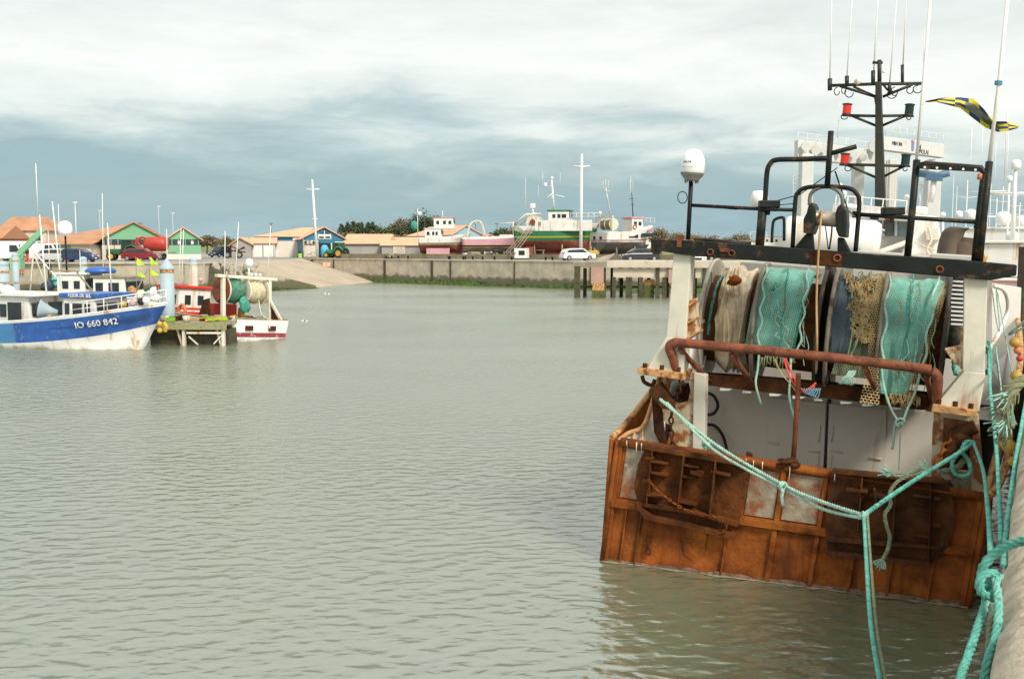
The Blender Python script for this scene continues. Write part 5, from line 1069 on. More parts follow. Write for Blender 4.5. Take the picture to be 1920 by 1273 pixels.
for i, (x, yb, yt, w, mi, lb) in enumerate(((724, 446, 420, 66, 1, 'rounded dark green tree left of the tallest clump'), (772, 446, 409, 66, 0, 'dark green tree in the middle of the tallest clump'), (795, 446, 400, 56, 0, 'tallest dark tree behind the pale blue shed'), (752, 446, 413, 34, 2, 'brownish tree left in the tall clump'), (814, 446, 407, 44, 0, 'dark tree right of the tallest tree'), (830, 446, 411, 40, 1, 'brown-green tree at the right end of the clump'),
    (938, 444, 427, 52, 0, 'dark round shrub tree behind the pale green shed'), (968, 446, 428, 44, 2, 'brown bush left of the green trawler'), (390, 452, 442, 34, 2, 'dark brown bush at the right end of the green hall'), (1237, 448, 429, 24, 2, 'brown bush on the dune right of the boats'))):
    tree('tree', lb, x, yb, yt, w, 235, FOL[mi], 60+i, n=2600)
for i, (x, yt, w, Y) in enumerate(((700, 436, 90, 215), (660, 437, 60, 215), (760, 438, 70, 214), (985, 436, 60, 240), (1270, 437, 70, 260), (1320, 438, 80, 265), (1380, 437, 60, 265), (425, 446, 40, 260))):
    tree('bush', 'low brown scrub growing behind the sheds and dunes', x, 446, yt, w, Y, FOL[2], 90+i, group='low brown scrub', cat='bush', n=1000)
dn = MB()
dn.grid(lambda u, v: (-900+2400*u, 300+190*v, G0+ (1-abs(2*v-1)**2)*(3.0+1.6*mn.noise(Vector((u*26, v*2, 1)))+1.0*mn.noise(Vector((u*80, v*5, 2))))), 240, 14)
tag(dn.build('dunes', FOL[3]), kind='structure')
dn = MB(); xa, xb = gx(1185, 185), gx(1480, 185)
dn.grid(lambda u, v: (xa+(xb-xa)*u, 175+50*v, G0+math.sin(PI*v)*math.sin(PI*min(1, u*1.6+.02)*.5 if u < .6 else PI/2)*(2.9+.9*mn.noise(Vector((u*9, v*2, 4)))+.4*mn.noise(Vector((u*40, v*9, 2))))), 80, 20)
tag(dn.build('grassy_bank', FOL[3]), kind='structure')

# ---- vehicles -----------------------------------------------------------------
def wheel(par, x, y, r_, w_, rim=K['chrome']):
    e_ = empty('wheel'); e_.parent = par; e_.location = (x, y, r_)
    m = MB(); m.disc((0, 0, 0), r_, w_, (0, 1, 0), 16); m.build('tyre', K['tire'], e_, bevel=.02); m = MB(); m.disc((0, 0, 0), r_*.6, w_+.03, (0, 1, 0), 12); m.build('rim', rim, e_)
def car(label, x, Y, rz, col, L_=4.3, Wd=1.75, Hh=1.5, kind='hatch', group='parked cars', base=None, rough=.25, cat='car'):
    t = empty('parked_car', (gx(x, Y), Y, G0 if base is None else base), rz, label, cat, group); h = L_/2
    paint = M('car_paint', col, rough, .03)
    lo = [(-h, .25), (-h-.03, .55), (-h+.05, .82), (-h+1.0, .95), (h-.5, .98), (h-.06, .85), (h, .5), (h-.02, .25)]
    up = [(-h+.75, .93), (-h+1.55, Hh), (-h+2.9, Hh+.02), (h-.45, Hh-.12), (h-.15, .95)]
    if kind == 'van': lo = [(-h, .3), (-h, .8), (-h+.3, 1.0), (h, 1.05), (h, .3)]; up = [(-h+.25, 1.0), (-h+.8, Hh-.1), (-h+1.2, Hh), (h-.1, Hh), (h-.02, 1.0)]
    m = MB(); m.prism([(a_, -Wd/2, b_) for a_, b_ in lo], (0, Wd, 0)); m.build('body', paint, t, bevel=.08)
    m = MB(); i_ = .13; k = len(up); vs = [(a_, -Wd/2+(i_ if b_ > 1.1 else .03), b_) for a_, b_ in up]+[(a_, Wd/2-(i_ if b_ > 1.1 else .03), b_) for a_, b_ in up]
    m.add(vs, [tuple(range(k)), tuple(reversed(range(k, 2*k)))]+[(i, i+k, (i+1) % k+k, (i+1) % k) for i in range(k)]); m.build('cabin', paint, t, bevel=.05)
    for s in (-1, 1):
        m = MB(); ya = s*(Wd/2-.06)
        if kind == 'van': pts = [(-h+.55, 1.08), (-h+.95, Hh-.2), (-h+1.75, Hh-.2), (-h+1.75, 1.08)]
        else: pts = [(-h+1.1, 1.0), (-h+1.68, Hh-.1), (h-.72, Hh-.18), (h-.42, 1.0)]
        m.prism([(a_, ya+s*(.04-.10*(b_-1)/(Hh-1)) , b_) for a_, b_ in pts], (0, -s*.05, 0)); m.build('side_window', K['glass'], t)
        for xx in (-h+.8, h-.75): wheel(t, xx, s*(Wd/2-.09), .32, .2)
        m = MB(); m.box((-h+.04, s*(Wd/2-.28), .68), (.16, .36, .14)); m.build('headlight', M('lamp_glass', (.7, .7, .68), .15), t)
        m = MB(); m.box((h-.04, s*(Wd/2-.2), .82), (.12, .24, .16)); m.build('tail_light', K['red'], t)
    m = MB(); q = up[1], up[0]; m.prism([(up[0][0]+.06, -Wd/2+.14, up[0][1]+.08), (up[0][0]+.06, Wd/2-.14, up[0][1]+.08), (up[1][0]-.03, Wd/2-.22, up[1][1]-.06), (up[1][0]-.03, -Wd/2+.22, up[1][1]-.06)], (-.05, 0, .03)); m.build('windscreen', K['glass'], t)
    m = MB(); m.box((-h-.03, 0, .45), (.04, .45, .12)); m.build('number_plate', WF, t)
    return t
car('white hatchback parked on the far quay below the green trawler', 1082, 125, R(198), (.78, .78, .76))
car('dark grey estate car parked on the far quay right of the small white boat', 1199, 119, R(10), (.045, .05, .055), L_=4.5)
car('dark car half hidden behind the left gantry leg', 1309, 118, R(180), (.03, .03, .035))
car('dark blue off-road car beside the green hall at the end of the road', 417, 165, R(60), (.02, .03, .06), 4.2, 1.8, 1.8)
car('dark red car parked in front of the red tanker trailer', 266, 122, R(186), (.22, .02, .03))
car('small silver car among the vans behind the blue boat', 110, 112, R(190), (.5, .5, .5), group='vans and cars at the left quay')
car('white delivery van parked left of the green crane arm', 16, 120, R(185), (.74, .74, .72), 4.8, 1.9, 2.1, 'van', 'vans and cars at the left quay', cat='van')
car('white van with dark windscreen behind the two fishermen', 45, 124, R(200), (.76, .76, .74), 5.2, 2.0, 2.4, 'van', 'vans and cars at the left quay', cat='van')
car('white van parked right of the crane in front of the cream house', 84, 118, R(175), (.76, .76, .74), 4.9, 1.9, 2.1, 'van', 'vans and cars at the left quay', cat='van')
car('dark blue car roof showing behind the moored boats', 147, 112, R(175), (.03, .05, .12), group='vans and cars at the left quay')
def tractor(label, x, Y, rz, col, cabc=None, s=1.):
    t = empty('tractor', (gx(x, Y), Y, G0), rz, label, 'tractor'); p_ = M('tractor_green', col, .4, .08)
    m = MB(); m.box((-1.15*s, 0, 1.05*s), (1.7*s, .7*s, .65*s)); m.build('bonnet', p_, t, bevel=.08*s); m = MB(); m.box((0, 0, .8*s), (3.4*s, .5*s, .35*s)); m.build('chassis', K['black'], t)
    m = MB(); m.prism([(-.25*s, -.7*s, 1.0*s), (-.15*s, -.65*s, 2.35*s), (1.05*s, -.65*s, 2.35*s), (1.2*s, -.7*s, 1.0*s)], (0, 1.35*s, 0)); m.build('cab', K['glass'], t, bevel=.03)
    m = MB(); m.box((.45*s, 0, 2.42*s), (1.5*s, 1.5*s, .14*s)); m.build('cab_roof', p_, t, bevel=.03)
    for sy in (-1, 1):
        for xx in (-.22, 1.12): m = MB(); m.bar((xx*s, sy*.7*s, 1.0*s), ((xx*.85+.03)*s, sy*.68*s, 2.36*s), .08*s); m.build('cab_post', p_, t)
        wheel(t, 1.0*s, sy*.85*s, .78*s, .4*s, K['yellow']); wheel(t, -1.4*s, sy*.75*s, .5*s, .3*s, K['yellow'])
        m = MB(); m.tube(smooth([(.15*s, sy*.85*s, 1.0*s), (.4*s, sy*.85*s, 1.6*s), (1.1*s, sy*.85*s, 1.75*s), (1.8*s, sy*.85*s, 1.3*s)]), .1*s, 6); m.build('mudguard', p_, t)
    m = MB(); m.tube([(-1.2*s, .2*s, 1.3*s), (-1.2*s, .2*s, 2.1*s)], .04*s, 6); m.build('exhaust', K['black'], t); return t
tractor('green tractor with yellow wheels parked in front of the green hall', 236, 124, R(8), (.03, .13, .05), s=1.05)
tractor('green tractor parked by the blue workshop doorway', 632, 150, R(-25), (.05, .30, .14), s=.95)
# red tanker trailer
t = empty('tanker_trailer', (gx(293, 130), 130, G0), R(2), 'red slurry tanker on a flat trailer in front of the green hall', 'trailer')
m = MB(); m.lathe([(0, -1.7), (.7, -1.5), (.95, -1.1), (.95, 1.0), (.75, 1.4), (0, 1.6)], (0.2, 0, 2.05), (1, 0, 0), 22); m.build('tank', K['red'], t)
m = MB(); m.tube(smooth([(-1.2, -.4, 1.2), (-2.0, -.4, 2.2), (-1.6, -.4, 2.9), (-.7, -.4, 2.7)]), .14, 8); m.build('suction_arm', K['red'], t)
m = MB(); m.bar((-2.2, 0, 2.9), (-2.4, 0, 1.2), .2, .4); m.build('arm_post', K['red'], t)
m = MB(); m.box((.1, 0, .95), (4.6, 1.8, .18)); m.build('flatbed', K['wood'], t)
for xx in (.9, -1.2):
    for sy in (-.8, .8): wheel(t, xx, sy, .42, .25)
# machinery left of the garage
t = empty('boat_trailer', (gx(440, 150), 150, G0), 0, 'dark tangled boat trailer beside the grey shed', 'trailer')
m = MB(); m.bar((-1.8, 0, 1.3), (1.8, 0, .9), .15); m.bar((-1.5, .5, .8), (1.6, .5, 1.5), .12); m.tube([(-1.2, 0, .5), (-.3, 0, 1.8), (.8, 0, 1.2), (1.6, 0, 1.7)], .12, 6); m.build('frame', K['rustdark'], t)
for xx in (-.9, .9): wheel(t, xx, -.2, .5, .25)
# bicycle leaning by the workshop bay
t = empty('bicycle', (gx(587, 152), 152, G0), 0, 'bicycle leaning against the white bay of the blue workshop', 'bicycle')
for xx in (-.5, .55):
    m = MB(); m.tube([(xx+.34*math.cos(a), 0, .34+.34*math.sin(a)) for a in [q*PI/8 for q in range(17)]], .03, 5); m.build('wheel', K['tire'], t)
m = MB(); m.tube([(-.5, 0, .34), (-.15, 0, .85), (.4, 0, .85), (.55, 0, .34), (0, 0, .3), (-.15, 0, .9)], .025, 5); m.tube([(.38, 0, .8), (.35, 0, 1.05), (.5, 0, 1.05)], .02, 5); m.build('frame', K['rustdark'], t)
# blue sculpture-like cover and bins
t = empty('covered_engine', (gx(610, 151), 151, G0), 0, 'tall light blue tarpaulin-covered object in the workshop doorway', 'cover')
m = MB(); m.lathe([(.35, 0), (.55, .5), (.62, 1.2), (.5, 1.7), (.3, 1.95), (0, 2.0)], n=14); m.v = [(x_*(1+.12*mn.noise(Vector((x_*2, y_*2, z_*1.5)))), y_, z_) for x_, y_, z_ in m.v]; m.build('cover', M('light_blue_cover', (.10, .45, .65), .7, .15), t)
t = empty('waste_bin', (gx(564, 153), 153, G0), 0, 'small dark bin with lime bag by the cream wall', 'bin'); m = MB(); m.box((0, 0, .35), (.5, .4, .7)); m.build('body', M('lime_bag', (.35, .7, .05), .7), t, bevel=.05); m = MB(); m.box((0, 0, .85), (.4, .35, .3)); m.build('lid', K['tire'], t, bevel=.05)
# ================================================================= boats
def hull(par, L_, B, zs, zb, draft, mats, bands, transom=.8, rake=.9, full=.55, name='hull', deckmat=None, deckz=None, lift=0.):
    """x forward from the stern, y to port, z up from the waterline. bands: fractions of the sheer height -> material index"""
    n = 22; m = MB(); lv = [(-1, 0), (-.55, .62), (-.2, .86)]
    def sheer(t): return zs+(zb-zs)*max(0, t-.15)**2/.7225 if t > .15 else zs
    def hb_(t):
        if t < .45: return B/2*(transom+(1-transom)*math.sin(t/.45*PI/2))
        q = (t-.45)/.55; return B/2*max(.0, (1-q**2.1))**.75
    rows = [('d', -1.), ('d', -.5), ('d', -.15)]+[('s', b) for b, _ in bands]+[('s', 1.)]
    mi = [mats_ for mats_ in ([0, 0, 0]+[k for _, k in bands])]
    cols = []
    for s in (-1, 1):
        vs = []
        for i in range(n+1):
            t = i/n; sh_ = sheer(t); h = hb_(t)
            for kd, fv in rows:
                if kd == 'd':
                    z = fv*draft*(1-.0*t); wd_ = {-1.: .04, -.5: .55, -.15: .86}[fv]; wd_ = wd_*(1-.5*t*t) if fv < -.15 else wd_*(1-.25*t*t)
                else:
                    fv = fv(t) if callable(fv) else fv; z = sh_*fv; wd_ = (.93+.07*fv) if t < .5 else (.93+.07*fv)-(1-fv)*full*((t-.5)/.5)**1.3
                k = (z+draft)/(sh_+draft); x = t*L_+rake*(t**4)*(k-1)*1.6-(.10*z if t < .05 else 0)
                vs.append((x, s*h*max(wd_, .0), z))
        r_ = len(rows); fs = []; ms = []
        for i in range(n):
            for j in range(r_-1): fs.append((i*r_+j, (i+1)*r_+j, (i+1)*r_+j+1, i*r_+j+1) if s < 0 else (i*r_+j, i*r_+j+1, (i+1)*r_+j+1, (i+1)*r_+j)); ms.append(mi[j])
        k0 = len(m.v); m.v += vs; m.f += [tuple(q+k0 for q in f) for f in fs]; m.m += ms; m.sm += [True]*len(fs); cols.append(k0)
    r_ = len(rows)
    for j in range(r_-1): m.f.append((cols[0]+j, cols[0]+j+1, cols[1]+j+1, cols[1]+j)); m.m.append(mi[j]); m.sm.append(False)
    o = m.build(name, mats, par, solid=.06, fix=False)
    dz = deckz if deckz is not None else -.45; d = MB(); vs = []
    for i in range(n): t = i/n; vs += [(t*L_, -hb_(t)*.97+.02, sheer(t)+dz), (t*L_, hb_(t)*.97-.02, sheer(t)+dz)]
    d.add(vs, [(2*i, 2*i+1, 2*i+3, 2*i+2) for i in range(n-1)]); d.build('deck', deckmat or K['wood'], par)
    g = MB()
    for s in (-1, 1): g.tube([(i/n*L_, s*hb_(i/n), sheer(i/n)+.03) for i in range(n+1)], .055, 6)
    g.build('gunwale', mats[-1], par)
    return sheer, hb_
def cabin(par, x0, x1, w, z0, z1, mat, wins=(), roofmat=None, name='wheelhouse', taper=.06, slope=.15, roof=.12):
    m = MB(); a_, b_ = w/2, w/2-taper
    m.add([(x0, -a_, z0), (x1, -a_, z0), (x1, a_, z0), (x0, a_, z0), (x0, -b_, z1), (x1-slope, -b_, z1), (x1-slope, b_, z1), (x0, b_, z1)], [(0, 1, 5, 4), (1, 2, 6, 5), (2, 3, 7, 6), (3, 0, 4, 7), (4, 5, 6, 7), (0, 3, 2, 1)]); c = m.build(name, mat, par, bevel=.04)
    for (xa, xb, za, zb_) in wins:
        for s in (-1, 1):
            q = MB(); q.bb(xa, xb, s*(a_-taper*.4)-.03, s*(a_-taper*.4)+.03, za, zb_); q.build('window', K['glass'], c)
    q = MB()
    for k in range(3): yy = -b_*.66+k*b_*.66; q.box((x1-slope*.35, yy, z0+(z1-z0)*.68), (.1, b_*.5, (z1-z0)*.34))
    q.build('windscreen', K['glass'], c)
    q = MB(); q.bb(x0-.15, x1+.12, -w/2-.05, w/2+.05, z1+.004, z1+roof); q.build('roof', roofmat or mat, c, bevel=.03); return c
def mast(par, x, y, z0, z1, r_=.06, lean=0., arms=(), mat='white', ants=(), name='mast'):
    m = MB(); m.tube([(x, y, z0), (x+lean, y, z1)], [r_, r_*.6], 8); o = m.build(name, K[mat], par)
    for (z, w) in arms: m = MB(); m.tube([(x+lean*(z-z0)/(z1-z0), y-w/2, z), (x+lean*(z-z0)/(z1-z0), y+w/2, z)], r_*.45, 6); m.build('cross_arm', K[mat], o)
    for (dx, dy, za, zb_) in ants: m = MB(); m.tube([(x+dx, y+dy, za), (x+dx, y+dy, zb_)], .02, 5); m.build('antenna', K['white'], o)
    return o
def rail(par, pts, h, r_=.025, mat='white', step=1):
    m = MB(); pts = [Vector(p) for p in pts]; U = Vector((0, 0, 1))
    m.tube([p+U*h for p in pts], r_, 6); m.tube([p+U*h*.5 for p in pts], r_*.7, 5)
    for p in pts[::step]: m.tube([p, p+U*h], r_*.8, 5)
    return m.build('railing', K[mat], par)
def radome(par, x, y, z, r_=.3):
    m = MB(); m.lathe([(0, -r_), (r_*.8, -r_*.9), (r_, -r_*.5), (r_, r_*.3), (r_*.8, r_*.8), (r_*.4, r_*1.05), (0, r_*1.1)], (x, y, z), n=16); return m.build('radome', K['dome'], par)
K['dome'] = M('boat_dome', (.82, .82, .8), .35, .03)
K['hb'] = M('hull_blue', (.03, .115, .40), .4, .25, 1, mid=((.05, .14, .34), .4, 3), dirt=(.30, .33, .36), da=.27, ds=3.2); K['hb2'] = M('hull_mid_blue', (.06, .22, .45), .5, .15, 1, dirt=(.3, .3, .28), da=.25, ds=2); K['lb'] = M('hull_light_blue', (.16, .42, .60), .5, .1, 1)
K['hw'] = M('boat_white', (.76, .75, .70), .45, .06, 1, dirt=(.50, .34, .18), da=.36, ds=1.6, streak=True, tide=(-.52, (.22, .19, .10))); K['hr'] = M('boat_red', (.62, .035, .02), .45, .1, 1); K['hdr'] = M('boat_dark_red', (.28, .04, .05), .6, .2, 3, dirt=(.55, .5, .42), da=.3, ds=3)
K['anti'] = M('antifouling_red', (.30, .085, .055), .8, .25, .8, dirt=(.45, .20, .14), da=.35, ds=1.2); K['hg'] = M('boat_green', (.03, .19, .07), .5, .12, .8, dirt=(.05, .10, .06), da=.3, ds=1.5); K['pink'] = M('boat_pink', (.62, .33, .36), .6, .1, .8); K['hpink'] = M('boat_hotpink', (.60, .12, .28), .6, .1)
K['pblue'] = M('piling_blue', (.36, .46, .50), .6, .08, .8, dirt=(.42, .30, .18), da=.3, ds=1.6, streak=True); K['net'] = NGD

def place_boat(name, label, x, Y, rz, z=0., roll=0., cat='boat', pitch=0.):
    t = empty(name, label=label, cat=cat, M4=Matrix.Translation((gx(x, Y), Y, z)) @ Matrix.Rotation(rz, 4, 'Z') @ Matrix.Rotation(roll, 4, 'X') @ Matrix.Rotation(pitch, 4, 'Y')); return t
# --- blue and white boat, bow to the right ---------------------------------------
BL = 14.5; hd = math.atan2(-4.2, 9.3); bowx, bowy = gx(311, 45.), 45.
t = empty('fishing_boat', (bowx-BL*math.cos(hd), bowy-BL*math.sin(hd), 0), hd, 'blue and white fishing boat with flared bow moored at the left', 'boat')
sh, hbf = hull(t, BL, 4.2, 1.05, 2.15, .9, [K['hw'], K['hw'], K['hb'], K['hb2'], K['hw']], [(0, 1), (lambda t: .07+.50*t*t, 3), (.96, 4)], .85, 1.3, .62)
# dark blue fore part over the pale blue side
o_ = [c for c in kids(t) if c.name.startswith('hull')][0]
for p in o_.data.polygons:
    if p.material_index == 3 and p.center.x > BL*.52: p.material_index = 2
def hside(x, z):                                       # starboard side of the hull at x, z
    tt = x/BL; h = hbf(tt); s_ = sh(tt); fv = z/s_; wd_ = (.93+.07*fv) if tt < .5 else (.93+.07*fv)-(1-fv)*.62*((tt-.5)/.5)**1.3; return -h*wd_
def hulltext(s, x0, z0, size, mat, par, sl=.0, bold=1.15):
    o2 = text('registration', s, (0, 0, 0), size, (0, 0, 0), mat, par, .012, 1.0, 'LEFT')
    for v in o2.data.vertices:
        x = x0+v.co.x*bold; z = z0+v.co.y+sl*v.co.x; v.co = Vector((x, hside(x, z)-.035-v.co.z, z))
    return o2
WT = M('white_lettering', (.82, .82, .8), .6, .02)
hulltext('IO 660 842', 10.55, 1.12, .40, WT, t, .13, 1.1)
cabin(t, 2.0, 7.6, 3.0, .5, 2.35, K['hw'], ((3.0, 3.4, 1.4, 1.9), (3.8, 4.2, 1.4, 1.9), (5.6, 6.0, 1.4, 2.0)), name='aft_shelter')
m = MB(); m.bb(6.2, 7.0, -1.56, -1.42, .8, 2.1); m.build('doorway', K['glass'], t)
cabin(t, 9.2, 11.3, 2.1, .9, 2.35, K['hw'], ((9.35, 9.6, 1.6, 2.1), (9.85, 10.4, 1.55, 2.1), (10.6, 10.9, 1.55, 2.1)), K['hb'], 'wheelhouse', roof=.22)
o2 = text('name_board', 'FLEUR DE SEL', (10.4, -1.135, 2.465), .24, (PI/2, 0, 0), WT, t, .008)
m = MB(); m.bb(7.6, 9.2, -1.5, 1.4, .5, 1.0); m.bb(1.9, 7.9, -1.62, 1.5, 2.4, 2.48); m.build('shelter_roof', K['hw'], t)
m = MB(); m.lathe([(0, -.5), (.12, -.48), (.2, -.2), (.42, .25), (.48, .3), (0, .32)], (8.5, -1.35, 1.75), (-.75, -.6, .2), 20); m.build('net_hauler', K['pblue'], t); m = MB(); m.disc((8.22, -1.58, 1.82), .36, .12, (-.75, -.6, .2), 20); m.build('hauler_drum', K['tire'], t)
m = MB(); m.tube([(8.9, -1.5, .7), (8.9, -1.5, 1.6)], .12, 8); m.build('hauler_post', K['wood'], t)
rail(t, [(x, -hbf(x/BL)*.93, sh(x/BL)) for x in (10.4, 11.2, 12.0, 12.8, 13.6, 14.2)]+[(14.5, 0, sh(1))]+[(x, hbf(x/BL)*.93, sh(x/BL)) for x in (14.2, 13.6, 12.8, 12.0, 11.2, 10.4)], .62, .028)
for (x, c_) in ((12.6, 'yellow'), (13.2, 'pink'), (14.0, 'dome'), (13.7, 'tire')):
    m = MB(); m.ball((x, -.7, sh(x/BL)+.25), .17, 10); m.build('buoy', K[c_], t)
for i, (x, z) in enumerate(((4.6, 2.62), (5.1, 2.68), (5.7, 2.60))): m = MB(); m.ball((x, -.7-.2*i, z+.04), .34, 12, 0, .7); m.build('white_fender', K['dome'], t)
mast(t, 7.7, -.6, 2.4, 6.2, .045, -.25, (), 'white', ((-.35, 0, 6.2, 8.6),), 'antenna_pole'); mast(t, 11.0, .2, 2.4, 5.8, .04, -.1, (), 'white', (), 'antenna_pole')
mast(t, 7.0, .9, 2.5, 6.9, .04, -.4, (), 'white', (), 'antenna_pole')
m = MB(); m.bar((4.4, -1.1, 2.95), (7.2, -.6, 3.0), .08, .1); m.bar((4.9, -1., 2.9), (4.7, -1., 2.4), .12); m.bar((5.3, -1.0, 2.9), (5.0, -.8, 2.5), .08); m.bar((7.7, -.4, 3.6), (9.6, -.4, 3.55), .06); m.bar((9.5, -.4, 3.5), (10.6, -.4, 2.5), .06); m.build('timber_gallows', K['wood'], t)
m = MB(); m.tube(smooth([(14.45, -.15, 1.3), (14.55, -.1, 1.1), (14.45, -.1, .9)]), .10, 8); m.build('bow_fender', K['yellow'], t)
for z in (1.35, 1.05): m = MB(); m.ball((14.35, -.3, z-.1), .12, 8); m.build('buoy', K['yellow'], t)

# --- boats moored behind it -----------------------------------------------------------
t = place_boat('fishing_boat', 'small white and light blue boat moored behind the blue and white one', 95, 66, R(-8))
sh2, hb2 = hull(t, 9., 3.2, 1.2, 1.7, .7, [K['hw'], K['lb'], K['hw']], [(0, 1), (.25, 2), (.4, 1), (.8, 2)], .9, .6)
cabin(t, 1.2, 3.2, 2.4, 1.1, 2.9, K['hw'], ((1.5, 2.0, 2.0, 2.5), (2.4, 2.8, 2.0, 2.5))); cabin(t, 3.7, 6.0, 2.4, 1.1, 2.7, K['hw'], ((3.9, 4.4, 1.6, 2.4), (4.8, 5.5, 1.6, 2.4)), K['wood'], 'shelter')
m = MB(); m.tube([(1.2, 0, 2.9), (1.2, 0, 5.4)], .06, 6); m.build('radome_pole', K['black'], t); radome(t, 1.2, 0, 5.9, .46)
for (x, z) in ((.6, 7.5), (-.2, 5.8), (2.0, 4.5)): mast(t, x, .3, 2.9, z, .03, 0, (), 'white', (), 'antenna_pole')
m = MB(); m.lathe([(0, 0), (.9, .02), (1.0, .2), (.7, .42), (0, .45)], (3.6, 0, 2.95), n=14); m.build('covered_dinghy', K['hb'], t)
m = MB(); m.tube([(6.0, -.6, 1.2), (7.3, -.6, 3.4)], .05, 6); m.tube([(7.3, -.6, 3.4), (8.2, -.6, 1.4)], .04, 6); m.build('derrick', K['wood'], t)
m = MB(); m.box((4.6, -1.5, 1.1), (.3, .15, .8)); m.build('red_fender', K['red'], t)
for (x, y, z, c_) in ((6.6, -.6, 1.6, 'cream'), (6.2, -.8, 1.9, 'rustor'), (7.2, -.5, 1.6, 'rope'), (7.6, -.7, 1.8, 'dome')): m = MB(); m.ball((x, y, z), .3, 9); m.v = [tuple(Vector(q)+Vector((mn.noise(Vector(q)*3),)*3)*.2) for q in m.v]; m.build('net_pile', K[c_], t)
t = place_boat('fishing_boat', 'dark blue boat with white gunwale partly hidden at far left', 8, 72, R(-4))
hull(t, 8.2, 3., 1.3, 2.1, .7, [K['hw'], K['hb'], K['hb'], K['dome']], [(0, 1), (.55, 3), (.62, 2), (.92, 3)], .9, .8)
m = MB(); m.tube([(2.2, -.5, 1.3), (2.6, -.5, 4.4)], .06, 6); m.tube([(2.6, -.5, 4.4), (5.0, -.5, 1.6)], .05, 6); m.tube([(3.0, .5, 1.3), (2.6, -.5, 4.4)], .05, 6); m.build('white_tripod', K['white'], t)
for (x, y, z, c_) in ((4.2, -.4, 2.2, 'rope'), (5.2, -.5, 2.1, 'net'), (3.6, -.5, 1.9, 'netblue'), (4.8, -.2, 2.6, 'red')): m = MB(); m.ball((x, y, z), .42, 9); m.v = [tuple(Vector(q)+Vector((mn.noise(Vector(q)*3),)*3)*.25) for q in m.v]; m.build('net_pile', K[c_], t)
t = place_boat('fishing_boat', 'small white boat whose stern shows just right of the light blue boat', 150, 74, R(-20))
hull(t, 5.5, 2.6, 1.0, 1.3, .6, [K['hw'], K['hw'], K['hw']], [(0, 1), (.5, 1), (.8, 2)], .9, .5); cabin(t, 1.5, 3.0, 1.7, .9, 2.3, K['hw'], ((1.7, 2.3, 1.5, 2.0),)); mast(t, 2.2, 0, 2.3, 8.6, .035, .2, (), 'white', (), 'antenna_pole')

# --- red and white boat with the net drum, stern towards us ----------------------------
hd2 = math.atan2(5.4, -7.2)
RL = 10.5; t = place_boat('fishing_boat', 'red and white boat with green and cream net drum at the pontoon', 483, 50.2, hd2, 0, R(4.5))
sh3, hb3 = hull(t, RL, 4.0, 1.05, 1.75, .8, [K['hw'], K['hdr'], K['hw'], K['hw'], K['wood']], [(0, 2), (.14, 1), (.36, 2), (.5, 2), (.97, 4)], .88, .9)
m = MB(); m.bb(-.16, -.10, -.95, -.50, .48, .72); m.build('freeing_port', K['rustdark'], t); m = MB(); m.bb(-.16, -.10, .50, .95, .48, .72); m.build('freeing_port', K['rustdark'], t)
cabin(t, 5.4, 7.3, 2.1, .6, 2.45, K['hw'], ((5.65, 6.05, 1.6, 2.1), (6.5, 6.85, 1.6, 2.1)), K['hr'], roof=.16)
m = MB(); m.bb(5.38, 7.34, -1.09, 1.09, .61, 1.22); m.build('red_skirt', K['hr'], t); m = MB(); m.bb(5.37, 7.35, -1.1, 1.1, 1.34, 1.44); m.build('red_band', K['hr'], t)
for y in (-.5, .3): m = MB(); m.bb(5.36, 5.39, y, y+.35, 1.6, 2.1); m.build('aft_window', K['glass'], t)
# gantry and drum across the stern
m = MB()
for y in (-1.45, 1.45): m.bar((1.0, y, .6), (1.15, y, 3.15), .18, .18); 
m.bar((1.12, -1.9, 3.15), (1.12, 1.9, 3.15), .20, .15); m.bar((1.0, 1.45, 1.0), (0.1, 1.5, 1.1), .10); m.bar((1.0, -1.45, 2.0), (.1, -1.5, 1.0), .12); m.build('stern_gantry', K['cream'], t)
m = MB()
for y in (-1.28, -.08, 1.22): m.disc((1.5, y, 2.45), .72 if y > .5 else .66, .07, (0, 1, 0), 26)
m.build('drum_flange', K['cream'], t)
m = MB(); m.disc((1.5, 1.26, 2.45), .70, .05, (0, 1, 0), 26); m.disc((1.5, 1.38, 2.2), .3, .25, (0, 1, 0), 14); m.build('rusty_flange', K['rustpink'], t)
def lump(par, c, r_, l, mat, nm, seed, fold=.06):
    m = MB(); m.grid(lambda u, v: (c[0]+math.cos(2*PI*u)*(r_-.15*(2*v-1)**2+fold*mn.noise(Vector((u*6, v*9, seed)))), c[1]+(v-.5)*l, c[2]+math.sin(2*PI*u)*(r_-.15*(2*v-1)**2+fold*mn.noise(Vector((u*6+3, v*9, seed))))), 28, 22); return m.build(nm, mat, par, fix=False)
lump(t, (1.5, .62, 2.45), .64, 1.05, M('dull_green_net', (.07, .22, .15), .9, .35, 5, dirt=(.16, .15, .08), da=.42, ds=5), 'green_net', 3, .13); lump(t, (1.5, -.66, 2.45), .62, 1.05, M('cream_net', (.55, .50, .32), .9, .2, 6), 'cream_net', 5, .06)
m = MB(); m.ball((.95, .25, 1.75), .28, 12, 0, 1.6); m.v = [tuple(Vector(q)+Vector((mn.noise(Vector(q)*3),)*3)*.15) for q in m.v]; m.build('hanging_net', NGD, t)
m = MB(); m.tube(smooth([(.9, .2, 1.5), (.5, -.1, 1.15), (0, -.3, 1.1)]), .025, 5); m.tube(smooth([(1.0, -.7, 2.0), (.6, -.6, 1.3), (-.05, -.55, 1.0), (-.2, -.5, .6)]), .03, 5); m.build('hanging_line', K['cream'], t)
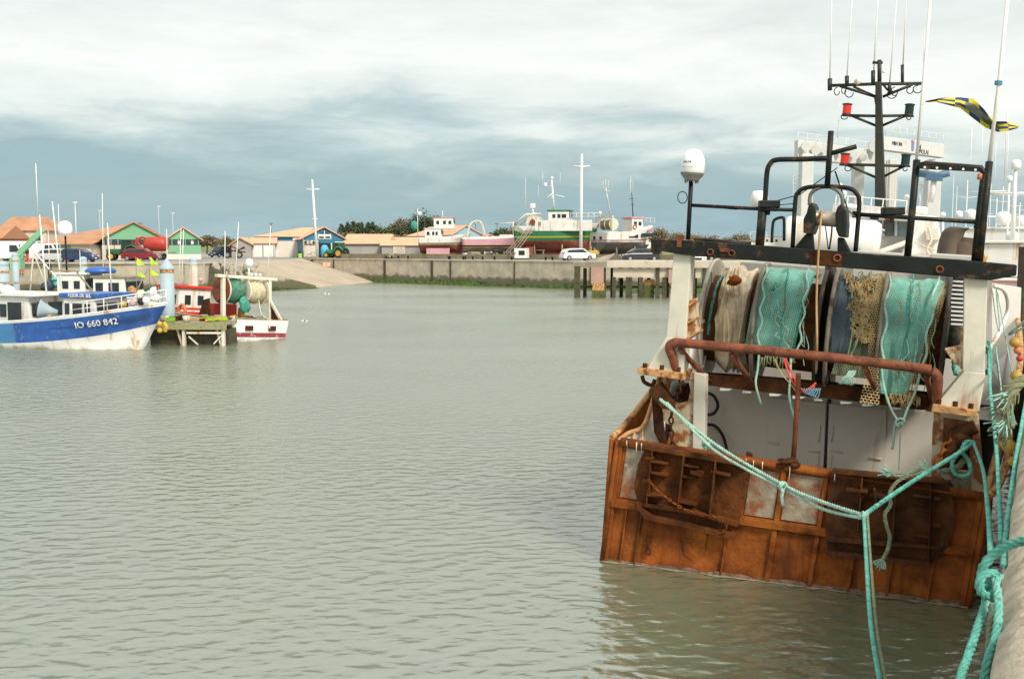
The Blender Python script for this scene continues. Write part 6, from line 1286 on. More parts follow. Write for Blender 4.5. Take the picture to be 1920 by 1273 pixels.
m = MB(); m.prism([(2.6, 1.5, .75), (1.9, 1.55, 1.0), (2.0, 1.55, 2.0), (2.5, 1.5, 1.9), (2.9, 1.45, 1.1)], (0, .1, 0)); m.build('otter_board', K['rustdark'], t)
m = MB(); m.prism([(.2, -1.5, 1.05), (1.2, -1.5, 1.1), (1.1, -1.5, 1.9)], (0, -.08, 0)); m.build('otter_board', K['rustdark'], t)
m = MB(); m.bb(2.6, 3.6, -.6, .8, .6, 1.75); m.build('red_winch_box', K['hr'], t, bevel=.05); m = MB(); m.bb(2.4, 2.7, -1.0, -.7, .6, 1.6); m.build('yellow_oilskin', K['yellow'], t, bevel=.08)
m = MB(); m.box((2.55, .1, 1.85), (.1, .5, .16)); m.build('engine_vent', K['white'], t)
m = MB(); m.tube([(1.12, -.1, 3.2), (1.12, -.1, 3.65)], .05, 6); m.build('radome_pole', K['white'], t); radome(t, 1.12, -.1, 3.9, .2)
for (x, y, za, zb_, ln_) in ((1.1, 1.4, 3.2, 5.4, .1), (1.1, .75, 3.2, 5.9, -.1), (1.1, -1.3, 3.2, 5.9, -.1), (5.6, .9, 2.5, 5.6, 0), (5.8, .6, 2.5, 5.6, 0), (6.6, .9, 2.5, 5.6, .3)): mast(t, x, y, za, zb_, .026, ln_, (), 'white', (), 'antenna_pole')
m = MB(); m.prism([(5.45, -.15, 2.5), (5.85, -.15, 2.5), (5.75, -.15, 3.7), (5.55, -.15, 3.7)], (0, .3, 0)); m.build('mast_post', K['cream'], t); m = MB(); m.ball((5.3, -.25, 2.95), .13, 8); m.build('pink_buoy', K['pink'], t)
m = MB()
for q in range(3): m.ball((1.1, -.25-.28*q, 3.32), .08, 8)
m.build('deck_lights', K['dome'], t)
m = MB(); m.tube([(4.6+.28*math.cos(a), 1.35, 1.25+.34*math.sin(a)) for a in [q*PI/7 for q in range(15)]], .09, 8, caps=False); m.build('life_ring', K['orange'], t)

# --- pontoon and blue piles -----------------------------------------------------------
P_ = [at(290, 617, 48.2), at(352, 622, 47.), at(434, 620, 46.6)]
t = empty('pontoon', (gx(345, 47.3), 47.3, 0), R(-2), 'weathered timber pontoon with white braced legs between the two boats', 'pontoon')
m = MB(); m.bb(-1.9, 1.95, -.0, 3.4, .98, 1.12); m.build('planking', K['wood'], t)
m = MB(); m.bb(-2.0, 2.0, -.10, .0, .78, 1.10); m.bb(-2.0, -1.9, -.1, 3.4, .78, 1.10); m.build('fascia', M('mossy_beam', (.30, .29, .15), .9, .25, 3, dirt=(.12, .13, .06), da=.4, ds=3), t)
for x in (-.1, 1.8):
    m = MB(); m.bar((x, .1, .8), (x, .1, -.6), .22, .12); m.bar((x-.35, .2, .8), (x, .2, -.5), .12, .1); m.build('leg', K['cream'], t)
m = MB(); m.bar((.05, .05, .62), (1.8, .05, .62), .12, .1); m.bar((.15, .02, .45), (.6, .02, .05), .06); m.bar((1.75, .02, .5), (1.35, .02, .1), .06); m.build('brace', K['cream'], t)
m = MB(); m.bb(-1.9, 1.9, .5, 3.2, -.4, .75); m.build('float', K['darkwood'], t)
rp_ = random.Random(4)
for i in range(16):
    c_ = ('weed', 'wood', 'yellow', 'rustdark', 'cream', 'netblue')[i % 6]; x, y = rp_.uniform(-1.7, 1.8), rp_.uniform(.2, 1.6); m = MB()
    lb = {'weed': 'lime green crate', 'wood': 'timber offcut', 'yellow': 'yellow plastic box', 'rustdark': 'rusty scrap iron', 'cream': 'cream bucket', 'netblue': 'dark folded net'}[c_]
    if i % 3 == 2: m.bar((-.5, 0, .06), (.5, .1, .2), .08)
    elif i % 3 == 1: m.lathe([(0, 0), (.16, 0), (.19, .28), (.15, .28), (.14, .03), (0, .03)], n=12)
    else: m.bb(-.22, .22, -.15, .15, 0, .03); m.bb(-.22, .22, -.15, -.13, 0, .22); m.bb(-.22, .22, .13, .15, 0, .22); m.bb(-.22, -.2, -.13, .13, 0, .22); m.bb(.2, .22, -.13, .13, 0, .22)
    mm_ = M('lime_plastic', (.22, .50, .03), .5) if c_ == 'weed' else K[c_]
    o_ = m.build({'weed': 'crate', 'wood': 'timber', 'yellow': 'crate', 'rustdark': 'scrap', 'cream': 'bucket', 'netblue': 'net'}[c_], mm_); p = Matrix.Translation((gx(345, 47.3), 47.3, 0)) @ Matrix.Rotation(R(-2), 4, 'Z') @ Vector((x, y, 1.13)); o_.location = p; o_.rotation_euler = (0, 0, rp_.uniform(-.6, .6))
    tag(o_, lb+' among the clutter on the pontoon', 'clutter', 'clutter lying on the pontoon')
def pile(label, x, yt, Y, r_, cone=True, group='light blue steel mooring piles'):
    zt = gz(yt, Y); t = empty('mooring_pile', (gx(x, Y), Y, 0), 0, label, 'pile', group); m = MB(); m.tube([(0, 0, -1), (0, 0, zt-.5 if cone else zt-.26)], r_, 20); m.build('shaft', K['pblue'], t)
    m = MB(); m.lathe([(r_*1.0, zt-.56), (r_*1.12, zt-.55), (r_*1.12, zt-.47), (r_*.55, zt-.2), (.02, zt)] if cone else [(r_*1.0, zt-.3), (r_*1.05, zt-.28), (r_*.95, zt-.12), (r_*.6, zt-.03), (0, zt)], n=20, sm=not cone); m.build('cap', K['pblue'], t)
    m = MB(); m.lathe([(r_*1.02, zt-.72), (r_*1.02, zt-.58)], n=20); m.build('rust_ring', K['rustor'], t)
pile('large light blue mooring pile with conical cap beside the pontoon', 314, 484, 48.5, .32)
pile('thinner light blue mooring pile in front of the rocks', 364, 483, 82, .32, False)
pile('light blue mooring pile cut by the left edge', 5, 489, 58, .38, False)
pile('light blue mooring pile behind the small light blue boat', 158, 481, 72, .26, False)
pile('light blue mooring pile near the green crane', 31, 474, 80, .25, False)
# flags on floats at the bow
for i, (x, y, c_, lb) in enumerate(((256, 491, 'lime', 'lime yellow flag left of the blue pile'), (281, 490, 'lime', 'large lime yellow flag nearest the blue pile'), (257, 513, 'lime', 'low small yellow flag on the net marker'), (281, 510, 'lime', 'lower lime flag beside the blue pile'))):
    t = empty('marker_flag', at(x, y+38, 47.5), 0, lb, 'flag', 'marker flags standing on the bow'); m = MB(); m.tube([(0, 0, -.4), (0, 0, 1.2)], .015, 5); m.build('staff', K['wood'], t)
    m = MB(); m.grid(lambda u, v: (.05+.42*u, .06*math.sin(u*5+i), 1.15-.35*v-.18*u*(1-v)*2), 8, 6); m.build('cloth', M('lime_flag', (.55, .85, .04), .7, .05), t, fix=False)

# --- boats on the hard --------------------------------------------------------------
def props(par, L_, d, ys=1.6, n=3, mat='wood'):
    for k in range(n):
        for s in (-1, 1): m = MB(); m.tube([((k+.7)*L_/n, s*ys, -d), ((k+.7)*L_/n, s*(ys-.2), 0)], .12, 6); m.build('prop', K[mat], par)
def keel(par, L_, d, B, mat='anti'):
    m = MB(); m.prism([(L_*.06, -.12, -.7), (L_*.10, -.12, -d+.35), (L_*.22, -.12, -d+.3), (L_*.80, -.12, -d+.45), (L_*.93, -.12, -.3)], (0, .24, 0)); m.build('keel', K[mat], par)
    m = MB(); m.lathe([(0, -.3), (.45, -.2), (.45, .2), (0, .3)], (L_*.08, 0, -d+.95), (1, 0, 0), 14); m.build('propeller', K['rustdark'], par)
# green trawler: stern left, bow right
Yg = 140; zg = 5.55; hdg = R(-12); Lg = 11.6
t = place_boat('stern_trawler', 'green and white trawler with red bottom hauled out behind the tall mast', 970, Yg, hdg, zg, 0, 'trawler')
sh4, hb4 = hull(t, Lg, 4.6, 1.9, 2.3, 1.6, [K['anti'], K['hg'], K['yellow'], K['hg'], K['hw']], [(0, 1), (.22, 2), (.30, 3), (.72, 4), (.98, 4)], .9, 1.4)
keel(t, Lg, 2.5, 4.6); props(t, Lg, 2.5)
m = MB(); m.bb(2.9, Lg*.93, -2.32, -2.2, 1.3, 2.75); m.build('bulwark', K['hw'], t, bevel=.03)
cabin(t, 4.6, 7.6, 2.8, 2.2, 4.0, K['hw'], ((5.2, 5.6, 3.1, 3.6), (5.9, 6.3, 3.1, 3.6), (6.5, 7.1, 3.1, 3.6)), K['hg'], roof=.2)
m = MB(); m.bb(.4, 2.6, -2.15, 2.0, 1.2, 1.9); m.build('stern_plating', M('pale_green_plate', (.30, .42, .28), .7, .2, 2, dirt=(.45, .4, .3), da=.4, ds=2), t)
m = MB(); m.tube([(.0, -1.9, 2.2), (1.5, -1.9, 3.5), (3.0, -1.9, 3.7)], .14, 6); m.tube([(.0, 1.9, 2.2), (1.5, 1.9, 3.7), (3.0, 1.9, 3.8)], .14, 6); m.tube([(1.6, -2, 3.6), (1.6, 2, 3.7)], .16, 6); m.tube([(2.2, 0, 3.6), (2.2, 0, 4.7)], .18, 6); m.build('stern_gantry', K['hw'], t)
m = MB(); m.box((2.2, 0, 4.8), (.7, .5, .7)); m.build('gantry_block', K['hw'], t, bevel=.08)
for y in (-2.05, -.6, 1.2): m = MB(); m.disc((2.6, y, 2.5), .95, .12, (0, 1, 0), 22); m.build('drum_flange', K['cream'], t)
m = MB(); m.disc((2.6, -2.2, 2.5), .4, .3, (0, 1, 0), 14); m.build('drum_gear', K['rustpink'], t); m = MB(); m.disc((2.6, -.4, 2.5), .6, 3.2, (0, 1, 0), 16); m.build('drum_core', M('grey_net', (.22, .20, .16), .9), t)
mo_ = mast(t, 5.2, 0, 4.0, 8.4, .16, -.35, ((7.4, 3.0), (5.9, 2.0)), 'white', ((-1.4, -1.2, 7.4, 9.3), (.6, 1.4, 7.4, 9.4)))
radome(t, 4.2, -1.3, 7.6, .26); radome(t, 4.9, 0, 8.6, .18); m = MB(); m.tube([(5.2, -.2, 6.6), (3.9, -.2, 5.7)], .08, 6); m.tube([(5.3, 0, 6.3), (6.6, 0, 6.0)], .07, 6); m.build('mast_boom', K['white'], t)
for x, zt in ((1.1, 8.8), (2.9, 7.7)): mast(t, x, .5, 3.8, zt, .03, -.05, (), 'white', (), 'antenna_pole')
rail(t, [(x, -1.9, 2.8) for x in (7.8, 8.6, 9.4, 10.2, 11.0)]+[(11.6, 0, 2.9)], .9, .04)
m = MB(); m.box((3.6, -2.36, 2.3), (.35, .06, .5)); m.build('porthole', K['wood'], t)
m = MB(); m.bb(.9, 2.6, -2.4, -2.25, 1.0, 1.25); m.build('fender_plank', K['wood'], t)
# ladders to the deck
for i, (x0, x1, lb) in enumerate(((963, 1005, 'long pale ladder leaning on the stern of the green trawler, left one'), (974, 1012, 'long brown ladder leaning on the stern of the green trawler, right one'))):
    a_, b_ = at(x0-20+i*4, 482, 133), at(x1-12, 428, 136); t2 = empty('ladder', a_, 0, lb, 'ladder'); b_ = b_-a_
    m = MB()
    for s in (-.22, .22): m.tube([(s, 0, 0), b_+Vector((s, 0, 0))], .05, 6)
    m.build('stile', K['wood'], t2); m = MB()
    for k in range(12): p = b_*(k+.5)/12; m.tube([p+Vector((-.22, 0, 0)), p+Vector((.22, 0, 0))], .03, 5)
    m.build('rungs', K['wood'], t2)
# white boat right of it, stern towards us
Lw = 9.5; t = place_boat('fishing_boat', 'white boat with pink wheelhouse roof and net drums hauled out on props', 1121, 136, R(32), 5.35)
hull(t, Lw, 4.4, 1.3, 2.3, 1.3, [M('grey_bottom', (.20, .18, .16), .85, .2, 1), K['hw'], K['hdr'], K['hw']], [(0, 1), (.12, 2), (.22, 1), (.96, 3)], .92, 1.2)
keel(t, Lw, 2.3, 4, 'darkwood'); props(t, Lw, 2.3, 1.3)
for y in (-.7, .7): m = MB(); m.bb(-.2, -.12, y-.2, y+.2, .35, .75); m.build('freeing_port', K['glass'], t)
cabin(t, 5.0, 7.0, 2.2, 1.2, 3.2, K['hw'], ((5.3, 5.8, 2.3, 2.8), (6.1, 6.6, 2.3, 2.8)), K['pink'], roof=.25)
m = MB(); m.prism([(7.2, -1.75, 1.4), (8.6, -1.1, 1.6), (8.6, 1.1, 1.6), (7.2, 1.75, 1.4)], (0, 0, .25)); m.build('pink_foredeck', K['hpink'], t)
for y in (-1.3, -.2, .9): m = MB(); m.disc((1.6, y, 2.4), .8, .1, (0, 1, 0), 20); m.build('drum_flange', K['cream'], t)
m = MB(); m.disc((1.6, -.2, 2.4), .68, 2.1, (0, 1, 0), 16); m.build('net_roll', M('brown_net', (.25, .21, .13), .9, .3, 4), t)
m = MB(); m.bar((1.0, -1.9, 3.4), (1.0, 1.9, 3.4), .2, .3); m.bar((1.0, -1.8, 1.2), (1.0, -1.8, 3.4), .18); m.bar((1.0, 1.8, 1.2), (1.0, 1.8, 3.4), .18); m.build('stern_gantry', K['cream'], t)
mast(t, 2.4, .4, 3.4, 7.4, .11, -.9, ((6.9, 1.4),), 'white', ((-.9, -.6, 6.8, 8.3), (-.9, 0, 6.9, 8.5), (-.9, .6, 6.8, 8.3))); mast(t, 6.0, 0, 3.4, 6.8, .08, -.3, ((6.0, 1.0), (5.2, .8)), 'netblue', ((-.9, -1.0, 6.3, 8.6), (-.3, .2, 6.6, 9.0), (.4, 1.2, 5.8, 8.7)))
radome(t, 1.2, 1.2, 4.0, .2); m = MB(); m.tube([(5.4+.3*math.cos(a), -1.16, 2.1+.3*math.sin(a)) for a in [q*PI/6 for q in range(13)]], .07, 6, caps=False); m.build('life_ring', K['orange'], t)
rail(t, [(x, -1.3, 2.4) for x in (7.2, 8.0, 8.8)], .9, .03); m = MB(); m.bb(3.6, 5.2, -2.16, -2.06, .55, 1.0); m.bb(5.8, 8.0, -1.98, -1.5, .7, 1.2); m.build('dark_panel', K['glass'], t)
# pink boats
t = place_boat('fishing_boat', 'small pink and white boat with high wheelhouse hauled out left of the trawler', 788, 148, R(-3), 5.0)
hull(t, 7.6, 3.2, 1.0, 1.6, 1.2, [K['anti'], K['wood'], K['hw'], K['hw']], [(0, 1), (.3, 2), (.9, 3)], .9, 1.); keel(t, 7.6, 2.0, 3)
cabin(t, .9, 3.4, 2.3, .8, 2.3, K['hw'], ((1.2, 1.6, 1.4, 1.9), (2.0, 2.3, 1.4, 1.9), (2.5, 2.8, 1.4, 1.9))); cabin(t, 2.2, 5.2, 2.0, 2.35, 3.9, K['hw'], ((2.6, 3.0, 3.0, 3.5), (3.6, 4.0, 3.0, 3.5), (4.4, 4.8, 3.0, 3.5)), K['pink'])
m = MB(); m.bb(1.2, 4.6, -1.75, -1.62, -1.5, -.5); m.build('pink_panel', K['pink'], t); mast(t, 3.4, 0, 4.0, 5.0, .06); mast(t, -.3, 0, 1.2, 5.3, .07); radome(t, .0, 0, 4.6, .3); m = MB(); m.ball((-.8, 0, 2.8), .55, 10, 0, 1.3); m.build('net_roll', NGD, t)
t = place_boat('fishing_boat', 'long low hull with faded pink sides hauled out beside the ladders', 868, 146, R(6), 4.75)
hull(t, 10.0, 3.2, 1.3, 1.9, 1.0, [K['wood'], K['rustdark'], K['pink'], K['hw']], [(0, 1), (.15, 2), (.8, 3)], .95, 1.); keel(t, 10, 1.8, 3, 'darkwood')
m = MB(); m.tube(smooth([(.6, -1, 1.3), (1.2, -1, 3.3), (2.6, -1, 3.5), (3.2, -1, 1.4)]), .12, 6); m.tube(smooth([(.6, 1, 1.3), (1.2, 1, 3.3), (2.6, 1, 3.5), (3.2, 1, 1.4)]), .12, 6); m.tube([(1.9, -1, 3.5), (1.9, 1, 3.5)], .2, 8); m.build('stern_gantry', K['cream'], t)
m = MB(); m.tube([(7.4, 0, 1.4), (7.4, 0, 3.6)], .1, 6); m.tube([(5.5, 0, 3.3), (7.6, 0, 3.5)], .08, 6); m.build('derrick', K['cream'], t)
# yard clutter and containers under the boats
for i, (x, y, Y, w, h, c_, lb) in enumerate(((978, 473, 134, 2.0, 1.5, 'hw', 'white cabin trailer under the green trawler stern'), (992, 474, 138, 1.0, 1.7, 'anti', 'rust red container under the green trawler'), (1110, 476, 133, 1.4, 1.2, 'yellow', 'yellow forklift-like block between the hauled-out boats'), (1302, 478, 112, 2.4, .6, 'hw', 'low white upturned tender near the left gantry leg'), (890, 478, 143, 1.8, 1.0, 'wood', 'pile of brown stones and timber under the pink hull'), (735, 483, 143, 1.6, .8, 'wood', 'brown timber stack behind the parapet'))):
    t = empty('yard_box', (gx(x, Y), Y, G0), R(8*i), lb, 'container'); m = MB(); m.bb(-w/2, w/2, -.6, .6, .15, h); m.build('body', K[c_], t, bevel=.08); m = MB(); m.bb(-w/2+.1, w/2-.1, -.62, .62, 0, .15); m.build('base', K['darkwood'], t)
    m = MB(); m.bb(-w*.2, w*.2, -.64, -.6, h*.4, h*.8); m.build('panel', K['glass'] if c_ == 'hw' else K[c_], t)

# --- jetty in front of the far quay -------------------------------------------------
Yj = 92.; x0j = gx(1137, Yj); t = empty('jetty', (x0j, Yj, 0), R(-6), 'concrete jetty deck on dark weedy piles in front of the far quay', 'jetty')
m = MB(); m.bb(0, 24, 0, 5, gz(502, Yj), gz(489, Yj)); m.build('deck', K['coping'], t, bevel=.04)
m = MB(); m.bb(.6, 24, .4, 1.0, gz(521, Yj), gz(504, Yj)); m.build('cross_beam', M('jetty_cream', (.55, .48, .36), .9, .08, .5, dirt=(.35, .3, .2), da=.3, ds=.8), t)
m = MB(); m.prism([(-3.2, 2.5, gz(502, Yj)), (0, 0, gz(502, Yj)), (0, 5, gz(502, Yj)), (-2.8, 6, gz(502, Yj))], (0, 0, .5)); m.prism([(-2.2, 4, 3.3), (0, 1, 3.3), (0.8, 1, 4.1), (.8, 4, 4.1)], (0, 1, 0)); m.build('ramp_slab', K['concrete'], t)
cw = M('weedy_pile', (.10, .12, .03), .9, .5, 1.5, dirt=(.04, .04, .02), da=.5, ds=1.5)
def jp(x, w, y0, mat=K['darkwood'], dy=.2, nm='pile', y1=575):
    m = MB(); xx = (gx(x, Yj)-x0j); m.bb(xx-w/2, xx+w/2, dy, dy+w, gz(y1, Yj), gz(y0, Yj)); return m.build(nm, mat, t)
for x, w, y0 in ((1082, .55, 500), (1133, .3, 503), (1151, .35, 520), (1179, .6, 520), (1201, .4, 520), (1232, .35, 498), (1245, .4, 520), (1298, .35, 505), (1318, .3, 505), (1340, .4, 505), (1375, .4, 505)): jp(x, w, y0)
for k in range(15): jp(1095+k*17.5, .34, 504, K['darkwood'], 2.6+.4*(k % 3), 'rear_pile')
jp(1122, 1.2, 545, cw, -.1); jp(1216, 1.0, 535, cw, .8); jp(1120, 1.15, 502, M('pink_concrete', (.40, .26, .20), .9, .12, 1.), -.05, 'pile_head', 532); jp(1122, 1.1, 532, K['rustor'], -.03, 'rust_band', 546); jp(1218, .9, 525, K['rustor'], .9, 'rust_band', 538)
m = MB(); m.bb(-2.8, 18, 1.2, 1.5, gz(541, Yj), gz(537, Yj)); m.build('lower_waling', K['darkwood'], t); jp(1258, .6, 505, M('pink_concrete_b', (.40, .26, .20), .9, .12, 1.), -.05, 'pile_head', 530)
bg = MB(); bg.grid(lambda u, v: (2+20*u, 7+6*v, -.3+1.1*v+.5*mn.noise(Vector((u*14, v*3, 2)))), 60, 6, 0, False); bg.build('weedy_bank', K['weed'], t)['kind'] = 'stuff'

# --- travel lift --------------------------------------------------------------------
Yt = 118; ptm = M('lift_white', (.60, .60, .56), .5, .05, .4, dirt=(.5, .45, .35), da=.22, ds=.6)
t = empty('boat_hoist', (gx(1630, Yt), Yt, G0), 0, 'tall white travelling boat hoist with two gantry girders behind the trawler', 'crane')
ctr = Vector((gx(1630, Yt), Yt, G0))
def tq(x, y, dy=0.): p = at(x, y, Yt+dy); return p-ctr
for (x, y0, w, dy) in ((1512, 290, 1.35, -5), (1609, 300, 1.2, 6), (1672, 300, .9, -2), (1750, 300, 1.7, 8)):
    a_ = tq(x, y0, dy); m = MB(); m.bb(a_.x-w/2, a_.x+w/2, a_.y-.7, a_.y+.7, .9, a_.z); m.build('leg', ptm, t, bevel=.1)
    e_ = empty('wheel'); e_.parent = t; e_.location = (a_.x, a_.y, 0); m = MB(); m.disc((0, -.5, .8), .8, .5, (0, 1, 0), 18); m.disc((0, .5, .8), .8, .5, (0, 1, 0), 18); m.build('tyre', K['tire'], e_)
def girder(p, q, y0, y1, dy0, dy1, d):
    a_, b_ = tq(p, y0[0], dy0), tq(q, y0[1], dy1); c_, e_ = tq(p, y1[0], dy0), tq(q, y1[1], dy1); m = MB(); m.prism([a_, b_, e_, c_], (0, d, 0)); return m.build('girder', ptm, t, bevel=.05)
g1 = girder(1496, 1650, (262, 283), (298, 312), -5, 6, 1.4); g2 = girder(1656, 1770, (256, 270), (281, 296), -2, 8, 1.4)
def gtext(s, x, y, size, dy):
    a_ = tq(x, y, dy); a2, b2 = tq(1656, 256, -2), tq(1770, 270, 8); ang = math.atan2((b2-a2).y, (b2-a2).x); k_ = (a_.x-a2.x)/(b2.x-a2.x); p = a2.lerp(b2, k_)
    o2 = text('lettering', s, (p.x, p.y-.08, a_.z), size, (PI/2, 0, ang), K['tire'], t, .01); return o2
gtext('MBH 300', 1683, 270, .62, 0); gtext('CIMOLAI', 1757, 279, .80, 0)
a_ = tq(1711, 273, 2.7); m = MB(); m.box((a_.x, a_.y-.15, a_.z), (.5, .1, 1.2), Matrix.Rotation(.75, 3, 'Z')); m.build('logo_panel', M('logo_blue', (.22, .26, .55), .6), t); m = MB(); m.box((a_.x, a_.y-.2, a_.z+.5), (.5, .1, .3), Matrix.Rotation(.75, 3, 'Z')); m.build('logo_panel', M('logo_pink', (.7, .3, .3), .6), t)
a_ = tq(1742, 279, 5.8); m = MB(); m.prism([(a_.x-1.75, a_.y-1.9, a_.z+.35), (a_.x-2.05, a_.y-2.1, a_.z), (a_.x-1.75, a_.y-1.9, a_.z-.35), (a_.x-1.85, a_.y-2., a_.z)], (0, -.05, 0)); m.build('logo_crescent', K['tire'], t)
for (p, q, ya, yb, d0, d1) in ((1496, 1640, 253, 272, -5, 5), (1660, 1768, 240, 256, -2, 8)):
    pts = []
    for k in range(9): f_ = k/8; pts.append(tq(p+(q-p)*f_, (ya+(yb-ya)*f_)+14, d0+(d1-d0)*f_))
    rail(t, pts, 1.1, .035, 'hw')
for (x, y, s_) in ((1510, 275, .8), (1530, 282, .9), (1545, 280, .8), (1600, 290, .7), (1618, 296, .7), (1511, 293, .5), (1575, 285, .6), (1640, 275, 1.2)):
    a_ = tq(x, y, -6+(x-1500)*.07); m = MB(); m.disc(a_, s_*.6, .3, (0, 1, .1), 14); m.box(a_+Vector((.2, .3, .2)), (s_, .2, s_*1.1), Matrix.Rotation(.6, 3, 'Y')); m.build('sheave', ptm, t)
for k in range(6): a_ = tq(1660+k*5, 290, -3); m = MB(); m.tube([a_, a_-Vector((0, 0, 11-k*.2))], .03, 4); m.build('cable', K['grey'], t)
for (x, y0, y1) in ((1487, 330, 366),): a_, b_ = tq(x, y0, -5), tq(x, y1, -5); m = MB(); [m.bar((a_.x+s, a_.y, a_.z), (b_.x+s, b_.y, b_.z), .06) for s in (0, .9)]; [m.bar((a_.x, a_.y, a_.z+(b_.z-a_.z)*k/5), (a_.x+.9, a_.y, a_.z+(b_.z-a_.z)*k/5), .05) for k in range(6)]; m.build('access_ladder', K['grey'], t)

# --- white boats on the right -----------------------------------------------------------
t = place_boat('yacht', 'low white motor yacht with a row of portholes left of the boat hoist', 1398, 118, R(-4), 3.6)
hull(t, 12, 3.4, 1.5, 1.9, .6, [K['hw'], K['hw'], K['hw']], [(0, 1), (.5, 1), (.9, 2)], .9, 1.2); cabin(t, 1.5, 8.0, 2.6, 1.3, 2.3, K['hw'], tuple((2+k*1.1, 2.25+k*1.1, 1.7, 1.95) for k in range(5))); rail(t, [(x, -1.5, 1.6) for x in (.2, 1, 2)], 1.2, .03)
def trawler_right(label, x, Y, rz, s, cols, mz, redv=False):
    t = place_boat('stern_trawler', label, x, Y, rz, 0, 0, 'trawler'); L_ = 18*s
    hull(t, L_, 6*s, 2.3*s, 3.6*s, 1., cols, [(0, 1), (.2, 1), (.55, 2), (.95, 2)], .92, 1.6); cabin(t, 6*s, 11*s, 4.4*s, 2.2*s, 4.3*s, K['hw'], tuple(((6.6+k)*s, (7.2+k)*s, 3.3*s, 3.9*s) for k in range(4)), name='deckhouse')
    cabin(t, 6.5*s, 10*s, 3.6*s, 4.5*s, 6.2*s, K['hw'], tuple(((6.9+k*.8)*s, (7.5+k*.8)*s, 5.3*s, 5.9*s) for k in range(3)))
    m = MB(); w = 2.5*s
    for y in (-w, w): m.bar((1.2*s, y, 2.2*s), (1.4*s, y, 5.2*s), .35*s, .4*s)
    m.bar((1.4*s, -w-.2, 5.2*s), (1.4*s, w+.2, 5.2*s), .4*s, .4*s); m.build('stern_gantry', K['hw'], t)
    for y in (-1.4, 1.2): m = MB(); m.disc((2.6*s, y*s, 3.5*s), 1.1*s, .2*s, (0, 1, 0), 20); m.build('drum_flange', K['cream'], t)
    mast(t, 8.2*s, 0, 6.2*s, mz, .13*s, 0, ((mz-1.2*s, 2.6*s), (mz-3*s, 1.8*s)), 'white', ((.2, -1.2*s, mz-1.2*s, mz+3*s), (.2, 1.2*s, mz-1.2*s, mz+3.4*s), (-.5, .4, mz-.5, mz+4*s)))
    radome(t, 7*s, -1.2*s, 6.9*s, .5*s); radome(t, 8.2*s, 0, mz+.2, .25*s); rail(t, [(x_*s, -1.7*s, 6.3*s) for x_ in (6.5, 7.3, 8.1, 8.9, 9.7)], .8*s, .03)
    for k in range(6): m = MB(); m.tube([((5+k)*s, -2.4*s, 2.4*s), ((5+k)*s, -2.4*s, (3.2+.4*(k % 3))*s)], .04, 5); m.build('stanchion', K['grey'], t)
    m = MB(); m.bb(3.6*s, 5.4*s, -1.6*s, 1.6*s, 2.2*s, 3.2*s); m.build('winch_house', K['hr'] if redv else K['grey'], t, bevel=.05); return t
trawler_right('white trawler with red winch moored ahead of the rusty one, nearest on the right', 1898, 35, R(64), .78, [K['hw'], K['hw'], K['hw'], K['hw']], 7.8, True)
trawler_right('white trawler farther along the quay with tall mast showing left of the flag pole', 1822, 62, R(60), .95, [K['hb'], K['hw'], K['hw'], K['hw']], 9.6)
trawler_right('farthest white trawler on the right with pale mast', 1870, 82, R(60), 1.0, [K['hb'], K['hw'], K['hw'], K['hw']], 10.5)

# --- small fittings on the far buildings and walls
for i, (x, y0, y1, Y) in enumerate(((205, 449, 484, 133.4), (311, 449, 484, 138), (515, 456, 482, 159), (648, 452, 483, 161), (570, 447, 482, 155.5))):
    t = empty('drain_pipe', (gx(x, Y), Y, G0), 0, 'thin downpipe on the wall of a far shed', 'pipe', 'downpipes on the far sheds'); m = MB(); m.tube([(0, 0, 0), (0, 0, gz(y0, Y)-G0)], .07, 6); m.build('pipe', WGY, t)
rq2 = random.Random(9)
for i in range(14):
    f_ = rq2.uniform(.02, .98); a_, b_ = Vector((-18, 132.7, 0)), Vector((7, 111.7, 0)); p = a_.lerp(b_, f_); t = empty('bollard', p+Vector((.6, .9, 3.1)), 0, 'small dark bollard on the coping of the far quay', 'bollard', 'bollards along the far quay'); m = MB(); m.lathe([(.14, 0), (.10, .08), (.10, .28), (.17, .34), (.15, .42), (0, .44)], n=12); m.build('post', K['black'], t)
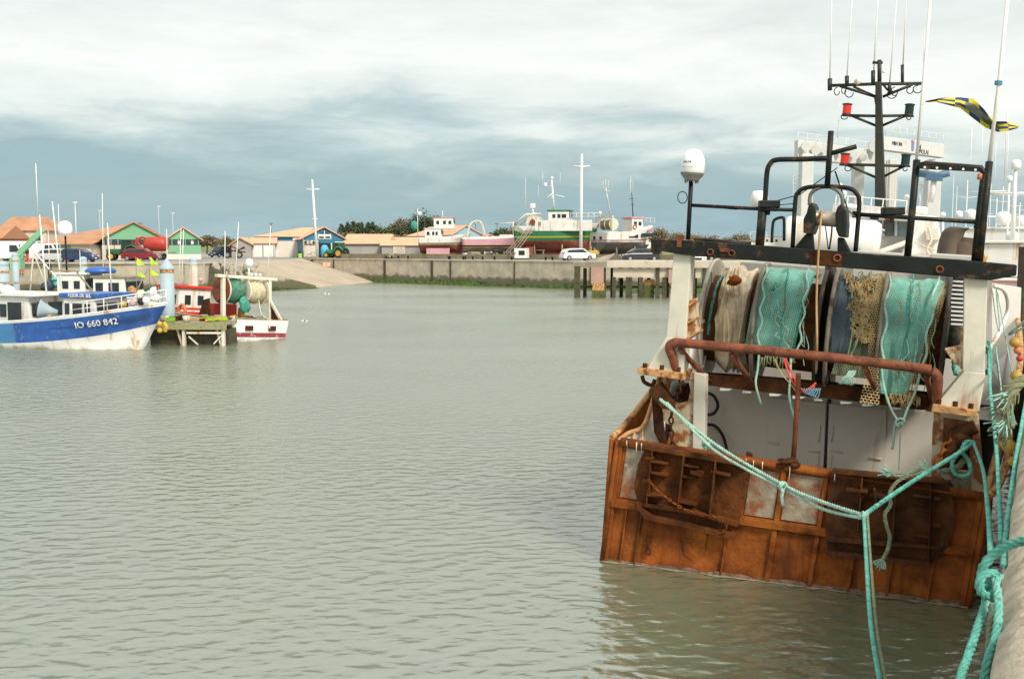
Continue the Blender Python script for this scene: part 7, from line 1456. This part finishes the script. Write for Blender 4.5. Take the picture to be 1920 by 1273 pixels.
# --- green crane arm, people, gulls ----------------------------------------------------------
t = empty('crane', at(28, 484, 96), 0, 'green lattice crane arm rising above the quay at the far left', 'crane')
c0 = at(28, 484, 96); m = MB(); m.bar((0, 0, 0), at(80, 431, 96)-c0, .35, .5); m.build('jib', CG, t); m = MB(); m.bar(at(44, 475, 96)-c0, at(38, 492, 96)-c0, .25); m.build('jib_stay', CG, t); m = MB(); m.box((.2, 0, -.5), (1.0, 1.0, 1.2)); m.build('crane_base', CG, t, bevel=.05)
SK = M('skin', (.45, .25, .17), .6)
def person(label, x, Y, rz, topc, legc, base=G0, h=1.75):
    """one continuous skinned body; coloured by height through material slots"""
    t = empty('person', (gx(x, Y), Y, base), rz, label, 'person', 'people on the left quay')
    pts = [(0, 0, .95), (0, 0, 1.2), (0, 0, 1.42), (0, .01, 1.52), (0, .02, 1.66), (.10, 0, .9), (.12, .03, .5), (.12, 0, .06), (.13, -.14, .03), (-.10, 0, .9), (-.13, -.04, .5), (-.14, 0, .06), (-.15, -.14, .03), (.19, 0, 1.4), (.25, 0, 1.12), (.24, -.14, .9), (-.19, 0, 1.4), (-.26, 0, 1.12), (-.22, -.16, .92)]
    ed = [(0, 1), (1, 2), (2, 3), (3, 4), (0, 5), (5, 6), (6, 7), (7, 8), (0, 9), (9, 10), (10, 11), (11, 12), (2, 13), (13, 14), (14, 15), (2, 16), (16, 17), (17, 18)]
    rad = [.15, .14, .15, .06, .11, .10, .075, .055, .04, .10, .075, .055, .04, .07, .05, .04, .07, .05, .04]
    me = bpy.data.meshes.new('body'); me.from_pydata([Vector(p)*h/1.75 for p in pts], ed, []); o = bpy.data.objects.new('body', me); COL.objects.link(o); o.parent = t
    sk = o.modifiers.new('skin', 'SKIN'); o.modifiers.new('sub', 'SUBSURF').levels = 1
    for i, r_ in enumerate(rad): me.skin_vertices[0].data[i].radius = (r_, r_)
    me.skin_vertices[0].data[0].use_root = True
    dg = bpy.context.evaluated_depsgraph_get(); m2 = bpy.data.meshes.new_from_object(o.evaluated_get(dg)); o.modifiers.clear(); o.data = m2
    for q in (topc, legc, SK, K['tire']): m2.materials.append(q)
    for p in m2.polygons: z = p.center.z; p.material_index = 2 if z > 1.5 else (0 if z > .98 else (1 if z > .12 else 3)); p.use_smooth = True
    return t
OR = M('orange_oilskin', (.75, .10, .04), .6, .1); BKc = M('dark_jacket', (.02, .02, .025), .8)
person('person in dark jacket and orange trousers standing on the left quay, left of two', 41, 101.5, R(20), BKc, OR); person('person in dark jacket and orange trousers standing by the white van', 54, 101.8, R(-30), BKc, OR)
person('person in blue top bending at the quay edge below the two others', 42, 100.8, 0, M('blue_jacket', (.05, .07, .2), .8), OR, 1.9)
def gull(label, p, rz, s=1., fly=True, group='gulls'):
    t = empty('gull', p, rz, label, 'gull', group); t.scale = (.62,)*3; wm = M('gull_white', (.75, .74, .70), .7, .05) if 'gw' not in K else K['gw']; K['gw'] = wm
    if 'gg' not in K: K['gg'] = M('gull_grey', (.35, .35, .36), .7, .1)
    m = MB(); m.tube([(-.30, 0, 0), (-.2, 0, .01), (0, 0, .02), (.15, 0, .03), (.22, 0, .06), (.28, 0, .05)], [.02*s, .05*s, .085*s, .06*s, .05*s, .01*s], 8); m.build('body', wm, t)
    for y in (-1, 1):
        m = MB()
        if fly: m.add([(.08, y*.04, .04), (-.1, y*.04, .04), (-.06, y*.35, .18), (.1, y*.35, .2), (-.12, y*.7, .1), (-.05, y*.72, .1)], [(0, 1, 2, 3), (3, 2, 4, 5)])
        else: m.add([(.1, y*.06, .08), (-.1, y*.09, .04), (-.35, y*.03, .02), (-.05, y*.03, .1)], [(0, 1, 2, 3)])
        m.build('wing', K['gg'], t, solid=.02)
        if not fly: m = MB(); m.tube([(0, y*.03, 0), (0, y*.03, -.18)], .01, 4); m.build('leg', K['orange'], t)
    return t
gull('brown-white gull flying low over the water in front of the slipway', at(613, 552, 62), R(200), 1.2); gull('second gull skimming the water below and left of the first', at(571, 603, 50), R(200), 1.1)
for i, (x, y, Y) in enumerate(((586, 527, 127), (600, 526, 128), (622, 525, 131), (638, 526, 130), (523, 531, 113))): gull('white gull standing at the wet foot of the slipway', Vector((gx(x, Y), Y, gz(y, Y)+.1)), R(30*i), 1.2, False, 'gulls standing on the slipway')
gull('lone gull flying above the water near the red boat', at(567, 598, 80), R(100), 1.2)
# white lifebuoy markings and leaflets on walls
for (x, y, w, c_, lb) in ((609, 496, .5, 'orange', 'left of two small orange-white marker plates'), (616, 496, .5, 'orange', 'right of two small orange-white marker plates')):
    m = MB(); m.box((0, 0, 0), (w, .05, .55)); o = m.build('marker_plate', M('marker_pale', (.75, .45, .32), .7)); o.location = at(x, y, 138.3-(x-600)*.02); tag(o, lb+' on the far quay wall', 'plate')
# more masts and gear bristling on the white boats at far right
for i, (x, y0, y1, Y, w) in enumerate(((1806, 470, 338, 66, .05), (1862, 460, 372, 75, .06), (1873, 465, 350, 84, .05), (1884, 465, 395, 60, .08), (1896, 462, 362, 90, .05), (1905, 462, 380, 70, .06), (1914, 462, 372, 88, .05), (1780, 470, 330, 95, .04), (1850, 470, 345, 95, .04), (1787, 468, 350, 98, .04))):
    t = pole('boat_mast', 'slender pale mast among the white trawlers at the right edge', x, y0, y1, Y, w, (((y0*.25+y1*.75), 1.3, w*.5), ((y0*.45+y1*.55), .8, w*.5)) if i % 2 == 0 else (), 'hullw', 'mast', base=1.5, group='pale masts crowding the right edge')
    if i % 3 == 0: radome(t, .3, 0, (gz(y1, Y)-1.5)*.7, .35)
# clutter standing under and beside the hauled-out boats
rq = random.Random(21)
for i in range(26):
    x = rq.uniform(870, 1235); Y = rq.uniform(138, 145); kind = i % 4; c_ = ('wood', 'rustdark', 'netblue', 'hw', 'darkwood', 'anti')[i % 6]
    nm, lb = (('barrel', 'drum standing'), ('pallet', 'stack of pallets'), ('timber', 'timber trestle'), ('net_heap', 'heap of nets'))[kind]
    t = empty(nm, (gx(x, Y), Y, G0), rq.uniform(-.5, .5), lb+' among the clutter under the hauled-out boats', 'clutter', 'yard clutter under the hauled-out boats'); m = MB()
    if kind == 0: m.lathe([(0, 0), (.3, 0), (.3, .3), (.32, .32), (.3, .34), (.3, .85), (0, .85)], n=14)
    elif kind == 1:
        for k in range(rq.randint(3, 7)): m.bb(-.6, .6, -.5, .5, .15*k, .15*k+.05); m.bb(-.55, -.4, -.5, .5, .15*k+.05, .15*k+.15); m.bb(.4, .55, -.5, .5, .15*k+.05, .15*k+.15)
    elif kind == 2:
        for s in (-.6, .6): m.bar((s, -.4, 0), (s, 0, 1.2), .1); m.bar((s, .4, 0), (s, 0, 1.2), .1)
        m.bar((-.8, 0, 1.25), (.8, 0, 1.25), .14)
    else: m.ball((0, 0, .3), .8, 12, 0, .6); m.v = [tuple(Vector(q)*(1+.4*mn.noise(Vector(q)*2+Vector((i, 0, 0))))) for q in m.v]
    m.build('body', K[c_], t)
# gear on the trawler's wheelhouse roof
for (x, y0, y1, v_) in ((1575, 392, 350, 7.4), (1700, 404, 372, 7.3), (1725, 388, 352, 7.0), (1612, 400, 378, 7.6), (1768, 470, 405, 6.6), (1583, 396, 365, 7.0)):
    m = MB(); m.tube([T(x, y0, v_), T(x, y1, v_)], .022, 6); m.ball(T(x, y1-2, v_), .055, 8); m.build('roof_aerial', K['white'], TR)
m = MB(); q_ = [T(x, 397+(x-1565)*.085, 7.0) for x in range(1565, 1700, 22)]; rail(TR, q_, .32, .014, 'white')
for (x, y) in ((1602, 402), (1640, 406), (1668, 408)): m = MB(); m.box(T(x, y, 6.85), (.16, .14, .12)); m.build('floodlight', K['black'], TR, bevel=.01)
for k in range(5): m = MB(); a_ = T(1485+k*22, 462, 6.3); m.tube(smooth([a_, a_+Vector((.1, 0, .5)), a_+Vector((.4, 0, .1+.1*k)), a_+Vector((.8, 0, .35))]), .018, 5); m.build('hydraulic_hose', K['black' if k % 2 else 'grey'], TR)
m = MB(); m.lathe([(0, 0), (.2, 0), (.2, .05), (.05, .1), (.05, .35), (.22, .4), (.22, .46), (0, .5)], T(1590, 430, 6.6), n=14); m.build('searchlight', K['white'], TR)
m = MB(); m.lathe([(0, -.16), (.13, -.14), (.16, 0), (.13, .14), (0, .16)], T(1424, 374, 4.5), n=14); m.tube([T(1424, 378, 4.5), T(1424, 455, 4.5)], .03, 6); m.build('small_dome', K['white'], TR)
